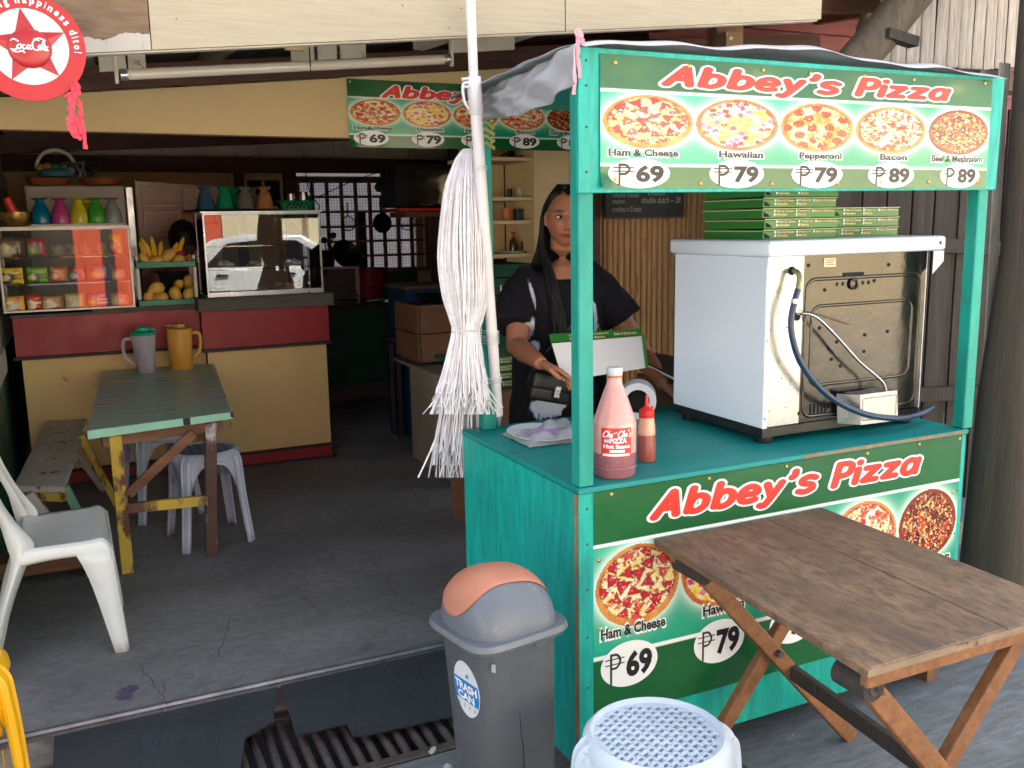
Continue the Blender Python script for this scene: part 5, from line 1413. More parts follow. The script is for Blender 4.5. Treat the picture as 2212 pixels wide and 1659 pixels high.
for k, x in enumerate((2.20, 2.225, 2.31, 2.335)): mb.tube([(x, OY0 + .0025, 1.4), (x, OY0 + .0025, 1.412)], .005, 8, flat=((0, 1, 0), .3))
for k in range(5): mb.bar((2.11 + k * .016, OY0 + .002, .985), (2.11 + k * .016, OY0 + .002, 1.025), .006, .002)
mb.bar((2.225, OY0 + .001, 1.435), (2.31, OY0 + .001, 1.435), .003, .012)
obj('hole', mb, M_dark, ov, kind='stuff')
mb = MB(); mb.lathe([(.02, 0), (.019, .006), (.01, .008), (.009, .003), (.001, .003)], (2.268, OY0 + .001, 1.405), 18, rot=Matrix.Rotation(rad(90), 3, 'X')); obj('knob_boss', mb, M_ovenb, ov, smooth=True)
mb = MB()
for x, z in ((1.93, 1.20), (1.985, 1.12), (2.0, 1.28), (1.94, 1.02), (2.005, 1.025), (1.995, 1.2), (1.965, 1.33)): mb.tube([(x, OY0 + .0005, z), (x, OY0 - .0002, z)], .0022, 8)
obj('rivet_hole', mb, M_dark, ov, kind='stuff')
mb = MB()
for x, z in ((1.922, 1.245), (1.922, 1.0)): mb.lathe([(.006, 0), (.005, .002), (.001, .003)], (x, OY0 - .001, z), 12, rot=Matrix.Rotation(rad(90), 3, 'X'))
for x in (1.935, 2.615): mb.lathe([(.007, 0), (.006, .002), (.001, .003)], (x, OY0 - .030, 1.527), 12, rot=Matrix.Rotation(rad(90), 3, 'X'))
obj('screw', mb, M_steel, ov)
mb = MB(); mb.box((2.14, OY0 + .0005, 1.462), (2.19, OY0 + .002, 1.49)); obj('rating_label', mb, flatmat('label_beige', srgb(206, 192, 156), .5), ov)
mb = MB()
for k in range(3): mb.box((2.146, OY0 - .0003, 1.468 + k * .007), (2.184 - .006 * (k % 2), OY0 + .0003, 1.4705 + k * .007))
obj('rating_print', mb, flatmat('label_ink', srgb(120, 104, 80), .5), ov)
mb = MB(); mb.box((OX0 + .004, OY0 + .006, .935), (OX1 - .004, OY1 - .004, .964)); obj('base', mb, M_black, ov)
for x, y in ((1.955, 2.29), (2.56, 2.29), (1.955, 2.69), (2.56, 2.69)):
    mb = MB(); mb.lathe([(.026, .9115), (.028, .92), (.028, .935)], (x, y, 0), 18); obj('foot', mb, M_black, ov, smooth=True)
# hose
M_hose = mat('dark_blue_hose', srgb(20, 48, 74), .38, var=.06, bump=.02, coat=.2)
hp = [PY(1713, 585, 2.248), PY(1722, 588, 2.225), PY(1727, 600, 2.215), PY(1724, 625, 2.212), PY(1717, 650, 2.21), PY(1709, 690, 2.208), PY(1712, 730, 2.205), PY(1728, 780, 2.20), PY(1760, 826, 2.195), PY(1800, 862, 2.185), PY(1850, 888, 2.175), PY(1900, 901, 2.17), PY(1950, 903, 2.19), PY(1990, 893, 2.22), PY(2013, 880, 2.26)]
mb = MB(); mb.tube(smooth_pts(hp[3:], 6), .0098, 14); hs_ = obj('hose', mb, M_hose, ov, smooth=True)
mb = MB(); mb.tube(smooth_pts(hp[:4], 6), .0085, 14); obj('brass_elbow', mb, mat('greenish_brass', srgb(120, 122, 84), .3, metal=.8, bump=0), ov, smooth=True)
mb = MB(); mb.tube([hp[4] + Vector((0, 0, .007)), hp[4] - Vector((0, 0, .007))], .012, 16); mb.bar(hp[4], hp[4] + Vector((.026, -.004, -.002)), .003, .003); obj('clamp', mb, M_steel, hs_, smooth=True)
mb = MB(); mb.lathe([(.014, 0), (.014, .001)], (hp[0].x, OY0 - .0005, hp[0].z), 16, rot=Matrix.Rotation(rad(90), 3, 'X')); mb.lathe([(.012, 0), (.012, .001)], (PY(1723, 685, 2.25).x, OY0 - .0005, PY(1723, 685, 2.25).z), 16, rot=Matrix.Rotation(rad(90), 3, 'X')); obj('port', mb, M_dark, ov)
pp = [PY(1722, 679, 2.25), PY(1745, 678, 2.225), PY(1770, 690, 2.215), PY(1810, 730, 2.21), PY(1855, 780, 2.205), PY(1890, 810, 2.2), PY(1908, 828, 2.2), PY(1914, 846, 2.2)]
mb = MB(); mb.tube(smooth_pts(pp, 6), .0048, 10); obj('steel_pipe', mb, M_steel, ov, smooth=True)
pw_ = [PY(1724, 670, 2.25), PY(1760, 676, 2.24), PY(1800, 688, 2.24), PY(1838, 702, 2.246)]
mb = MB(); mb.tube(smooth_pts(pw_, 5), .001, 5); obj('thin_wire', mb, M_rebar, ov)
bxo = [PY(1858, 853, 2.185), PY(1938, 843, 2.185), PY(1940, 908, 2.185), PY(1859, 918, 2.185)]
mb = MB(); mb.slab(bxo, .002, (0, 1, 0)); mb.slab([bxo[0] + Vector((0, .0025, 0)), bxo[1] + Vector((0, .0025, 0)), bxo[1] + Vector((0, .06, 0)), bxo[0] + Vector((-.01, .06, 0))], .002, (0, 0, -1))
mb.slab([bxo[0] + Vector((-.0005, 0, 0)), bxo[3] + Vector((-.0005, 0, 0)), bxo[3] + Vector((-.045, .055, 0)), bxo[0] + Vector((-.045, .055, 0))], .002, (0, 1, 0))
obj('valve_box', mb, M_galv, ov)
b0, b1 = bxo[0], bxo[2]
mb = MB(); mb.tube(rrect(b0.x + .014, b1.x - .012, b1.z + .016, b0.z - .014, .008, 2.184), .0022, 6, closed=True, flat=((0, 1, 0), .6)); obj('valve_box_ridge', mb, M_galv, ov)

# ------------------------------------------------------------------ pizza cartons
M_cart = mat('green_carton', srgb(44, 120, 44), .42, var=.08, scale=6, bump=.03, coat=.15)
M_cardw = mat('white_carton_inside', srgb(206, 206, 206), .7, var=.04, bump=.02)
M_ctext = flatmat('carton_print', srgb(226, 190, 150), .5)
BXW, BXD, BXH = .305, .305, .032
def make_box(name, label, loc, rz, group=None):
    t = thing(name, label, 'pizza box', loc, rz, group)
    mb = MB(); mb.box((0, 0, 0), (BXW, BXD, BXH - .007)); obj('tray', mb, M_cart, t, local=True, bevel=.001)
    mb = MB(); mb.slab([(-.002, -.003, BXH - .0065), (BXW + .002, -.003, BXH - .005), (BXW + .002, BXD, BXH - .003), (-.002, BXD, BXH - .006)], .003, (0, 0, 1)); obj('lid', mb, M_cart, t, local=True)
    mb = MB(); mb.box((-.001, -.0032, BXH - .0035), (BXW + .001, -.0028, BXH - .0015)); mb.box((-.0028, 0, BXH - .0075), (-.0022, BXD, BXH - .005)); obj('pale_edge', mb, flatmat('carton_edge', srgb(190, 200, 160), .6) if 'carton_edge' not in bpy.data.materials else bpy.data.materials['carton_edge'], t, local=True)
    mb = MB(); mb.slab([(.006, -.0005, .004), (.03, -.0005, .004), (.022, -.0005, .012), (.004, -.0005, .02)], .0008, (0, -1, 0)); obj('tab', mb, M_dark, t, local=True)
    fn = lambda x, y, h: Vector((x, -.0012 - h, y))
    mb = MB()
    for (s, x, y, ww) in (('Ham & Cheese', .055, .0185, .07), ('Hawaiian', .055, .0075, .045), ('Pepperoni', .145, .0185, .052), ('Bacon', .145, .0075, .032), ('Beef w/ Mushroom', .215, .0185, .084)):
        m2 = text_mb(s, x, x + ww, y, y + .0075, fn, .0004, bold=.03); mb.add(m2.v, m2.f)
    obj('lettering', mb, M_ctext, t, local=True)
    mb = MB()
    for x, y in ((.045, .0185), (.045, .0075), (.135, .0185), (.135, .0075), (.205, .0185)): mb.box((x, -.0018, y), (x + .006, -.0012, y + .007))
    obj('tick_box', mb, M_inkw, t, local=True, kind='stuff')
    return t
ordn = ['bottom', 'second', 'third', 'fourth', 'topmost']
base = make_box('pizza_box', 'bottom green pizza box of the taller stack on the oven', (1.985, 2.36, 1.5505), 0, 'green pizza boxes stacked on the oven')
for k in range(1, 5):
    dup(base, (1.985 + random.uniform(-.006, .004), 2.36 + random.uniform(-.004, .004), 1.5505 + k * (BXH + .0012)), random.uniform(-.03, .01), ordn[k] + (' green pizza box of the taller stack, under the menu header' if k == 4 else ' green pizza box from the oven top in the taller stack'))
for k in range(3):
    dup(base, (2.305 + .004 * k, 2.40 + random.uniform(-.004, .004), 1.5505 + k * (BXH + .0012)), random.uniform(-.01, .02), ('bottom', 'middle', 'top')[k] + ' green pizza box of the shorter stack at the oven right')
# stack behind the woman, beside the pole
c = PY(1078, 838, 3.95)
for k in range(4):
    o = dup(base, (c.x - .03 + random.uniform(-.01, .01), 3.95, c.z + k * .037), rad(8), ('bottom', 'second', 'third', 'top')[k] + ' green pizza box of the low stack behind the pole'); o['group'] = 'green pizza boxes stacked behind the stall'
mb = MB(); mb.box((c.x - .1, 3.88, FZ), (c.x + .34, 4.36, c.z - .004)); tag(obj('side_cabinet', mb, M_oldwood, bevel=.004), 'brown wooden cabinet under the low stack of pizza boxes', 'cabinet')

# ------------------------------------------------------------------ sauce jug, squeeze bottle, plate in plastic bag
M_jug = mat('milky_pink_plastic', srgb(226, 160, 150), .22, var=.07, scale=14, bump=.0, coat=.6, wear=srgb(232, 186, 184), wamt=.3, wscale=16, wsharp=.3, stretch=(1, 1, .25))
M_sauce = mat('mauve_sauce', srgb(150, 92, 100), .3, var=.04, bump=0, coat=.6)
M_bottle = mat('peach_plastic', srgb(220, 160, 130), .3, var=.05, bump=0, coat=.4)
M_ketch = mat('dull_red_sauce', srgb(158, 76, 66), .35, var=.05, bump=0, coat=.4)
M_redcap = plastic('red_plastic_cap', srgb(214, 40, 36), .35)
jc = PZ(1327, 1026, .911)
jg = thing('sauce_jug', 'large pink hot sauce jug with red label beside the front post', 'jug', (jc.x, jc.y, .911))
mb = MB(); mb.lathe([(.02, 0), (.052, .001), (.059, .01), (.060, .055), (.061, .072)], n=40, cap=True); obj('sauce', mb, M_sauce, jg, local=True, smooth=True)
mb = MB(); mb.lathe([(.061, .0725), (.0605, .085), (.061, .10), (.061, .152), (.058, .162), (.040, .215), (.026, .253), (.0215, .264), (.0205, .285)], n=40, cap=False); obj('body', mb, M_jug, jg, local=True, smooth=True)
mb = MB(); mb.lathe([(.0605, .028), (.0625, .031), (.0605, .034)], n=40, cap=False); obj('ring', mb, M_sauce, jg, local=True, smooth=True)
mb = MB(); mb.lathe([(.0225, .281), (.023, .283), (.0225, .286)], n=28, cap=False); obj('collar', mb, mat('orange_stain', srgb(200, 90, 50), .4), jg, local=True, smooth=True)
mb = MB(); mb.lathe([(.0215, .286), (.0225, .288), (.0225, .304), (.021, .308), (.001, .309)], n=28); obj('cap', mb, M_white, jg, local=True, smooth=True)
lab0 = math.atan2(-jc.y, -jc.x) + rad(5)
def lfn(x, y, h):   # x metres to the right as seen from the camera, y height
    a = lab0 + x / .061; r = .0617 + h
    return Vector((r * math.cos(a), r * math.sin(a), y))
mb = MB(); vs = []
def lg_(u, v): return lfn(-.043 + .088 * u, .067 + .081 * v, 0)
mb.grid(lg_, 16, 1); lb_ = obj('label_sheet', mb, flatmat('label_red', srgb(226, 50, 46), .4), jg, local=True, smooth=True)
CC = []
def chs(x, y, s):   # small script words by brush
    k = s
    L = [[(.9, .85), (.55, 1.05), (.1, .6), (.1, .1), (.5, 0), (.9, .25)],
         [(1.2, 1.1), (1.05, .05)], [(1.1, .4), (1.35, .6), (1.4, .05)], [(1.95, .5), (1.7, .55), (1.6, .2), (1.8, .05), (1.95, .5), (2.0, .05)]]
    return [[(x + (a + b * .25) * k * .8, y + b * k) for a, b in st] for st in L]
mbt = MB()
for x0 in (-.038, .003): stroke_mb(chs(x0, .123, .0165), lfn, .0014, .0006, (math.cos(lab0), math.sin(lab0), 0), flat=.12, n=6, mb=mbt)
stroke_mb([[(-.006, .134), (.001, .136)], [(.0375, .143), (.0365, .138)], [(.042, .132), (.0385, .130), (.041, .126), (.038, .123)]], lfn, .0014, .0006, (math.cos(lab0), math.sin(lab0), 0), flat=.12, n=6, mb=mbt)
for s, x0, x1, ya, yb, bo in (('PIZZA', -.018, .030, .106, .120, .045), ('Hot Sauce', -.036, .040, .091, .103, .04)):
    m2 = text_mb(s, x0, x1, ya, yb, lfn, .0006, bold=bo); mbt.add(m2.v, m2.f)
mbt.grid(lambda u, v: lfn(-.018 + .042 * u, .080 + .007 * v, .0005), 6, 1); mbt.grid(lambda u, v: lfn(-.038 + .078 * u, .0695 + .0065 * v, .0005), 8, 1)
obj('lettering', mbt, M_inkw, lb_, local=True)
mb = MB(); mb.grid(lambda u, v: lfn(-.034 + .02 * u, .107 + .009 * v + .002 * u, .0009), 4, 1); obj('price_sticker', mb, flatmat('pale_violet', srgb(206, 196, 230), .5), lb_, local=True)
sqc = PZ(1396, 996, .911)
sq = thing('squeeze_bottle', 'squeeze bottle of red sauce with red nozzle right of the jug', 'bottle', (sqc.x, sqc.y, .911))
mb = MB(); mb.lathe([(.018, 0), (.026, .002), (.0275, .012), (.0275, .05), (.0265, .082)], n=28); obj('sauce', mb, M_ketch, sq, local=True, smooth=True)
mb = MB(); mb.lathe([(.0265, .0825), (.0255, .11), (.0215, .133), (.0215, .138)], n=28, cap=False); obj('body', mb, M_bottle, sq, local=True, smooth=True)
mb = MB(); mb.lathe([(.0225, .134), (.023, .136), (.0225, .155), (.018, .158), (.006, .168), (.0045, .19), (.0035, .2)], n=24); mb.lathe([(.003, .155), (.003, .166)], (.016, -.004, 0), 10); obj('nozzle_cap', mb, M_redcap, sq, local=True, smooth=True)
pc = PZ(1168, 945, .913)
pl = thing('wrapped_plate', 'white paper plate in a clear plastic bag with purple print on the counter', 'plate', (pc.x, pc.y, .912))
mb = MB()
for i in range(1): mb.lathe([(.001, .003), (.06, .003), (.075, .007), (.10, .018), (.108, .021), (.108, .0225), (.10, .020), (.075, .009), (.06, .0045), (.001, .0045)], n=36, sx=1, sy=1.25, cap=False)
obj('plate', mb, M_cardw, pl, local=True, smooth=True)
rnd = random.Random(3)
def bagf(u, v):
    x = -.10 + .33 * u; y = -.12 + .22 * v
    z = .026 + .012 * math.sin(u * 9 + v * 4) + .010 * math.sin(v * 15 - u * 6) + .006 * math.sin(u * 31)
    e = min(u, 1 - u, v, 1 - v); z *= min(1, .15 + e * 6)
    return Vector((x, y, max(.001, z)))
M_bag = pane_mat('clear_bag', (.92, .93, .95, 1), 1.5, .18, base=.28)
mb = MB(); mb.grid(bagf, 30, 24); obj('bag', mb, M_bag, pl, local=True, smooth=False)
M_purp = flatmat('purple_print', srgb(190, 90, 200), .4)
mb = MB()
for k, (x0, y0_, L_) in enumerate(((-.05, .02, .12), (-.045, .0, .14), (-.05, -.02, .10), (-.02, -.04, .08))):
    mb.tube([(x0, y0_, .021), (x0 + L_ / 2, y0_ + .004, .0235), (x0 + L_, y0_ + .002, .026)], [.004, .006, .002], 6, flat=((0, 0, 1), .1))
obj('print', mb, M_purp, pl, local=True)

# ------------------------------------------------------------------ woman behind the stall
def remesh(mb, vox, smooth_it=2, name='r'):
    me = bpy.data.meshes.new('tmp'); me.from_pydata([tuple(v) for v in mb.v], [], mb.f)
    o = bpy.data.objects.new('tmp', me); COL.objects.link(o)
    m = o.modifiers.new('r', 'REMESH'); m.mode = 'VOXEL'; m.voxel_size = vox; m.use_smooth_shade = True
    if smooth_it: s = o.modifiers.new('s', 'SMOOTH'); s.iterations = smooth_it; s.factor = .5
    dg = bpy.context.evaluated_depsgraph_get(); dg.update()
    out = bpy.data.meshes.new_from_object(o.evaluated_get(dg)); out.name = name
    bpy.data.objects.remove(o); bpy.data.meshes.remove(me)
    return out
def me_obj(name, me, mats, parent):
    me.materials.clear()
    for m in mats: me.materials.append(m)
    inv = _world(parent).inverted(); me.transform(inv)
    me.polygons.foreach_set('use_smooth', [True] * len(me.polygons))
    o = bpy.data.objects.new(name, me); COL.objects.link(o); o.parent = parent; MW[o.name] = _world(parent); return o
def coords(me):
    a = np.empty(len(me.vertices) * 3); me.vertices.foreach_get('co', a); return a.reshape(-1, 3)
HC = PY(1221, 470, 3.19)
HY = rad(-90 + 2)            # heading of the face (towards the viewer, turned to image right)
ff = Vector((math.cos(HY + rad(-0)), math.sin(HY), -.03)).normalized()
HR = Matrix.Rotation(0, 3, 'Z')
fw = Vector((-.37, -.928, -.05)).normalized(); fr_ = Vector((fw.y, -fw.x, 0)).normalized() * 1.0   # fr_ : her right side = image left
fr_ = Vector((-.928, .37, 0)).normalized(); fu = fr_.cross(fw).normalized()
if fu.z < 0: fu = -fu
fr_ = (fr_ + fu * .05).normalized(); fu = (fu - fr_ * .05).normalized()
def HL_(a, b, c): return HC + fr_ * a + fw * b + fu * c   # a toward her right, b forward, c up
def head_surf():
    n, m = 96, 72; vs = []; fs = []
    for j in range(m + 1):
        ph = math.pi * j / m; z = -math.cos(ph); rr = math.sin(ph)
        for i in range(n):
            t = 2 * math.pi * i / n
            a, b = math.sin(t) * rr, math.cos(t) * rr        # a side, b front
            A, B, C = a * .072, b * .092, z * .112
            # jaw and chin taper
            if z < 0:
                k = -z; A *= 1 - .30 * k ** 2.2; 
                if b > 0: B *= 1 - .10 * k ** 2
                else: B *= 1 - .38 * k ** 1.2
            if b > 0: B *= 1 - .10 * (1 - abs(a)) ** 0 * 0
            g = lambda x0, z0, sx, sz: math.exp(-((A - x0) / sx) ** 2 - ((C - z0) / sz) ** 2) if b > 0 else 0
            f = 0
            f += .019 * g(0, -.030, .011, .014) + .010 * g(0, -.006, .008, .020)             # nose tip and bridge
            f += .006 * g(.012, -.036, .007, .007) + .006 * g(-.012, -.036, .007, .007)       # nostril wings
            f -= .011 * g(.031, .006, .018, .012) + .011 * g(-.031, .006, .018, .012)         # eye sockets
            f += .005 * g(.030, .026, .022, .008) + .005 * g(-.030, .026, .022, .008)         # brows
            f += .006 * g(.040, -.028, .020, .020) + .006 * g(-.040, -.028, .020, .020)       # cheeks
            f += .0085 * g(0, -.056, .020, .0055) + .0095 * g(0, -.068, .018, .0060) - .004 * g(0, -.0615, .022, .002)   # lips
            f -= .003 * g(0, -.080, .018, .006)
            f += .008 * g(0, -.096, .018, .014)                                               # chin
            B += f
            vs.append(HL_(A, B, C))
    for j in range(m):
        for i in range(n): fs.append((j * n + i, j * n + (i + 1) % n, (j + 1) * n + (i + 1) % n, (j + 1) * n + i))
    return vs, fs
pn = thing('person', 'woman with long black hair and white streaked black T shirt behind the stall', 'person', (HC.x + .01, HC.y + .08, FZ))
body = MB()
v_, f_ = head_surf(); body.add(v_, f_)
X_, Yv, Zv = Vector((1, 0, 0)), Vector((0, 1, 0)), Vector((0, 0, 1))
# ear
for s in (1, -1):
    body.ell(HL_(.071 * s, -.004, -.008), (.009, .016, .028))
    body.ell(HL_(.074 * s, -.002, -.026), (.006, .008, .010))
# neck
nb = HL_(0, -.025, -.06); ns = Vector((HC.x + .012, HC.y + .055, HC.z - .185))
body.loft([(nb, .050, .055, fr_, fw), (nb.lerp(ns, .5), .048, .052, fr_, fw), (ns, .058, .062, X_, Yv), (ns - Zv * .05, .11, .075, X_, Yv)], n=20)
SX = HC.x + .015; SY = HC.y + .085
zsh = ns.z - .045
tor = [(zsh + .02, .10, .06, 0), (zsh, .165, .075, 0), (zsh - .05, .19, .095, 0), (zsh - .13, .185, .11, -.005), (zsh - .22, .175, .112, -.01), (zsh - .33, .165, .11, -.01), (zsh - .42, .175, .115, 0), (zsh - .52, .185, .12, 0), (zsh - .60, .18, .115, 0)]
body.loft([(Vector((SX, SY + dy, z)), a, b, X_, Yv) for z, a, b, dy in tor], n=28)
# legs below (behind the counter)
for s in (-1, 1):
    body.tube([(SX + s * .09, SY, zsh - .56), (SX + s * .10, SY - .01, zsh - .75), (SX + s * .10, SY, .62), (SX + s * .10, SY + .01, .4), (SX + s * .10, SY + .02, FZ + .07)], [.09, .085, .06, .052, .036], 14)
    body.loft([(Vector((SX + s * .10, SY + .05, FZ + .03)), .03, .028, X_, Zv), (Vector((SX + s * .10, SY - .03, FZ + .035)), .038, .032, X_, Zv), (Vector((SX + s * .11, SY - .14, FZ + .02)), .042, .018, X_, Zv), (Vector((SX + s * .11, SY - .18, FZ + .015)), .03, .012, X_, Zv)], n=14)
shL = Vector((SX - .165, SY + .0, zsh - .025)); shR = Vector((SX + .165, SY, zsh - .025))
elL = PY(1117, 748, 3.14); wrL = PY(1170, 786, 2.90)
elR = PY(1392, 770, 3.16); wrR = PY(1432, 832, 2.93)
def arm(sh, el, wr):
    a = sh.lerp(el, .35); b = sh.lerp(el, .75); c = el.lerp(wr, .3); d = el.lerp(wr, .75)
    body.tube([sh, a, b, el, c, d, wr], [.052, .052, .046, .041, .041, .030, .024], 16)
arm(shL, elL, wrL); arm(shR, elR, wrR)
def hand(wr, dirn, palm_n, side, curls, length=.17):
    d = dirn.normalized(); n = (palm_n - d * palm_n.dot(d)).normalized(); s = d.cross(n) * side
    body.loft([(wr, .022, .017, s, n), (wr + d * .03, .030, .016, s, n), (wr + d * .065, .038, .014, s, n), (wr + d * .085, .037, .012, s, n)], n=14)
    base = wr + d * .078
    for k, (off, L, cu) in enumerate(zip((-.028, -.0095, .009, .027), (.068, .076, .071, .056), curls)):
        p = base + s * off; ang = cu; pts = [p - d * .02, p]; dd = d.copy()
        for f in (.42, .33, .25):
            ang_ = ang; dd = (dd * math.cos(ang_) + n * math.sin(ang_)).normalized() if True else dd
            nn2 = n
            p = p + dd * L * f; pts.append(p)
            n_rot = (n * math.cos(ang_) - d * math.sin(ang_))
        body.tube(pts, [.0085, .0088, .0083, .0076, .0062], 10)
    th = wr + d * .025 - s * .026
    t1 = th + (d * .6 - s * .55 + n * .25).normalized() * .038; t2 = t1 + (d * .9 - s * .05 + n * .35).normalized() * .030; t3 = t2 + (d + n * .2).normalized() * .02
    body.tube([wr + d * .01 - s * .012, th, t1, t2, t3], [.012, .0125, .0105, .009, .007], 10)
hand(wrL, Vector((.62, -.62, -.34)), Vector((.25, .2, .9)) * -1, 1, (.15, .35, .45, .5))
hand(wrR, Vector((.3, -.7, -.35)), Vector((0, 0, -1)), -1, (.25, .3, .35, .4))
bm_ = remesh(body, .0038, 2, 'body')
P_ = coords(bm_)
hc = np.array(HC); la = (P_ - hc) @ np.array(fr_); lb2 = (P_ - hc) @ np.array(fw); lc = (P_ - hc) @ np.array(fu)
skin = C3(166, 110, 82); cols = np.tile(skin, (len(P_), 1)).astype(float)
cols *= (.92 + .16 * vnoise(P_[:, 0] + 3, P_[:, 2], 18, 4))[:, None]
isf = (lb2 > .03)
def gm(x0, z0, sx, sz): return np.exp(-((la - x0) / sx) ** 2 - ((lc - z0) / sz) ** 2) * isf
cols = lerp(cols, C3(150, 74, 68), np.clip(gm(0, -.0625, .021, .0085) * 1.6, 0, 1))
cols = lerp(cols, C3(70, 30, 28), np.clip(gm(0, -.0618, .020, .0018) * 1.3, 0, 1))
for s in (1, -1):
    cols = lerp(cols, C3(36, 24, 20), np.clip(gm(.033 * s, .026, .020, .0042) * 1.3, 0, .9))
    cols = lerp(cols, C3(110, 66, 52), np.clip(gm(.031 * s, .004, .022, .012) * .7, 0, 1))
    cols = lerp(cols, C3(178, 104, 84), np.clip(gm(.042 * s, -.03, .02, .02) * .4, 0, 1))
    cols = lerp(cols, C3(60, 30, 26), np.clip(gm(.008 * s, -.0415, .004, .0025) * 1.2, 0, .8))
cols[P_[:, 2] < FZ + .06] = C3(40, 36, 34)
M_skin = vmat('skin', .48, bump=.04, bscale=220, spec=.4)
b_ = M_skin.node_tree.nodes['Principled BSDF']; b_.inputs['Subsurface Weight'].default_value = .12; b_.inputs['Subsurface Radius'].default_value = (.012, .005, .003); b_.inputs['Subsurface Scale'].default_value = .5
set_cols(bm_, cols)
me_obj('body', bm_, [M_skin], pn)
# eyes: white, iris, upper lid line
M_eye = flatmat('eye_white', srgb(206, 196, 190), .25); M_iris = flatmat('dark_iris', srgb(30, 18, 14), .15)
for s in (1, -1):
    c = HL_(.031 * s, .0755, .004)
    R3 = Matrix((fr_, fw, fu)).transposed()
    mb = MB(); mb.ell(c, (.0122, .006, .0042), 16, 10, R3); e = obj('eye', mb, M_eye, pn, smooth=True)
    c2 = c - fr_ * .0035 + fw * .0040 - fu * .0002
    mb = MB(); mb.ell(c2, (.0056, .0028, .0046), 14, 8, R3); obj('iris', mb, M_iris, e, smooth=True)
    mb = MB(); mb.tube(smooth_pts([c + fr_ * .014 * q + fw * (.0062 - .004 * q * q) + fu * (.0062 - .0045 * q * q) for q in (-1, -.5, 0, .5, 1)], 3), .0017, 6); obj('eyelid', mb, M_iris, e)
# T shirt
sh = MB()
tz_ = zsh
sh.loft([(Vector((SX, SY - .005, z)), a, b, X_, Yv) for z, a, b in ((tz_ + .030, .10, .070), (tz_ + .022, .13, .078), (tz_ + .008, .175, .086), (tz_ - .05, .205, .110), (tz_ - .14, .205, .126), (tz_ - .24, .20, .130), (tz_ - .36, .20, .130), (tz_ - .5, .215, .138), (tz_ - .64, .225, .14), (tz_ - .66, .222, .137))], n=40)
for s_, el in ((shL, elL), (shR, elR)):
    dd = (el - s_).normalized(); out = Vector((-1 if s_ is shL else 1, 0, 0))
    sh.tube([s_ - dd * .02 - out * .04 + Zv * .01, s_ + dd * .02 + out * .0, s_ + dd * .09 + out * .012, s_ + dd * .15 + out * .018, s_ + dd * .185 + out * .02], [.066, .072, .076, .080, .083], 24)
sm_ = remesh(sh, .0055, 3, 'shirt')
P2 = coords(sm_)
fold = (vnoise(P2[:, 0] * 1.5 + P2[:, 2] * .4, P2[:, 2] * .5 + P2[:, 1] * .3, 16, 8, 2) - .5) * .016
N2 = np.empty(len(P2) * 3); sm_.vertices.foreach_get('normal', N2); N2 = N2.reshape(-1, 3)
P3 = P2 + N2 * fold[:, None]; sm_.vertices.foreach_set('co', P3.ravel())
cs = np.tile(C3(26, 25, 30), (len(P2), 1)).astype(float)
nz = vnoise(P2[:, 0] * 2.4 + 9, P2[:, 2] * 1.0, 34, 12, 3)
for (u, v, ru, rv, an) in ((1183, 642, 5, 32, .1), (1168, 722, 18, 38, -.25), (1129, 856, 22, 34, .1), (1304, 690, 16, 46, .3), (1212, 886, 34, 26, .5), (1186, 758, 14, 14, .2)):
    c = PY(u, v, 3.06); rx = abs(PY(u + ru, v, 3.06).x - c.x); rz = abs(PY(u, v + rv, 3.06).z - c.z)
    x = P2[:, 0] - c.x; z = P2[:, 2] - c.z; xx = x * math.cos(an) + z * math.sin(an); zz = -x * math.sin(an) + z * math.cos(an)
    d = np.hypot(xx / rx, zz / rz) + (nz - .5) * .9
    cs = lerp(cs, C3(214, 218, 232), ((1 - d) * 7) * (P2[:, 1] < SY + .02))
set_cols(sm_, cs)
M_cloth = vmat('printed_cotton', .85, bump=.15, bscale=300, spec=.2)
me_obj('shirt', sm_, [M_cloth], pn)
tr_ = MB()
tr_.loft([(Vector((SX, SY, z)), a, b, X_, Yv) for z, a, b in ((tz_ - .55, .2, .13), (tz_ - .72, .205, .135), (tz_ - .78, .2, .13))], n=24)
for s in (-1, 1): tr_.tube([(SX + s * .1, SY, tz_ - .7), (SX + s * .105, SY, .6), (SX + s * .105, SY + .01, .22)], [.1, .078, .06], 18)
obj('trousers', tr_, mat('dark_denim', srgb(34, 38, 52), .8, bump=.2), pn, smooth=True)
# hair: cap and falling strands
M_hair = mat('black_hair', srgb(15, 12, 12), .52, var=.3, bump=.3, bscale=260, coat=.0, spec=.35, stretch=(1, 1, .05))
hm = MB(); n, m = 48, 30; vs = []; fs = []
for j in range(m + 1):
    ph = math.pi * (.0 + j / m * .66)
    for i in range(n):
        t2 = 2 * math.pi * i / n; a, b = math.sin(t2), math.cos(t2)
        front = max(0, b)
        e_ = min(1, max(0, (b + .5) / 1.1)); e_ = e_ * e_ * (3 - 2 * e_); ph2 = ph * (1 - .66 * e_ + .05 * math.cos(t2 * 9))
        hide = 1.0
        k = 1.10 + .04 * (1 - front)
        A = a * math.sin(ph2) * .072 * (k + .04); B = b * math.sin(ph2) * .092 * k; C = math.cos(ph2) * .112 * 1.09
        vs.append(HL_(A, B - .006, C))
for j in range(m):
    for i in range(n): fs.append((j * n + i, j * n + (i + 1) % n, (j + 1) * n + (i + 1) % n, (j + 1) * n + i))
hm.add(vs, fs); hair = obj('hair', hm, M_hair, pn, smooth=True, solid=.006)
sm2 = MB(); rnd = random.Random(2)
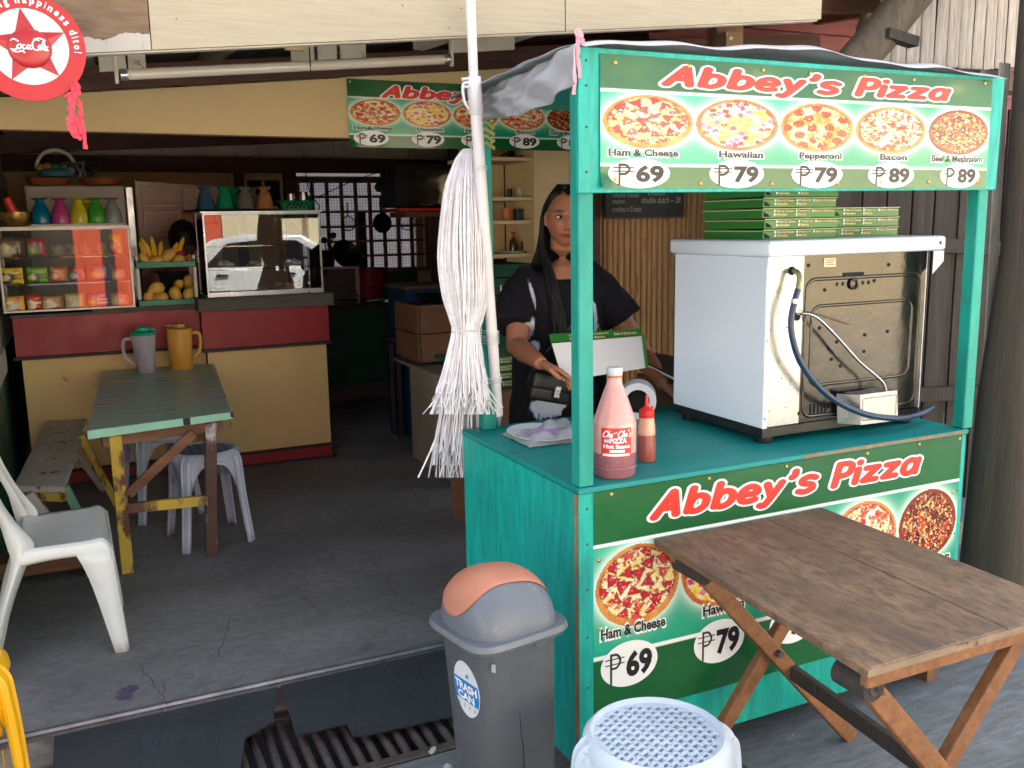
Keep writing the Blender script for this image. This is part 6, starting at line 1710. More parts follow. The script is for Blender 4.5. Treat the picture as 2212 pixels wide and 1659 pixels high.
def lock(side, k):
    # strands fall from the parting over the side of the head, behind the ear, then over or behind the shoulder
    a0 = side * rnd.uniform(.004, .05); b0 = rnd.uniform(-.085, .045); c0 = .112 * math.sqrt(max(.05, 1 - (a0 / .09) ** 2 - (b0 / .105) ** 2)) * 1.1
    bm_side = min(b0 * .6, .012) - .018
    pts = [HL_(a0 * .6, b0, c0), HL_(side * .060, b0 * .75 - .004, .066 + rnd.uniform(-.008, .008)), HL_(side * (.080 + rnd.uniform(-.003, .003)), bm_side - .012, .008), HL_(side * (.082 + rnd.uniform(-.005, .005)), bm_side - .024, -.07)]
    if b0 > -.03:
        pts += [HL_(side * (.078 + rnd.uniform(-.01, .008)), -.018 + rnd.uniform(-.01, .01), -.13),
                Vector((HC.x - side * (.070 + rnd.uniform(-.022, .018)), SY - .115 + rnd.uniform(-.01, .01), zsh - .04)),
                Vector((HC.x - side * (.062 + rnd.uniform(-.03, .025)), SY - .140 + rnd.uniform(-.01, .01), zsh - .15)), Vector((HC.x - side * (.06 + rnd.uniform(-.035, .03)), SY - .150 + rnd.uniform(-.008, .008), zsh - .25 - rnd.uniform(0, .08)))]
    else:
        pts += [Vector((HC.x - side * (.06 + rnd.uniform(-.03, .02)), SY + .06, zsh + .0)), Vector((HC.x - side * (.05 + rnd.uniform(-.03, .03)), SY + .125, zsh - .15)), Vector((HC.x - side * (.04 + rnd.uniform(-.03, .03)), SY + .135, zsh - .32 - rnd.uniform(0, .06)))]
    pp = smooth_pts(pts, 4); nn_ = len(pp)
    sm2.tube(pp, [.0045 * (1 - .75 * (i / nn_) ** 3) for i in range(nn_)], 5)
for k in range(150): lock(1, k)
for k in range(150): lock(-1, k)
for k in range(70):
    a0 = rnd.uniform(-.06, .06); pts = [HL_(a0 * .5, -.03, .12), HL_(a0, -.09, .06), HL_(a0, -.103, -.04), Vector((HC.x - a0, SY + .10, zsh + .02)), Vector((HC.x - a0, SY + .13, zsh - .2)), Vector((HC.x - a0, SY + .135, zsh - .36))]
    sm2.tube(smooth_pts(pts, 4), .006, 5)
obj('hair_strands', sm2, M_hair, hair, smooth=True, kind='stuff')

# shoulder bag
bgc = PY(1188, 836, 2.985)
bg_ = thing('shoulder_bag', 'small black shoulder bag with silver clasp worn at the front of the woman', 'bag', bgc)
rr_ = Matrix.Rotation(rad(14), 3, 'Y')
def bf(p): return bgc + rr_ @ Vector(p)
mb = MB(); mb.box((-.085, -.03, -.055), (.085, .025, .045)); mb.v = [bf(v) for v in mb.v]; obj('pouch', mb, mat('black_leather', srgb(24, 24, 28), .42, bump=.2, bscale=160), bg_, bevel=.016, seg=3, smooth=True)
mb = MB(); mb.box((-.088, -.036, -.012), (.088, .028, .052)); mb.v = [bf(v) for v in mb.v]; obj('flap', mb, bpy.data.materials['black_leather'], bg_, bevel=.012, seg=3, smooth=True)
mb = MB(); mb.box((.0, -.044, -.034), (.026, -.036, .012)); mb.v = [bf(v) for v in mb.v]; cls_ = obj('clasp', mb, M_steel, bg_, bevel=.004, seg=2)
mb = MB(); mb.tube([bf((.013 + .007 * math.cos(a), -.045, -.012 + .007 * math.sin(a))) for a in np.linspace(0, 6.283, 13)[:-1]], .0015, 6, closed=True); obj('clasp_ring', mb, M_steel, cls_)
mb = MB(); mb.tube(smooth_pts([bf((-.085, 0, .03)), Vector((SX - .14, SY - .12, zsh - .30)), Vector((SX - .0, SY - .150, zsh - .15)), Vector((SX + .11, SY - .06, zsh + .035)), Vector((SX + .10, SY + .09, zsh - .02))], 5), .007, 6, flat=((0, 1, 0), .4)); obj('strap', mb, bpy.data.materials['black_leather'], bg_)

# pizza box held up open
hb_ = thing('open_pizza_box', 'open pizza box held by the woman showing its pale inside', 'pizza box', PY(1290, 770, 2.89))
mb = MB(); mb.slab([PY(1192, 742, 2.90), PY(1386, 726, 2.92), PY(1394, 795, 2.87), PY(1217, 823, 2.85)], .003, (0, 1, 0)); obj('inside', mb, M_cardw, hb_)
mb = MB(); mb.slab([PY(1187, 722, 2.93), PY(1385, 709, 2.95), PY(1387, 725.0, 2.918), PY(1190, 740, 2.898)], .003, (0, 1, 0)); obj('flap', mb, M_cart, hb_)
mb = MB(); mb.slab([PY(1387, 724, 2.918), PY(1392, 722, 2.918), PY(1400, 792, 2.87), PY(1395, 796, 2.868)], .006, (0, 1, 0)); obj('edge', mb, M_cart, hb_)
o0 = PY(1187, 722, 2.93); o1 = PY(1385, 709, 2.95); o2 = PY(1190, 740, 2.898)
def ffn(x, y, h): return o0 + (o1 - o0) * x + (o2 - o0) * (1 - y) + Vector((0, -.0015 - h, 0))
mb = MB()
for s, x0, x1, y0_, y1_ in (('Ham & Cheese', .2, .42, .55, .85), ('Hawaiian', .2, .36, .15, .45), ('Pepperoni', .46, .62, .55, .85), ('Bacon', .46, .57, .15, .45), ('Beef w/ Mushroom', .68, .93, .35, .7)):
    m2 = text_mb(s, x0, x1, y0_, y1_, ffn, .0004, bold=.03); mb.add(m2.v, m2.f)
obj('lettering', mb, M_ctext, hb_)
# paper roll, plastic bag behind, black hotplate
c = PY(1378, 850, 2.82); c.z = .911 + .066
rl = thing('paper_roll', 'white roll of wrapping film with a dark core standing behind the sauce jug', 'roll', (c.x, c.y, .911))
R9 = Matrix.Rotation(rad(90), 3, 'X') @ Matrix.Rotation(0, 3, 'Z')
R9 = Matrix.Rotation(rad(-33), 3, 'Z') @ R9
mb = MB(); mb.lathe([(.042, -.05), (.066, -.05), (.066, .05), (.042, .05), (.042, -.05)], c, 36, rot=R9, cap=False); obj('paper', mb, M_cardw, rl, smooth=True)
mb = MB(); mb.lathe([(.038, -.048), (.0415, -.048), (.0415, .048), (.038, .048), (.038, -.048)], c, 30, rot=R9, cap=False); mb.lathe([(.0375, .0), (.0375, .001)], c, 24, rot=R9); obj('core', mb, M_dark, rl, smooth=True)
hp_ = thing('hotplate', 'black hotplate with a white front edge left of the oven', 'hotplate', PY(1440, 790, 3.15))
a = PY(1392, 768, 3.35); 
mb = MB(); mb.slab([PY(1396, 783, 3.05), PY(1475, 822, 2.86), PY(1500, 775, 3.1), PY(1400, 760, 3.30)], .02, (0, 0, -1)); obj('plate', mb, M_black, hp_, bevel=.004)
mb = MB(); mb.slab([PY(1396, 786, 3.045), PY(1475, 825, 2.855), PY(1475, 830, 2.855), PY(1396, 791, 3.045)], .004, (-.3, -1, 0)); obj('edge', mb, M_white, hp_)
mb = MB(); q = PY(1450, 810, 3.0); mb.box((q.x, 2.96, FZ), (q.x + .25, 3.25, q.z - .03)); obj('stand', mb, M_oldwood, hp_)

# ------------------------------------------------------------------ painted counter
ct = thing('counter', 'red and ochre painted food counter with dark trim at the back of the dining area', 'counter', (.55, 6.1, FZ))
def cbox(name, a, b, m, bev=0): mb = MB(); mb.box(a, b); return obj(name, mb, m, ct, bevel=bev)
cbox('red_panel', (.677, 5.87, .888), (1.452, 5.89, 1.118), M_red); cbox('red_panel', (-.335, 5.955, .905), (.676, 5.975, 1.128), M_red)
cbox('ochre_panel', (.70, 5.90, .215), (1.435, 5.915, .868), M_yellow); cbox('ochre_panel', (-.31, 5.98, .215), (.6995, 5.995, .885), M_yellow)
cbox('trim_rail', (.667, 5.855, .868), (1.47, 5.90, .8875), M_trim, .003); cbox('trim_rail', (-.35, 5.94, .886), (.666, 5.98, .9045), M_trim, .003)
cbox('base_rail', (.69, 5.885, .197), (1.46, 5.92, .2145), M_trim, .003); cbox('base_rail', (-.32, 5.965, .197), (.689, 6.0, .2145), M_trim, .003)
cbox('red_base', (.70, 5.90, .13), (1.44, 5.92, .1965), M_red); cbox('red_base', (-.31, 5.98, .13), (.699, 6.0, .1965), M_red)
cbox('plinth', (.69, 5.88, FZ), (1.46, 5.91, .1295), M_trim); 
cbox('ledge', (.655, 5.80, 1.119), (1.475, 6.35, 1.198), M_ledge, .004); cbox('ledge', (-.345, 5.93, 1.1285), (.654, 6.45, 1.145), M_ledge, .003)
cbox('shelf_strip', (.08, 5.925, 1.1455), (.654, 6.2, 1.158), M_oldwood)
cbox('carcass', (-.30, 6.0, FZ), (1.43, 6.4, 1.118), M_trim)

# ------------------------------------------------------------------ glass display cases
def case(name, label, x0, x1, y0, y1, z0, z1, shelves, mf, fr=.012, thick_bottom=0):
    t = thing(name, label, 'display case', ((x0 + x1) / 2, (y0 + y1) / 2, z0))
    for a, b, nm in (((x0, y0, z0), (x1, y0 + fr, z0 + fr + thick_bottom), 'bottom_rail'), ((x0, y0, z1 - fr), (x1, y0 + fr, z1), 'top_rail'),
                 ((x0, y0, z0 + fr + thick_bottom + .0005), (x0 + fr, y0 + fr, z1 - fr - .0005), 'corner_post'), ((x1 - fr, y0, z0 + fr + thick_bottom + .0005), (x1, y0 + fr, z1 - fr - .0005), 'corner_post'),
                 ((x0, y1 - fr, z0 + .001), (x0 + fr, y1, z1 - .001), 'corner_post'), ((x1 - fr, y1 - fr, z0 + .001), (x1, y1, z1 - .001), 'corner_post')):
        mb = MB(); mb.box(a, b); obj(nm, mb, mf, t, bevel=.0015)
    mb = MB(); mb.box((x0 - .01, y0 - .012, z1 + .0005), (x1 + .01, y1 + .01, z1 + .009)); obj('top_board', mb, mf, t)
    mb = MB(); mb.box((x0 + .001, y0 + fr + .001, z0 + .0005), (x1 - .001, y1 - fr, z0 + .006)); obj('floor_board', mb, mf, t)
    mb = MB(); ys = y0 + .064; mb.slab([(x0 + fr, ys, z0 + fr + thick_bottom), (x1 - fr, y0 + .006, z0 + fr + thick_bottom), (x1 - fr, y0 + .006, z1 - fr), (x0 + fr, ys, z1 - fr)], .003); obj('front_pane', mb, M_glass, t)
    for x in (x0 + .003, x1 - .006):
        mb = MB(); mb.box((x, y0 + fr, z0 + fr), (x + .003, y1 - fr, z1 - fr)); obj('side_pane', mb, M_glass, t)
    for z in shelves:
        mb = MB(); mb.box((x0 + .01, y0 + .02, z - .0025), (x1 - .01, y1 - .01, z + .0025)); obj('glass_shelf', mb, M_glass, t)
    return t
case('display_case', 'left glass display case full of noodle packets and snacks on the counter', -.372, .318, 5.935, 6.26, 1.1585, 1.628, (1.312, 1.462), mat('cream_aluminium', srgb(206, 200, 188), .4, metal=.4, var=.05))
case('display_case', 'right glass display case reflecting a white car on the counter', .722, 1.428, 5.86, 6.22, 1.1985, 1.70, (1.36, 1.50), M_alu, thick_bottom=.018)
mb = MB(); mb.box((-.19, 5.96, 1.638), (.29, 6.2, 1.65)); tag(obj('glass_tray', mb, mat('pale_tray', srgb(190, 188, 180), .5)), 'pale tray under the row of upturned glasses on the left case', 'tray')
mb = MB(); mb.lathe([(.01, 1.7105), (.28, 1.7105), (.30, 1.722), (.305, 1.722)], (.93, 6.04, 0), 40, sx=1, sy=.55); tag(obj('dark_tray', mb, M_black, smooth=True), 'dark round tray under the upturned frilled glasses on the right case', 'tray')
# bright backing inside right case
cbk = MB(); cbk.box((.74, 6.235, 1.21), (1.42, 6.24, 1.69))

# packets
def pack(x, y, z, w_, h_, base, accent, label, text=None, tcol=None, lean=0.0, brand=True, seed=0, grp='noodle and snack packets in the left display case'):
    t = thing('food_packet', label, 'packet', (x, y, z), 0, grp)
    def fmap(u, v):
        X = (u - .5) * w_; Z = v * h_; e = np.minimum(np.minimum(u, 1 - u) * 5, np.minimum(v, 1 - v) * 7); e = np.clip(e, 0, 1) ** .6
        Y = -.018 * e - .003 * (vnoise(u + seed, v, 6, seed) - .5) + lean * v * h_
        return np.stack([x + X, y + Y, z + Z], 1)
    def fcol(u, v):
        c = np.tile(C3(*base), (len(u), 1)).astype(float)
        n_ = vnoise(u * 2 + seed, v * 2, 4, seed + 2)
        c = lerp(c, C3(*accent), (.52 - np.hypot((u - .22) / .9, (v - .35) / .75) + (n_ - .5) * .3) * 9)
        c = lerp(c, C3(236, 206, 130), (.22 - np.hypot(u - .2, (v - .38)) + (n_ - .5) * .2) * 12)
        return c
    printed('wrapper', 22, 16, fmap, fcol, M_foil, t)
    mb = MB(); mb.box((x - w_ * .47, y + .001, z + .004), (x + w_ * .47, y + .012, z + h_ * .94)); obj('back', mb, M_alu, t)
    fn = lambda a, b, h: Vector((x + a, y - .0215 - h + lean * b, z + b))
    if brand:
        mb = MB(); mb.prism([(w_ * .18 + .016 * math.cos(q), h_ * .8 + .0065 * math.sin(q)) for q in np.linspace(0, 6.283, 17)[:-1]], fn, -.004, 0); mk = obj('logo', mb, M_inkr, t)
        mb = text_mb('Lucky Me!', w_ * .18 - .013, w_ * .18 + .013, h_ * .8 - .003, h_ * .8 + .004, fn, .0006); obj('lettering', mb, M_inkw, mk)
    if text:
        y1_ = h_ * .66
        for k, s in enumerate(text.split('\n')):
            mb = text_mb(s, -w_ * .08, w_ * .45, y1_ - .018, y1_ - .004, fn, .0006, bold=.04); y1_ -= .018
            obj('lettering', mb, tcol, t)
    return t
brn = flatmat('brown_ink', srgb(90, 40, 20), .5)
P0 = 5.98
pack(-.315, P0, 1.319, .115, .092, (238, 204, 40), (40, 70, 50), 'yellow packet lettered PANCIT CANTON on the middle shelf', 'PANCIT\nCANTON', brn, seed=1)
pack(-.185, P0, 1.319, .105, .09, (120, 190, 60), (60, 120, 40), 'green packet lettered PANCIT CANTON on the middle shelf', 'PANCIT\nCANTON', brn, seed=2)
pack(-.075, P0 + .01, 1.319, .09, .09, (236, 150, 60), (220, 90, 40), 'orange packet right of the green one on the middle shelf', seed=3)
pack(.03, P0 + .02, 1.319, .10, .085, (150, 40, 60), (60, 60, 150), 'dark red and blue packet in the middle of the middle shelf', brand=False, seed=4)
pack(.145, P0 + .02, 1.319, .11, .1, (50, 50, 120), (190, 110, 70), 'navy packet with a food picture on the middle shelf', brand=False, seed=5)
pack(.25, P0 + .02, 1.319, .09, .075, (190, 90, 70), (210, 170, 120), 'reddish packet at the right end of the middle shelf', brand=False, seed=6)
pack(-.315, P0, 1.1655, .10, .085, (240, 180, 60), (236, 240, 236), 'yellow orange packet with eggs at the left of the bottom shelf', None, seed=7)
pack(-.215, P0 + .01, 1.1655, .075, .085, (222, 80, 50), (236, 220, 200), 'orange red packet lettered Lomi on the bottom shelf', 'Lomi', M_inkw, seed=8)
pack(-.12, P0 + .01, 1.1655, .11, .08, (206, 150, 100), (230, 220, 190), 'tan packet with a noodle bowl on the bottom shelf', None, seed=9, brand=False)
pack(-.005, P0 + .01, 1.1655, .10, .085, (236, 222, 140), (240, 236, 200), 'pale yellow packet in the middle of the bottom shelf', None, seed=10, brand=False)
pack(.12, P0, 1.1655, .12, .088, (84, 70, 140), (110, 140, 90), 'purple packet lettered Beef Beef on the bottom shelf', 'Beef\nBeef', M_inkw, seed=11)
pack(.24, P0 + .01, 1.1655, .10, .08, (220, 150, 120), (230, 190, 160), 'pinkish packet at the right end of the bottom shelf', None, seed=12, brand=False)
pack(-.30, P0 + .03, 1.469, .13, .11, (120, 84, 64), (206, 196, 170), 'brown snack bag at the left of the top shelf', None, seed=13, brand=False)
pack(-.175, P0 + .03, 1.469, .10, .105, (196, 70, 90), (110, 150, 60), 'pink and green snack bag on the top shelf', None, seed=14, brand=False)
pack(.245, P0 + .05, 1.469, .07, .12, (240, 206, 30), (206, 30, 30), 'yellow and red packet at the right end of the top shelf', None, seed=15, brand=False)
for k, (x, lb) in enumerate(((-.07, 'first bag of round biscuits on the top shelf'), (.01, 'second bag of round biscuits on the top shelf'), (.08, 'third bag of round biscuits on the top shelf'), (.16, 'fourth bag of round biscuits on the top shelf, beside the yellow packet'))):
    t = thing('biscuit_bag', lb, 'biscuits', (x, P0 + .04, 1.466), 0, 'biscuit bags on the top shelf')
    for j in range(3):
        mb = MB(); mb.ell((x + random.uniform(-.006, .006), P0 + .04, 1.478 + j * .022), (.032, .03, .013), 16, 8); obj('biscuit', mb, mat('biscuit', srgb(196, 150, 96), .7, var=.2, scale=40) if 'biscuit' not in bpy.data.materials else bpy.data.materials['biscuit'], t, smooth=True)
    mb = MB(); mb.ell((x, P0 + .04, 1.505), (.036, .034, .042), 14, 10); obj('wrap', mb, M_bag, t)

# upturned glasses on the left case
def tumbler(x, y, z, label, m, frill=False, H=.145, R=.05):
    t = thing('glass_tumbler', label, 'glass', (x, y, z), 0, 'upturned coloured glasses on the display cases')
    if frill: prof = [(R * 1.0, 0), (R * .86, H * .1), (R * .70, H * .45), (R * .52, H * .72), (R * .36, H * .78), (R * .44, H * .88), (R * .62, H * 1.0)]
    else: prof = [(R * .92, 0), (R * 1.0, H * .04), (R * .96, H * .35), (R * .72, H * .62), (R * .42, H * .82), (R * .42, H * .92), (R * .86, H * .985), (R * .84, H)]
    n = 32; mb = MB(); pr = smooth_pts(prof, 4); vs = []; fs = []
    for r, zz in pr:
        for k in range(n):
            a = 2 * math.pi * k / n; q = 1 + (.045 * math.cos(a * 8) * (zz < H * .7) + .10 * math.cos(a * 8) * (zz > H * .85) if frill else .01 * math.cos(a * 12))
            vs.append(Vector((r * q * math.cos(a), r * q * math.sin(a), zz)))
    for i in range(len(pr) - 1):
        for k in range(n): fs.append((i * n + k, i * n + (k + 1) % n, (i + 1) * n + (k + 1) % n, (i + 1) * n + k))
    mb.add(vs, fs); obj('glass', mb, m, t, local=True, smooth=True, solid=.002)
    if not frill:
        mb = MB(); mb.lathe([(R * .80, H - .0005), (.001, H - .0005)], n=24, cap=False); obj('foot', mb, m, t, local=True)
def gm_(name, c, tr=.25): return plastic(name, c, .18, trans=tr)
for x, c, nm in ((-.137, (0, 120, 160), 'blue upturned glass at the left of the row on the left case'), (-.035, (196, 70, 140), 'pink upturned glass between the blue and yellow ones'), (.062, (214, 206, 40), 'yellow upturned glass in the row on the left case'),
                 (.152, (70, 170, 50), 'green upturned glass beside the yellow ones'), (.238, (140, 148, 140), 'clear grey upturned glass at the right of the row on the left case')):
    tumbler(x, 6.0, 1.6505, nm, gm_('tint_%d' % int(x * 1000 + 500), srgb(*c)))
tumbler(.105, 6.11, 1.6505, 'second yellow upturned glass behind the yellow and green ones', bpy.data.materials['tint_562'])
for x, c, nm in ((.765, (60, 100, 130), 'blue frilled upturned glass on the right case'), (.878, (20, 150, 100), 'green frilled upturned glass in front on the right case'), (.998, (120, 124, 108), 'clear grey frilled upturned glass in front on the right case'), (1.118, (196, 134, 80), 'amber frilled upturned glass on the right case')):
    tumbler(x, 5.99, 1.723, nm, gm_('frill_%d' % int(x * 1000), srgb(*c)), True, .135, .062)
tumbler(.945, 6.10, 1.723, 'second green frilled glass behind the green one', bpy.data.materials['frill_878'], True, .135, .062)
tumbler(1.06, 6.10, 1.723, 'second clear frilled glass behind the grey one', bpy.data.materials['frill_998'], True, .135, .062)
# green basket with steel cups
bk_ = thing('plastic_basket', 'small green plastic basket with round holes on the right case', 'basket', (1.31, 6.0, 1.7095))
M_bask = plastic('green_basket_plastic', srgb(20, 130, 80), .4)
mb = ringloft([(.095, .055, .0, 0, 0, 6), (.108, .066, .058, 0, 0, 6)], cap=(True, False)); obj('wall', mb, M_bask, bk_, local=True, smooth=True, solid=.003)
mb = MB(); mb.tube([Vector((x, y, .06)) for x, y in srect(.112, .07, 32, 6)], .004, 6, closed=True); obj('rim', mb, M_bask, bk_, local=True)
mb = MB()
for r_ in range(2):
    for k in range(6 - r_ * 1):
        mb.tube([(-.065 + k * .026 + r_ * .013, -.062, .022 + r_ * .018), (-.065 + k * .026 + r_ * .013, -.0655, .022 + r_ * .018)], .007, 10)
obj('hole', mb, M_dark, bk_, local=True, kind='stuff')
for x, h, lb in ((1.285, .1, 'left steel cup standing in the green basket'), (1.365, .11, 'right steel cup standing in the green basket')):
    mb = MB(); mb.lathe([(.018, 1.715), (.024, 1.72), (.026, 1.715 + h), (.028, 1.717 + h), (.024, 1.716 + h), (.02, 1.73)], (x, 6.01, 0), 24); tag(obj('steel_cup', mb, M_steel, smooth=True), lb, 'cup')
# golden bowl with red scoop
bo = thing('metal_bowl', 'golden metal bowl at the left end of the left case', 'bowl', (-.265, 6.02, 1.6375))
mb = MB(); mb.lathe([(.045, 0), (.068, .015), (.082, .05), (.084, .082), (.081, .082), (.078, .05), (.06, .02), (.001, .01)], n=36, cap=False); obj('bowl', mb, mat('golden_metal', srgb(170, 136, 70), .3, metal=.8, var=.1), bo, local=True, smooth=True)
mb = MB(); mb.tube([(-.02 - .245, 6.02, 1.69), (-.30, 6.0, 1.80)], [.03, .022], 12); tag(obj('red_scoop', mb, M_redcap, smooth=True), 'dark red plastic scoop leaning in the golden bowl', 'scoop')
# contents of right case
for k, (x, z, sx, lb, c) in enumerate(((.84, 1.222, .07, 'left plate of pastries in the right case', (196, 170, 130)), (1.22, 1.222, .10, 'heap of pastries on the floor of the right case', (186, 140, 90)), (.86, 1.366, .05, 'small covered dish on the middle shelf of the right case', (206, 206, 200)), (1.05, 1.366, .05, 'second covered dish on the middle shelf', (170, 150, 110)), (1.28, 1.366, .06, 'white dish on the middle shelf at the right', (210, 206, 200)))):
    t = thing('food_plate', lb, 'plate', (x, 6.04, z), 0, 'plates of food in the right display case')
    mb = MB(); mb.lathe([(.02, 0), (sx, .002), (sx + .015, .012), (sx + .012, .013), (sx, .005), (.001, .004)], n=24, cap=False); obj('plate', mb, M_white, t, local=True, smooth=True)
    for j in range(5):
        a = j * 1.25; mb = MB(); mb.ell((sx * .55 * math.cos(a), sx * .55 * math.sin(a), .018 + .012 * (j % 2)), (.026, .02, .016), 12, 8); obj('pastry', mb, mat('pastry_%d' % k, srgb(*c), .7, var=.2, scale=30) if 'pastry_%d' % k not in bpy.data.materials else bpy.data.materials['pastry_%d' % k], t, local=True, smooth=True)

# ------------------------------------------------------------------ fruit rack
M_rackg = plastic('green_rack_plastic', srgb(0, 130, 100), .4); M_rackw = plastic('white_rack_plastic', srgb(206, 206, 200), .4)
fk = thing('fruit_rack', 'two tier green and white plastic rack holding fruit beside the left case', 'rack', (.505, 6.03, 1.158))
for z in (1.159, 1.385):
    mb = MB(); mb.box((.338, 5.94, z), (.674, 5.955, z + .035)); mb.box((.338, 6.14, z), (.674, 6.155, z + .035)); mb.box((.338, 5.956, z), (.352, 6.139, z + .045)); mb.box((.660, 5.956, z), (.674, 6.139, z + .045)); mb.box((.353, 5.956, z), (.659, 6.139, z + .006)); obj('shelf', mb, M_rackg, fk, bevel=.003)
for x in (.345, .667):
    for y in (5.948, 6.147):
        mb = MB(); mb.box((x - .010, y - .009, 1.2), (x + .010, y + .009, 1.383)); obj('upright', mb, M_rackw, fk, bevel=.003)
        mb = MB(); mb.box((x - .008, y - .008, 1.4305), (x + .008, y + .008, 1.455)); obj('peg', mb, M_rackw, fk, bevel=.003)
M_mango = mat('mango_skin', srgb(214, 170, 70), .45, var=.1, scale=14, bump=.05, wear=srgb(150, 116, 50), wamt=.16, wscale=60, coat=.1)
def mango(x, y, z, s, rot, lb):
    mb = MB(); n, m = 20, 14; vs = []; fs = []; R_ = Euler(rot).to_matrix()
    for i in range(m + 1):
        t2 = math.pi * i / m; r = math.sin(t2) ** .9 * (1 - .16 * math.cos(t2)); zz = -math.cos(t2)
        for k in range(n):
            a = 2 * math.pi * k / n; p = Vector((r * math.cos(a) * .030 * s, r * math.sin(a) * .026 * s, zz * .045 * s)); p.x += .006 * s * zz * zz
            vs.append(Vector((x, y, z)) + R_ @ p)
    for i in range(m):
        for k in range(n): fs.append((i * n + k, i * n + (k + 1) % n, (i + 1) * n + (k + 1) % n, (i + 1) * n + k))
    mb.add(vs, fs); o = obj('mango', mb, M_mango, smooth=True); tag(o, lb, 'mango', 'mangoes in the fruit rack')
mango(.395, 5.985, 1.205, 1.0, (0, .3, 0), 'mango standing at the left end of the lower tier'); mango(.44, 5.985, 1.262, 1.15, (0, 1.25, .1), 'large tilted mango on top at the left of the lower tier'); mango(.46, 5.975, 1.203, 1.1, (0, 1.1, -.1), 'mango lying low in the middle left of the lower tier')
mango(.55, 5.98, 1.218, 1.15, (0, -.35, 0), 'upright mango in the middle right of the lower tier'); mango(.625, 5.985, 1.212, 1.1, (0, .2, 0), 'upright mango at the right end of the lower tier'); mango(.575, 6.03, 1.272, .95, (.8, .3, 0), 'round mango with a dark spot above the others'); mango(.64, 6.08, 1.285, 1.1, (0, .2, 0), 'orange mango at the back right of the lower tier')
mango(.39, 5.99, 1.435, 1.0, (0, -.4, 0), 'mango at the left of the upper tier under the bananas'); mango(.455, 5.98, 1.425, 1.0, (0, 1.4, 0), 'mango lying in front on the upper tier'); mango(.525, 6.0, 1.452, 1.1, (0, .8, 0), 'big mango in the middle of the upper tier'); mango(.58, 5.98, 1.425, .95, (0, 1.0, .3), 'mango lying at the right of the upper tier')
bn_ = thing('banana_bunch', 'bunch of yellow bananas standing on the upper tier of the rack', 'bananas', (.46, 6.04, 1.44))
M_ban = mat('banana_skin', srgb(226, 180, 50), .5, var=.1, scale=20, wear=srgb(110, 80, 30), wamt=.12, wscale=40)
for k, (x, h, ln) in enumerate(((.40, .10, -.02), (.425, .12, -.03), (.455, .13, -.01), (.485, .10, .01), (.55, .09, .03), (.59, .12, .03), (.575, .10, .04))):
    mb = MB(); mb.tube(smooth_pts([(x + ln * 0, 6.05, 1.42), (x + ln * .2, 6.03, 1.42 + h * .5), (x + ln, 6.04, 1.42 + h), (x + ln * 1.3, 6.045, 1.425 + h + .015)], 5), [.008, .012, .015, .016, .0165, .016, .016, .015, .014, .013, .012, .010, .008, .006, .004, .003], 8); obj('banana', mb, M_ban, bn_, smooth=True)
mb = MB(); mb.ell((.60, 6.03, 1.458), (.034, .03, .026)); tag(obj('pink_fruit', mb, mat('magenta_skin', srgb(170, 30, 90), .5), smooth=True), 'magenta fruit right of the bananas', 'fruit')
mb = MB(); mb.ell((.645, 5.99, 1.43), (.03, .026, .022)); tag(obj('apple', mb, mat('apple_skin', srgb(200, 150, 110), .4, wear=srgb(160, 50, 50), wamt=.4, wscale=12), smooth=True), 'blushed fruit at the right end of the upper tier', 'fruit')

# ------------------------------------------------------------------ refrigerator, person leaning in, things on top
M_fr = mat('fridge_grey_enamel', srgb(172, 164, 156), .45, var=.05, scale=2, bump=.02)
M_frin = mat('fridge_liner', srgb(186, 166, 154), .5, var=.06, scale=3)
rf = thing('refrigerator', 'open two door refrigerator behind the glass cases', 'refrigerator', (.4, 6.9, FZ))
mb = MB(); mb.box((-.23, 6.66, FZ), (.35, 7.25, 1.893)); obj('cabinet', mb, M_fr, rf, bevel=.012, seg=2)
mb = MB(); mb.box((.355, 6.66, .4), (.40, 7.2, 1.885)); obj('door_edge', mb, M_alu, rf, bevel=.004)
mb = MB(); mb.slab([(.42, 6.75, .4), (.98, 6.95, .4), (.98, 6.95, 1.90), (.42, 6.75, 1.93)], .045, (0, 1, 0)); obj('door', mb, M_frin, rf, bevel=.006)
for (a, b, z0, z1) in ((.46, .70, 1.76, 1.88), (.73, .95, 1.62, 1.88), (.46, .70, 1.60, 1.73), (.46, .95, 1.2, 1.56)):
    for nm, q0, q1 in (('liner_rib', (a, z0), (b, z0 + .012)), ('liner_rib', (a, z1 - .01), (b, z1)), ('liner_rib', (a, z0 + .0125), (a + .012, z1 - .0105)), ('liner_rib', (b - .012, z0 + .0125), (b, z1 - .0105))):
        mb = MB(); yy = 6.75 + (q0[0] - .42) * .357; mb.box((q0[0], yy - .03, q0[1]), (q1[0], yy + .02, q1[1])); obj(nm, mb, M_frin, rf)
rdr = thing('red_dish_rack', 'small dark red wire rack on the refrigerator door', 'rack', (.72, 6.8, 1.64))
mb = MB()
for z in (1.64, 1.70): mb.tube([(.70, 6.76, z + .02), (.80, 6.78, z), (.95, 6.85, z)], .006, 6)
for x in (.72, .78, .85, .92): mb.tube([(x, 6.77, 1.64), (x, 6.77, 1.71)], .004, 6)
obj('wire', mb, M_redcap, rdr)
for x0, lb in ((-.14, 'orange brown plastic basin on the refrigerator at the left'), (.17, 'second orange brown basin on the refrigerator nearer the middle')):
    mb = MB(); mb.lathe([(.07, 1.895), (.11, 1.91), (.135, 1.945), (.138, 1.945), (.112, 1.905), (.001, 1.90)], (x0 + .05, 6.85, 0), 30, sx=1, sy=.9, cap=False)
    tag(obj('basin', mb, mat('terracotta_plastic', srgb(150, 84, 44), .5) if 'terracotta_plastic' not in bpy.data.materials else bpy.data.materials['terracotta_plastic'], smooth=True, solid=.003), lb, 'basin')
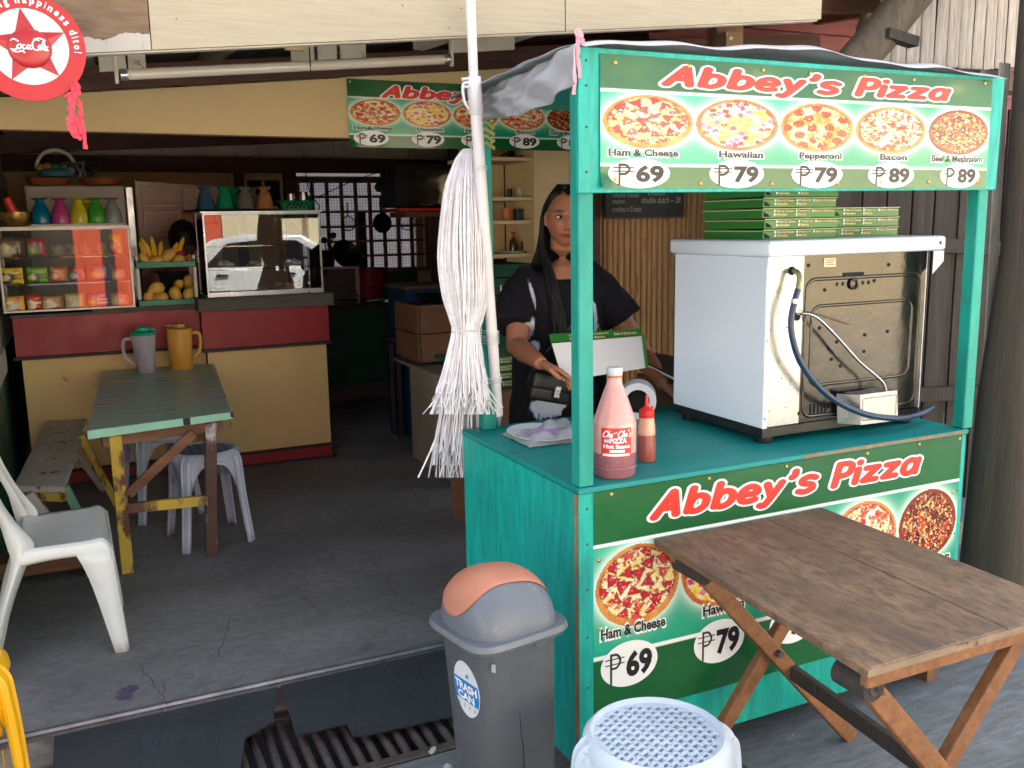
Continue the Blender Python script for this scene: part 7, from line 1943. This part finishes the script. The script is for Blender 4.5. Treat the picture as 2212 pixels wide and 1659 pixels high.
fb = thing('fruit_basket', 'wicker fruit basket with an arched white handle on the refrigerator', 'basket', (-.06, 6.84, 1.95))
mb = MB(); c0 = PY(122, 365, 6.84); mb.tube([(c0.x + .115 * math.cos(a), 6.84, c0.z - .0 + .12 * math.sin(a)) for a in np.linspace(0, math.pi, 18)], .012, 8); obj('handle', mb, M_slatw, fb, smooth=True)
mb = MB(); mb.lathe([(.07, 1.945), (.105, 1.96), (.115, 2.0)], (c0.x, 6.84, 0), 24, sx=1, sy=.8, cap=False); obj('basket', mb, mat('blue_green_plastic', srgb(40, 96, 116), .5), fb, smooth=True, solid=.004)
for k, (dx, dz, c) in enumerate(((-.09, .01, (170, 120, 40)), (-.05, .02, (150, 100, 50)), (.0, .015, (50, 100, 60)), (.04, .02, (60, 110, 60)), (.08, -.01, (150, 150, 140)), (.05, -.02, (170, 170, 160)))):
    mb = MB(); mb.ell((c0.x + dx, 6.80, 2.0 + dz), (.026, .026, .024)); obj('fruit', mb, mat('basket_fruit_%d' % k, srgb(*c), .5), fb, smooth=True)
mb = MB(); rnd = random.Random(6)
for k in range(14):
    a = Vector((.05 + rnd.uniform(-.03, .12), 6.82, 1.95)); mb.tube([a, a + Vector((rnd.uniform(-.08, .08), rnd.uniform(-.05, .05), rnd.uniform(.05, .12))), a + Vector((rnd.uniform(-.12, .12), 0, rnd.uniform(.02, .1)))], .008, 5)
tag(obj('bundled_bags', mb, mat('dark_film', srgb(50, 48, 48), .4)), 'dark crumpled bags piled between the basins on the refrigerator', 'bags')
# person bending into the refrigerator, only the back of the head and shoulders show
p2 = thing('person', 'person with short black hair bending towards the refrigerator behind the fruit', 'person', (.69, 6.45, FZ))
hcn = PY(398, 520, 6.42)
bd = MB(); bd.ell(hcn, (.082, .10, .115), 24, 18)
bd.tube([hcn + Vector((.0, .0, -.06)), hcn + Vector((.01, .03, -.16))], [.05, .06], 14)
bd.loft([(hcn + Vector((.01, .03, -.14)), .08, .07, X_ if 'X_' in dir() else Vector((1, 0, 0)), Vector((0, 1, 0))), (hcn + Vector((.01, .04, -.2)), .19, .1, Vector((1, 0, 0)), Vector((0, 1, 0))), (hcn + Vector((.01, .05, -.5)), .17, .12, Vector((1, 0, 0)), Vector((0, 1, 0))), (hcn + Vector((.01, .06, -.8)), .17, .12, Vector((1, 0, 0)), Vector((0, 1, 0)))], n=24)
for s in (-1, 1): bd.tube([hcn + Vector((s * .17, .05, -.22)), hcn + Vector((s * .21, .0, -.42)), hcn + Vector((s * .12, .2, -.45))], [.05, .04, .03], 12); bd.tube([hcn + Vector((s * .09, .06, -.78)), (hcn.x + s * .1, 6.5, .5), (hcn.x + s * .1, 6.5, FZ + .03)], [.08, .06, .04], 12)
obj('body', bd, mat('back_person_skin', srgb(110, 74, 58), .6), p2, smooth=True)
mb = MB(); mb.ell(hcn + Vector((-.004, .004, .014)), (.094, .108, .122), 28, 20); hr = obj('hair', mb, M_hair if 'M_hair' in dir() else mat('black_hair_back', srgb(14, 14, 18), .6, bump=.3, bscale=60), p2, smooth=True)
mb = MB(); mb.loft([(hcn + Vector((.01, .04, -.19)), .2, .11, Vector((1, 0, 0)), Vector((0, 1, 0))), (hcn + Vector((.01, .05, -.5)), .185, .13, Vector((1, 0, 0)), Vector((0, 1, 0))), (hcn + Vector((.01, .06, -.72)), .19, .13, Vector((1, 0, 0)), Vector((0, 1, 0)))], n=24); obj('shirt', mb, mat('dark_shirt', srgb(36, 34, 40), .8), p2, smooth=True)

# ------------------------------------------------------------------ kitchen behind
def kbox(name, label, cat, a, b, m, bev=.003): mb = MB(); mb.box(a, b); return tag(obj(name, mb, m, bevel=bev), label, cat)
gc = thing('kitchen_counter', 'dark green kitchen counter with a dark top below the lattice', 'counter', (2.2, 7.9, FZ))
mb = MB(); mb.box((1.47, 7.85, FZ), (2.56, 8.2, .915)); obj('front', mb, M_green, gc); mb = MB(); mb.box((1.45, 7.83, .9155), (2.8, 8.25, .94)); obj('top', mb, M_trim, gc); mb = MB(); mb.box((1.47, 7.84, FZ), (2.56, 7.849, .24)); obj('skirting', mb, M_ledge, gc)
sk = thing('steel_sink', 'steel sink panel standing on the kitchen counter', 'sink', (2.08, 7.9, .94))
mb = MB(); mb.box((1.90, 7.9, .945), (2.225, 7.92, 1.255)); obj('panel', mb, mat('dull_steel', srgb(90, 90, 90), .4, metal=.6), sk)
mb = MB(); mb.box((2.205, 7.88, .945), (2.235, 7.899, 1.262)); mb2 = MB(); mb2.box((1.9, 7.88, 1.245), (2.2045, 7.899, 1.265)); obj('frame_upright', mb, M_alu, sk); obj('frame_top', mb2, M_alu, sk)
mb = MB(); mb.box((1.97, 7.86, .945), (2.21, 7.93, .985)); tag(obj('steel_tray', mb, M_steel, bevel=.01), 'steel tray in front of the sink', 'tray')
mb = MB(); mb.box((2.27, 7.86, .945), (2.46, 7.99, .985)); tag(obj('steel_pan', mb, M_steel, bevel=.012), 'rectangular steel pan beside the red bucket', 'pan')
rb = thing('red_bucket', 'red plastic bucket standing against the lattice wall', 'bucket', (2.37, 8.05, .945))
mb = MB(); mb.lathe([(.12, 0), (.155, .28), (.162, .283), (.162, .295), (.15, .293), (.115, .01)], n=32, cap=False); obj('pail', mb, mat('red_bucket_plastic', srgb(130, 26, 28), .4), rb, local=True, smooth=True)
mb = MB(); mb.tube([(-.16 + .02, -.06, .27), (-.08, -.16, .13), (.08, -.15, .14), (.15, -.05, .27)], .004, 6); obj('bail', mb, M_black, rb, local=True)
def pan(c, r, hl, label, deep=.04, name='frying_pan'):
    t = thing(name, label, 'pan', c); R_ = Matrix.Rotation(rad(90), 3, 'X')
    mb = MB(); mb.lathe([(.001, 0), (r * .75, .002), (r, deep), (r * 1.03, deep), (r * .8, -.004), (.001, -.006)], c, 30, rot=R_, cap=False); obj('pan', mb, M_blackmetal, t, smooth=True)
    mb = MB(); c = Vector(c); mb.tube([c + Vector((0, -.01, r * .95)), c + Vector((-.006, -.02, r + hl * .6)), c + Vector((0, -.01, r + hl))], [.010, .013, .011], 8); obj('handle', mb, M_black, t, smooth=True)
c = PY(823, 482, 8.1); pan((c.x, 8.1, c.z), .085, .14, 'dark frying pan hanging by its handle on the lattice')
c = PY(818, 405, 8.05); mb = MB(); mb.lathe([(.001, 0), (.04, .002), (.043, .02), (.001, .03)], c, 20, rot=Matrix.Rotation(rad(90), 3, 'X')); tag(obj('pan_lid', mb, M_black, smooth=True), 'small round black lid above the hanging frying pan', 'lid')
for (u, v, r, lb) in ((752, 483, .062, 'round wire strainer hanging left of the frying pan'), (880, 480, .07, 'round sieve hanging under the red topped cabinet')):
    c = PY(u, v, 8.0); t = thing('strainer', lb, 'strainer', c)
    mb = MB(); mb.tube([c + Vector((r * math.cos(a), 0, r * math.sin(a))) for a in np.linspace(0, 6.283, 25)[:-1]], .005, 6, closed=True); obj('hoop', mb, M_blackmetal, t)
    mb = MB(); mb.tube([c + Vector((0, 0, r)), c + Vector((0, 0, r + .12))], .006, 6); obj('handle', mb, M_oldwood, t)
    mb = MB(); 
    for k in range(-5, 6):
        w_ = math.sqrt(max(0, 1 - (k / 6) ** 2)) * r; mb.bar(c + Vector((k * r / 6, 0, -w_)), c + Vector((k * r / 6, 0, w_)), .0015, .0015); mb.bar(c + Vector((-w_, 0, k * r / 6)), c + Vector((w_, 0, k * r / 6)), .0015, .0015)
    obj('mesh', mb, M_blackmetal, t, kind='stuff')
c = PY(748, 550, 8.0); t = thing('wok', 'dark wok leaning in front of the lattice', 'wok', c)
mb = MB(); R_ = Euler((rad(60), rad(25), 0)).to_matrix(); mb.lathe([(.001, -.06), (.05, -.055), (.10, -.03), (.135, .01), (.138, .012), (.10, -.02), (.001, -.05)], c, 30, rot=R_, cap=False); obj('bowl', mb, M_blackmetal, t, smooth=True)
mb = MB(); mb.tube([c + Vector((-.1, 0, .03)), c + Vector((-.16, 0, .10))], .012, 8); obj('handle', mb, M_black, t)
c = PY(695, 555, 8.0); t = thing('cooking_pots', 'pile of dark pots and ladles left of the wok', 'pots', c)
mb = MB(); mb.lathe([(.10, -.16), (.11, 0), (.115, .0), (.10, -.01)], c, 24); obj('pot', mb, M_blackmetal, t, smooth=True)
mb = MB(); mb.lathe([(.07, 0.001), (.09, .06), (.092, .06)], c + Vector((.02, 0, 0)), 24); obj('pot', mb, M_blackmetal, t, smooth=True)
for k, (dx, dz) in enumerate(((.06, .18), (-.02, .14))):
    mb = MB(); q = c + Vector((.05, 0, 0)); mb.tube([q, q + Vector((dx, 0, dz))], .006, 6); mb.ell(q + Vector((dx, 0, dz)), (.028, .02, .028), 12, 8); obj('ladle', mb, M_black, t, smooth=True)
mb = MB(); mb.lathe([(.001, 0), (.11, 0), (.115, .02), (.11, .025), (.001, .02)], (1.83, 8.12, 1.72), 30, rot=Matrix.Rotation(rad(90), 3, 'X') , sx=.85, sy=1.6); tag(obj('chopping_board', mb, mat('brown_board', srgb(120, 84, 50), .6), smooth=True), 'large rounded wooden board hanging left of the lattice', 'board')
# wall cabinet with glass door and red base
wc = thing('wall_oven', 'dark countertop oven with glass door and a red shelf below it high on the right', 'oven', (2.32, 6.5, 1.7))
mb = MB(); mb.box((2.135, 6.5, 1.735), (2.60, 6.85, 2.04)); obj('case', mb, M_black, wc, bevel=.006)
mb = MB(); mb.box((2.20, 6.49, 1.76), (2.56, 6.499, 1.995)); obj('door_glass', mb, mat('mirror_dark_glass', srgb(120, 112, 96), .03, metal=.85, var=.02, bump=0), wc)
mb = MB(); mb.tube([(2.31, 6.475, 1.755), (2.36, 6.47, 1.748), (2.41, 6.475, 1.755)], .005, 6); obj('door_handle', mb, M_alu, wc)
mb = MB(); mb.box((2.15, 6.45, 1.705), (2.62, 6.86, 1.728)); obj('red_shelf', mb, M_redcap, wc, bevel=.004)
mb = MB(); mb.box((2.2, 6.47, 1.665), (2.6, 6.85, 1.70)); obj('bracket', mb, M_oldwood, wc)
for lb, pts_ in (('thin black cable sagging across the back beam above the lattice', ((900, 352), (960, 362), (1020, 350), (1060, 372), (1110, 420))), ('black cable drooping from the beam to the steel cups', ((655, 345), (668, 420), (690, 455), (672, 470))), ('long thin wire slung across the top of the lattice window', ((690, 432), (760, 400), (830, 378), (900, 372), (985, 365)))):
    mb = MB(); mb.tube(smooth_pts([PY(u, v - 8, 7.95) for u, v in pts_], 6), .0045, 6); tag(obj('cable', mb, M_black), lb, 'cable')
# blue cabinet, crate with bowl, white cabinet, black stool
bl = thing('blue_cabinet', 'blue cabinet with a wooden top right of the kitchen counter', 'cabinet', (2.3, 6.4, FZ))
mb = MB(); mb.box((2.085, 6.2, FZ), (2.6, 6.6, 1.165)); obj('body', mb, mat('blue_paint', srgb(20, 62, 110), .5, var=.15), bl); mb = MB(); mb.box((2.06, 6.18, 1.1655), (2.62, 6.62, 1.19)); obj('top', mb, M_oldwood, bl)
c0, c1 = PY(890, 655, 5.6), PY(985, 770, 5.6)
wcr = thing('wooden_crate', 'open brown wooden crate on the grey white cabinet', 'crate', (1.95, 5.6, c1.z))
for k in range(2):
    z0 = c1.z + k * (c0.z - c1.z) / 2
    mb = MB(); mb.slab([(c0.x, 5.45, z0), (2.25, 5.45, z0), (2.25, 5.45, z0 + (c0.z - c1.z) / 2 - .006), (c0.x, 5.45, z0 + (c0.z - c1.z) / 2 - .006)], .02, (0, 1, 0)); obj('board', mb, M_oldwood, wcr, bevel=.002)
    mb = MB(); mb.slab([(c0.x - .02, 5.46, z0), (c0.x - .02, 5.9, z0), (c0.x - .02, 5.9, z0 + (c0.z - c1.z) / 2 - .006), (c0.x - .02, 5.46, z0 + (c0.z - c1.z) / 2 - .006)], .018, (1, 0, 0)); obj('board', mb, M_oldwood, wcr, bevel=.002)
mb = MB(); mb.lathe([(.05, 0), (.09, .05), (.10, .055), (.05, .01)], (c0.x + .12, 5.6, c0.z + .0), 24); mb.box((c0.x + .02, 5.5, c0.z - .01), (c0.x + .22, 5.7, c0.z - .001)); tag(obj('black_bowl', mb, M_black, smooth=True), 'black bowl on top of the wooden crate', 'bowl')
wcb = thing('white_cabinet', 'dirty grey white cabinet with peeling corner behind the straw bundle', 'cabinet', (2.1, 5.2, FZ))
zt = c1.z - .012
M_peel = mat('dirty_white_panel', srgb(140, 132, 120), .7, var=.15, scale=3, wear=srgb(84, 66, 50), wamt=.25, wscale=4, bump=.1)
mb = MB(); mb.box((1.90, 4.83, FZ), (2.30, 5.2, zt - .03)); obj('body', mb, M_peel, wcb, bevel=.003)
mb = MB(); mb.box((1.885, 4.82, zt - .0295), (2.31, 5.92, zt - .01)); obj('top', mb, M_peel, wcb)
mb = MB(); mb.box((1.90, 5.2005, FZ), (2.30, 5.62, zt - .03)); obj('body', mb, M_peel, wcb)
c = PY(1000, 770, 4.6)
mb = MB(); mb.box((c.x - .11, 4.5, c.z - .02), (c.x + .3, 4.75, c.z)); tag(obj('green_board', mb, M_green), 'small green board edge behind the straw bundle', 'board')
bs_ = thing('dark_stool', 'dark wooden stool left of the grey white cabinet', 'stool', (2.0, 6.0, FZ))
a = PY(848, 735, 6.2); mb = MB(); mb.box((a.x, 6.15, a.z - .03), (a.x + .16, 6.35, a.z)); obj('seat', mb, M_trim, bs_, bevel=.004)
for dx, dy in ((.01, 0), (.12, 0), (.01, .16), (.12, .16)):
    mb = MB(); mb.box((a.x + dx, 6.16 + dy, FZ), (a.x + dx + .03, 6.19 + dy, a.z - .031)); obj('leg', mb, M_trim, bs_)
# slim brown boards standing at right of lattice
for k in range(4):
    x = 2.98 + k * .09; kbox('wall_board', ('first', 'second', 'third', 'fourth')[k] + ' pale brown upright board right of the lattice window, counted from it', 'board', (x, 8.1, 1.0), (x + .08, 8.12, 2.05), M_oldwood)
# niche shelf goods
def PS(u, v): return PY(u, v, 5.19)
def lth(name, label, cat, u, v, prof, m, n=20, y=5.19, dz=0): 
    c = PY(u, v, y); mb = MB(); mb.lathe(prof, (c.x, y, c.z + dz), n); return tag(obj(name, mb, m, smooth=True), label, cat)
shz = [PY(1100, v, 5.05).z + .0095 for v in (344, 430, 480, 552)]
def onshelf(k, u, prof, name, label, cat, m, y=5.17):
    x = PY(u, 450, y).x; mb = MB(); mb.lathe(prof, (x, y, shz[k]), 20); return tag(obj(name, mb, m, smooth=True), label, cat)
onshelf(2, 1096, [(.03, 0), (.036, .004), (.038, .05), (.036, .06), (.04, .062), (.04, .075), (.001, .076)], 'orange_tub', 'orange plastic tub on the third shelf of the niche', 'tub', plastic('orange_tub_plastic', srgb(206, 120, 76), .4))
x = PY(1125, 450, 5.17).x; mb = MB(); mb.box((x - .035, 5.14, shz[2]), (x + .035, 5.21, shz[2] + .055)); mb.box((x - .038, 5.135, shz[2] + .0555), (x + .038, 5.215, shz[2] + .068)); tag(obj('blue_lid_box', mb, mat('smoky_blue_box', srgb(50, 76, 84), .4), bevel=.004), 'dark box with a blue lid beside the orange tub', 'box')
onshelf(3, 1110, [(.001, 0), (.075, .002), (.08, .012), (.001, .01)], 'white_dish', 'white dish under the sauce bottles on the lowest niche shelf', 'dish', M_white)
def sbot(u, lb, dx=0):
    x = PY(u, 450, 5.17).x; t = thing('sauce_bottle', lb, 'bottle', (x, 5.17, shz[3] + .0125))
    mb = MB(); mb.lathe([(.022, 0), (.027, .003), (.027, .05), (.02, .068), (.009, .08), (.009, .095)], n=20); obj('bottle', mb, mat('brown_glass', srgb(70, 40, 20), .12, coat=.5) if 'brown_glass' not in bpy.data.materials else bpy.data.materials['brown_glass'], t, local=True, smooth=True)
    mb = MB(); mb.ell((0, 0, .104), (.013, .012, .011)); mb.tube([(-.008, 0, .11), (-.018, 0, .116)], .004, 6); obj('cap', mb, M_redcap, t, local=True, smooth=True)
sbot(1108, 'brown sauce bottle with red cap on the left of the niche dish'); sbot(1134, 'second sauce bottle with red cap nearer the partition')
onshelf(3, 1150, [(.02, 0), (.03, .03), (.03, .05), (.001, .055)], 'green_cup', 'green cup at the right of the lowest niche shelf', 'cup', M_green, 5.13)
onshelf(1, 1102, [(.014, 0), (.016, .055), (.001, .056)], 'dark_cup', 'small dark cup on the second niche shelf', 'cup', M_black)
for k, u in enumerate((1122, 1134, 1144)):
    x = PY(u, 450, 5.19).x; mb = MB(); mb.ell((x, 5.19, shz[1] + .032), (.02, .02, .032)); tag(obj('plastic_pouch', mb, M_cardw, smooth=True), ('left', 'middle', 'right')[k] + ' pale plastic pouch on the second niche shelf', 'pouch')
x = PY(1106, 450, 5.17).x; mb = MB(); mb.box((x - .02, 5.15, shz[0] + .0), (x + .02, 5.19, shz[0] + .05)); tag(obj('black_adapter', mb, M_black, bevel=.004), 'small black box on the top niche shelf', 'box')
mb = MB(); mb.tube(smooth_pts([(x - .08, 5.16, shz[0] + .006), (x - .04, 5.14, shz[0] + .03), (x + .03, 5.13, shz[0] + .008), (x + .08, 5.16, shz[0] + .03)], 6), .004, 6); tag(obj('cable', mb, M_black), 'coiled dark cable on the top niche shelf', 'cable')
# dish rack under niche
dr = thing('dish_rack', 'steel dish rack with glasses under the niche shelves', 'rack', PY(1090, 640, 5.3))
for v in (600, 640, 680): mb = MB(); a = PY(1068, v, 5.25); mb.bar((a.x, 5.25, a.z), (a.x + .3, 5.25, a.z), .008, .008); obj('rail', mb, M_steel, dr)
for k, (u, v) in enumerate(((1083, 628), (1083, 665), (1105, 612), (1112, 640))):
    a = PY(u, v, 5.26); mb = MB(); mb.lathe([(.016, -.03), (.02, .03), (.018, .03), (.014, -.026)], a, 16); obj('tumbler', mb, M_steel, dr, smooth=True)
# chalk menu board
c0, c1, c2, c3 = PY(1308, 380, 3.84), PY(1476, 380, 3.84), PY(1476, 468, 3.84), PY(1310, 470, 3.84)
cb_ = thing('chalk_board', 'black chalk menu board with ice candy flavours on the bamboo screen', 'menu board', ((c0.x + c1.x) / 2, 3.84, c2.z))
mb = MB(); mb.box((c0.x, 3.84, c2.z), (c1.x, 3.855, c0.z + .1)); obj('panel', mb, mat('blackboard', srgb(22, 24, 26), .7), cb_)
mb = MB(); mb.box((c0.x - .006, 3.836, c2.z - .006), (c1.x + .006, 3.8395, c2.z - .0005)); mb.box((c1.x + .0005, 3.836, c2.z), (c1.x + .008, 3.8395, c0.z + .1)); obj('frame', mb, M_trim, cb_)
def bfn(x, y, h): return Vector((x, 3.8385 - h, y))
mbt = MB()
for s, u0, v0, u1, v1 in (('choco kisses', 1325, 416, 1380, 426), ('melon', 1323, 429, 1349, 440), ('cookies n Cream', 1323, 445, 1385, 458), ('choco', 1400, 413, 1436, 422), ('double dutch -- 28', 1386, 425, 1470, 439)):
    a, b = PY(u0, v1, 3.8385), PY(u1, v0, 3.8385); m2 = text_mb(s, a.x, b.x, a.z, b.z, bfn, .0004, bold=-.008, shear=.15); mbt.add(m2.v, m2.f)
obj('lettering', mbt, flatmat('chalk', srgb(150, 150, 146), .9), cb_)

# ------------------------------------------------------------------ pitchers on the dining table
M_clearp = pane_mat('frosted_pitcher', (.80, .80, .84, 1), 1.4, .3, base=.42)
def pitcher(name, label, c, m, lidm, handle_side, content=None, flat_lid=False, H=.235, R=.066, tp=.74):
    t = thing(name, label, 'pitcher', c)
    mb = MB(); mb.lathe([(R * (tp - .04), 0), (R * tp, .004), (R * (tp + 1) / 2, H * .55), (R, H * .93), (R, H)], n=36, cap=False); mb.lathe([(R * .72, .002), (.001, .002)], n=30, cap=False); obj('body', mb, m, t, local=True, smooth=True)
    if content: mb = MB(); mb.lathe([(R * .69, .005), (R * .82, H * .5), (R * .86, H * .62), (.001, H * .62)], n=30); obj('drink', mb, content, t, local=True, smooth=True)
    s = handle_side
    mb = MB(); mb.tube(smooth_pts([(s * R * .95, 0, H * .88), (s * (R + .035), 0, H * .86), (s * (R + .045), 0, H * .65), (s * (R + .03), 0, H * .38), (s * R * .82, 0, H * .22)], 6), .0095, 10, flat=((0, 1, 0), .7)); obj('handle', mb, m, t, local=True, smooth=True)
    if flat_lid: prof = [(R * 1.02, H + .0005), (R * 1.06, H + .004), (R * .9, H + .008), (R * .55, H + .009), (R * .55, H + .028), (R * .5, H + .031), (.001, H + .031)]
    else: prof = [(R * 1.03, H - .008), (R * 1.05, H + .006), (R * .75, H + .014), (R * .62, H + .018), (R * .58, H + .034), (R * .45, H + .037), (.001, H + .037)]
    mb = MB(); mb.lathe(prof, n=36, cap=False); mb.box((R * .3 * (1 if s < 0 else -1), -.012, H + .018), (R * .95 * (1 if s < 0 else -1), .012, H + .026)); obj('lid', mb, lidm, t, local=True, smooth=True)
c = PZ(314, 800, .80)
M_water = mat('pinkish_drink', srgb(150, 140, 160), .2, var=.03, bump=0)
pitcher('clear_pitcher', 'frosted clear plastic pitcher with a green lid on the dining table', (c.x, min(c.y, 5.70), .80), M_clearp, plastic('mint_lid', srgb(0, 170, 130), .35), -1, M_water, H=.225, R=.068)
c = PZ(388, 790, .80)
pitcher('amber_pitcher', 'amber yellow plastic pitcher right of the clear one on the dining table', (c.x, min(c.y, 5.74), .80), plastic('amber_plastic', srgb(222, 166, 70), .35, trans=.05), plastic('yellow_lid', srgb(190, 150, 60), .4), 1, None, True, H=.235, R=.072, tp=.90)

# ------------------------------------------------------------------ round soft drink sign
M_red2 = mat('sign_red', srgb(176, 22, 28), .42, var=.03, bump=.04, coat=.1); M_red3 = mat('sign_star_red', srgb(164, 20, 26), .35, var=.05, bump=.02, coat=.2)
YS = 2.6
sc_ = PY(62, 101, YS); rS = abs(PY(185, 101, YS).x - sc_.x)
sg = thing('round_sign', 'round red drink sign with a red star on white hanging from the eave', 'sign', (sc_.x, YS, sc_.z))
# one pixel of the design = rS/123
K = rS / 123.0
def sfn(x, y, h): return Vector((sc_.x + x * K, YS - h, sc_.z + y * K))
def circ(r, n=64, cx=0, cy=0): return [(cx + r * math.cos(2 * math.pi * k / n), cy + r * math.sin(2 * math.pi * k / n)) for k in range(n)]
mb = MB(); mb.prism(circ(123), sfn, -.006, 0); obj('disc', mb, M_red2, sg)
mb = MB(); mb.prism(circ(86), sfn, .0004, .0008); obj('white_field', mb, flatmat('sign_white', srgb(206, 210, 212), .4), sg)
st_ = []
for k in range(10):
    a = rad(97 + 36 * k); r = 88 if k % 2 == 0 else 39; st_.append((r * math.cos(a), r * math.sin(a)))
mb = MB(); vs = [sfn(x, y, .0012) for x, y in st_] + [sfn(0, 0, .011)]; mb.add(vs, [(k, (k + 1) % 10, 10) for k in range(10)]); obj('star', mb, M_red3, sg)
mb = MB(); mb.ell(sfn(2, -4, .004), (47 * K, .0125, 45 * K), 36, 20); obj('boss', mb, M_red3, sg, smooth=True)
def ring_text(s, r, a0, a1, size):
    n = len(s); tot = 0; wd = {'i': .45, 'r': .6, ' ': .5, '!': .45, 'n': .95, 'h': .95, 'g': .95, 'a': .9, 'p': .95, 'e': .9, 's': .8, 'd': .95, 't': .6, 'o': .95, 'S': .95}
    ws = [wd.get(c, .9) for c in s]; tot = sum(ws); acc = 0; mbx = MB()
    for c, w0 in zip(s, ws):
        a = a0 + (a1 - a0) * (acc + w0 / 2) / tot; acc += w0
        if c == ' ': continue
        t = rad(a); ux, uy = math.sin(t), math.cos(t)    # radial direction, a clockwise from top
        hgt = {'S': 1, 'h': 1, 'd': 1, 't': .9, 'i': .95, '!': 1, 'g': .98, 'p': .98}.get(c, .7) * size; low = -.28 * size if c in 'gp' else 0
        cw = w0 * size * .62 * (.5 if c in 'i!' else 1)
        def g(x, y, h, ux=ux, uy=uy): return sfn(ux * (r + y) + uy * x, uy * (r + y) - ux * x, .0006 + h)
        m2 = text_mb(c, -cw / 2, cw / 2, low, low + hgt, g, .0006, bold=.03); mbx.add(m2.v, m2.f)
    return mbx
obj('lettering', ring_text('Sharing happiness dito!', 97, -72, 96, 17), M_inkw, sg)
# script word strokes (design pixels relative to centre), on the boss
W1 = [[(-22, 9), (-33, 14), (-41, 2), (-39, -8), (-30, -10), (-24, -5)], [(-20, 2), (-25, -2), (-22, -8), (-17, -5), (-17, 2), (-20, 2)], [(-9, 1), (-13, -1), (-12, -8), (-7, -7)], [(0, 1), (-4, -2), (-2, -8), (2, -5), (3, 1), (3, -6), (6, -8)], [(5, 0), (10, 1)],
      [(24, 13), (16, 14), (9, 4), (11, -7), (19, -9), (25, -4)], [(25, 2), (22, -2), (25, -8), (28, -5), (28, 1), (25, 2)], [(32, -7), (31, 2), (34, 12), (36, 4), (34, -6), (37, -8)], [(43, 1), (39, -2), (41, -8), (45, -5), (46, 1), (46, -7)], [(-36, -12), (-26, -15), (-14, -13), (-10, -16)], [(14, 15), (26, 18), (38, 14)]]
mb = MB()
def bfn2(x, y, h): 
    d = ((x - 2) / 44) ** 2 + ((y + 4) / 44) ** 2; return sfn(x * .95, y * 1.0, .004 + .0125 * math.sqrt(max(0, 1 - d)) + .0018)
stroke_mb(W1, bfn2, 1.7 * K, 0, (0, 1, 0), flat=.25, n=6, mb=mb); obj('lettering', mb, M_inkw, sg)
mb = MB(); mb.tube([sfn(0, 122, -.003), sfn(0, 170, .02)], .002, 5); obj('hanging_wire', mb, M_rebar, sg)
c = PY(157, 200, YS - .01)
S_ = []
rn = random.Random(12)
for pts in (((150, 200), (153, 240), (147, 265), (160, 290), (178, 300)), ((157, 205), (174, 225), (172, 255), (180, 280), (185, 322)), ((160, 210), (155, 250), (165, 285), (172, 300)), ((150, 235), (166, 262), (176, 290), (168, 270), (158, 262))):
    S_.append([PY(u + rn.uniform(-2, 2), v, YS - .012) for u, v in pts])
ribbon('ribbon', 'coral pink ribbon streamer hanging under the round red sign', c, S_, M_pinkred, 4, .014)
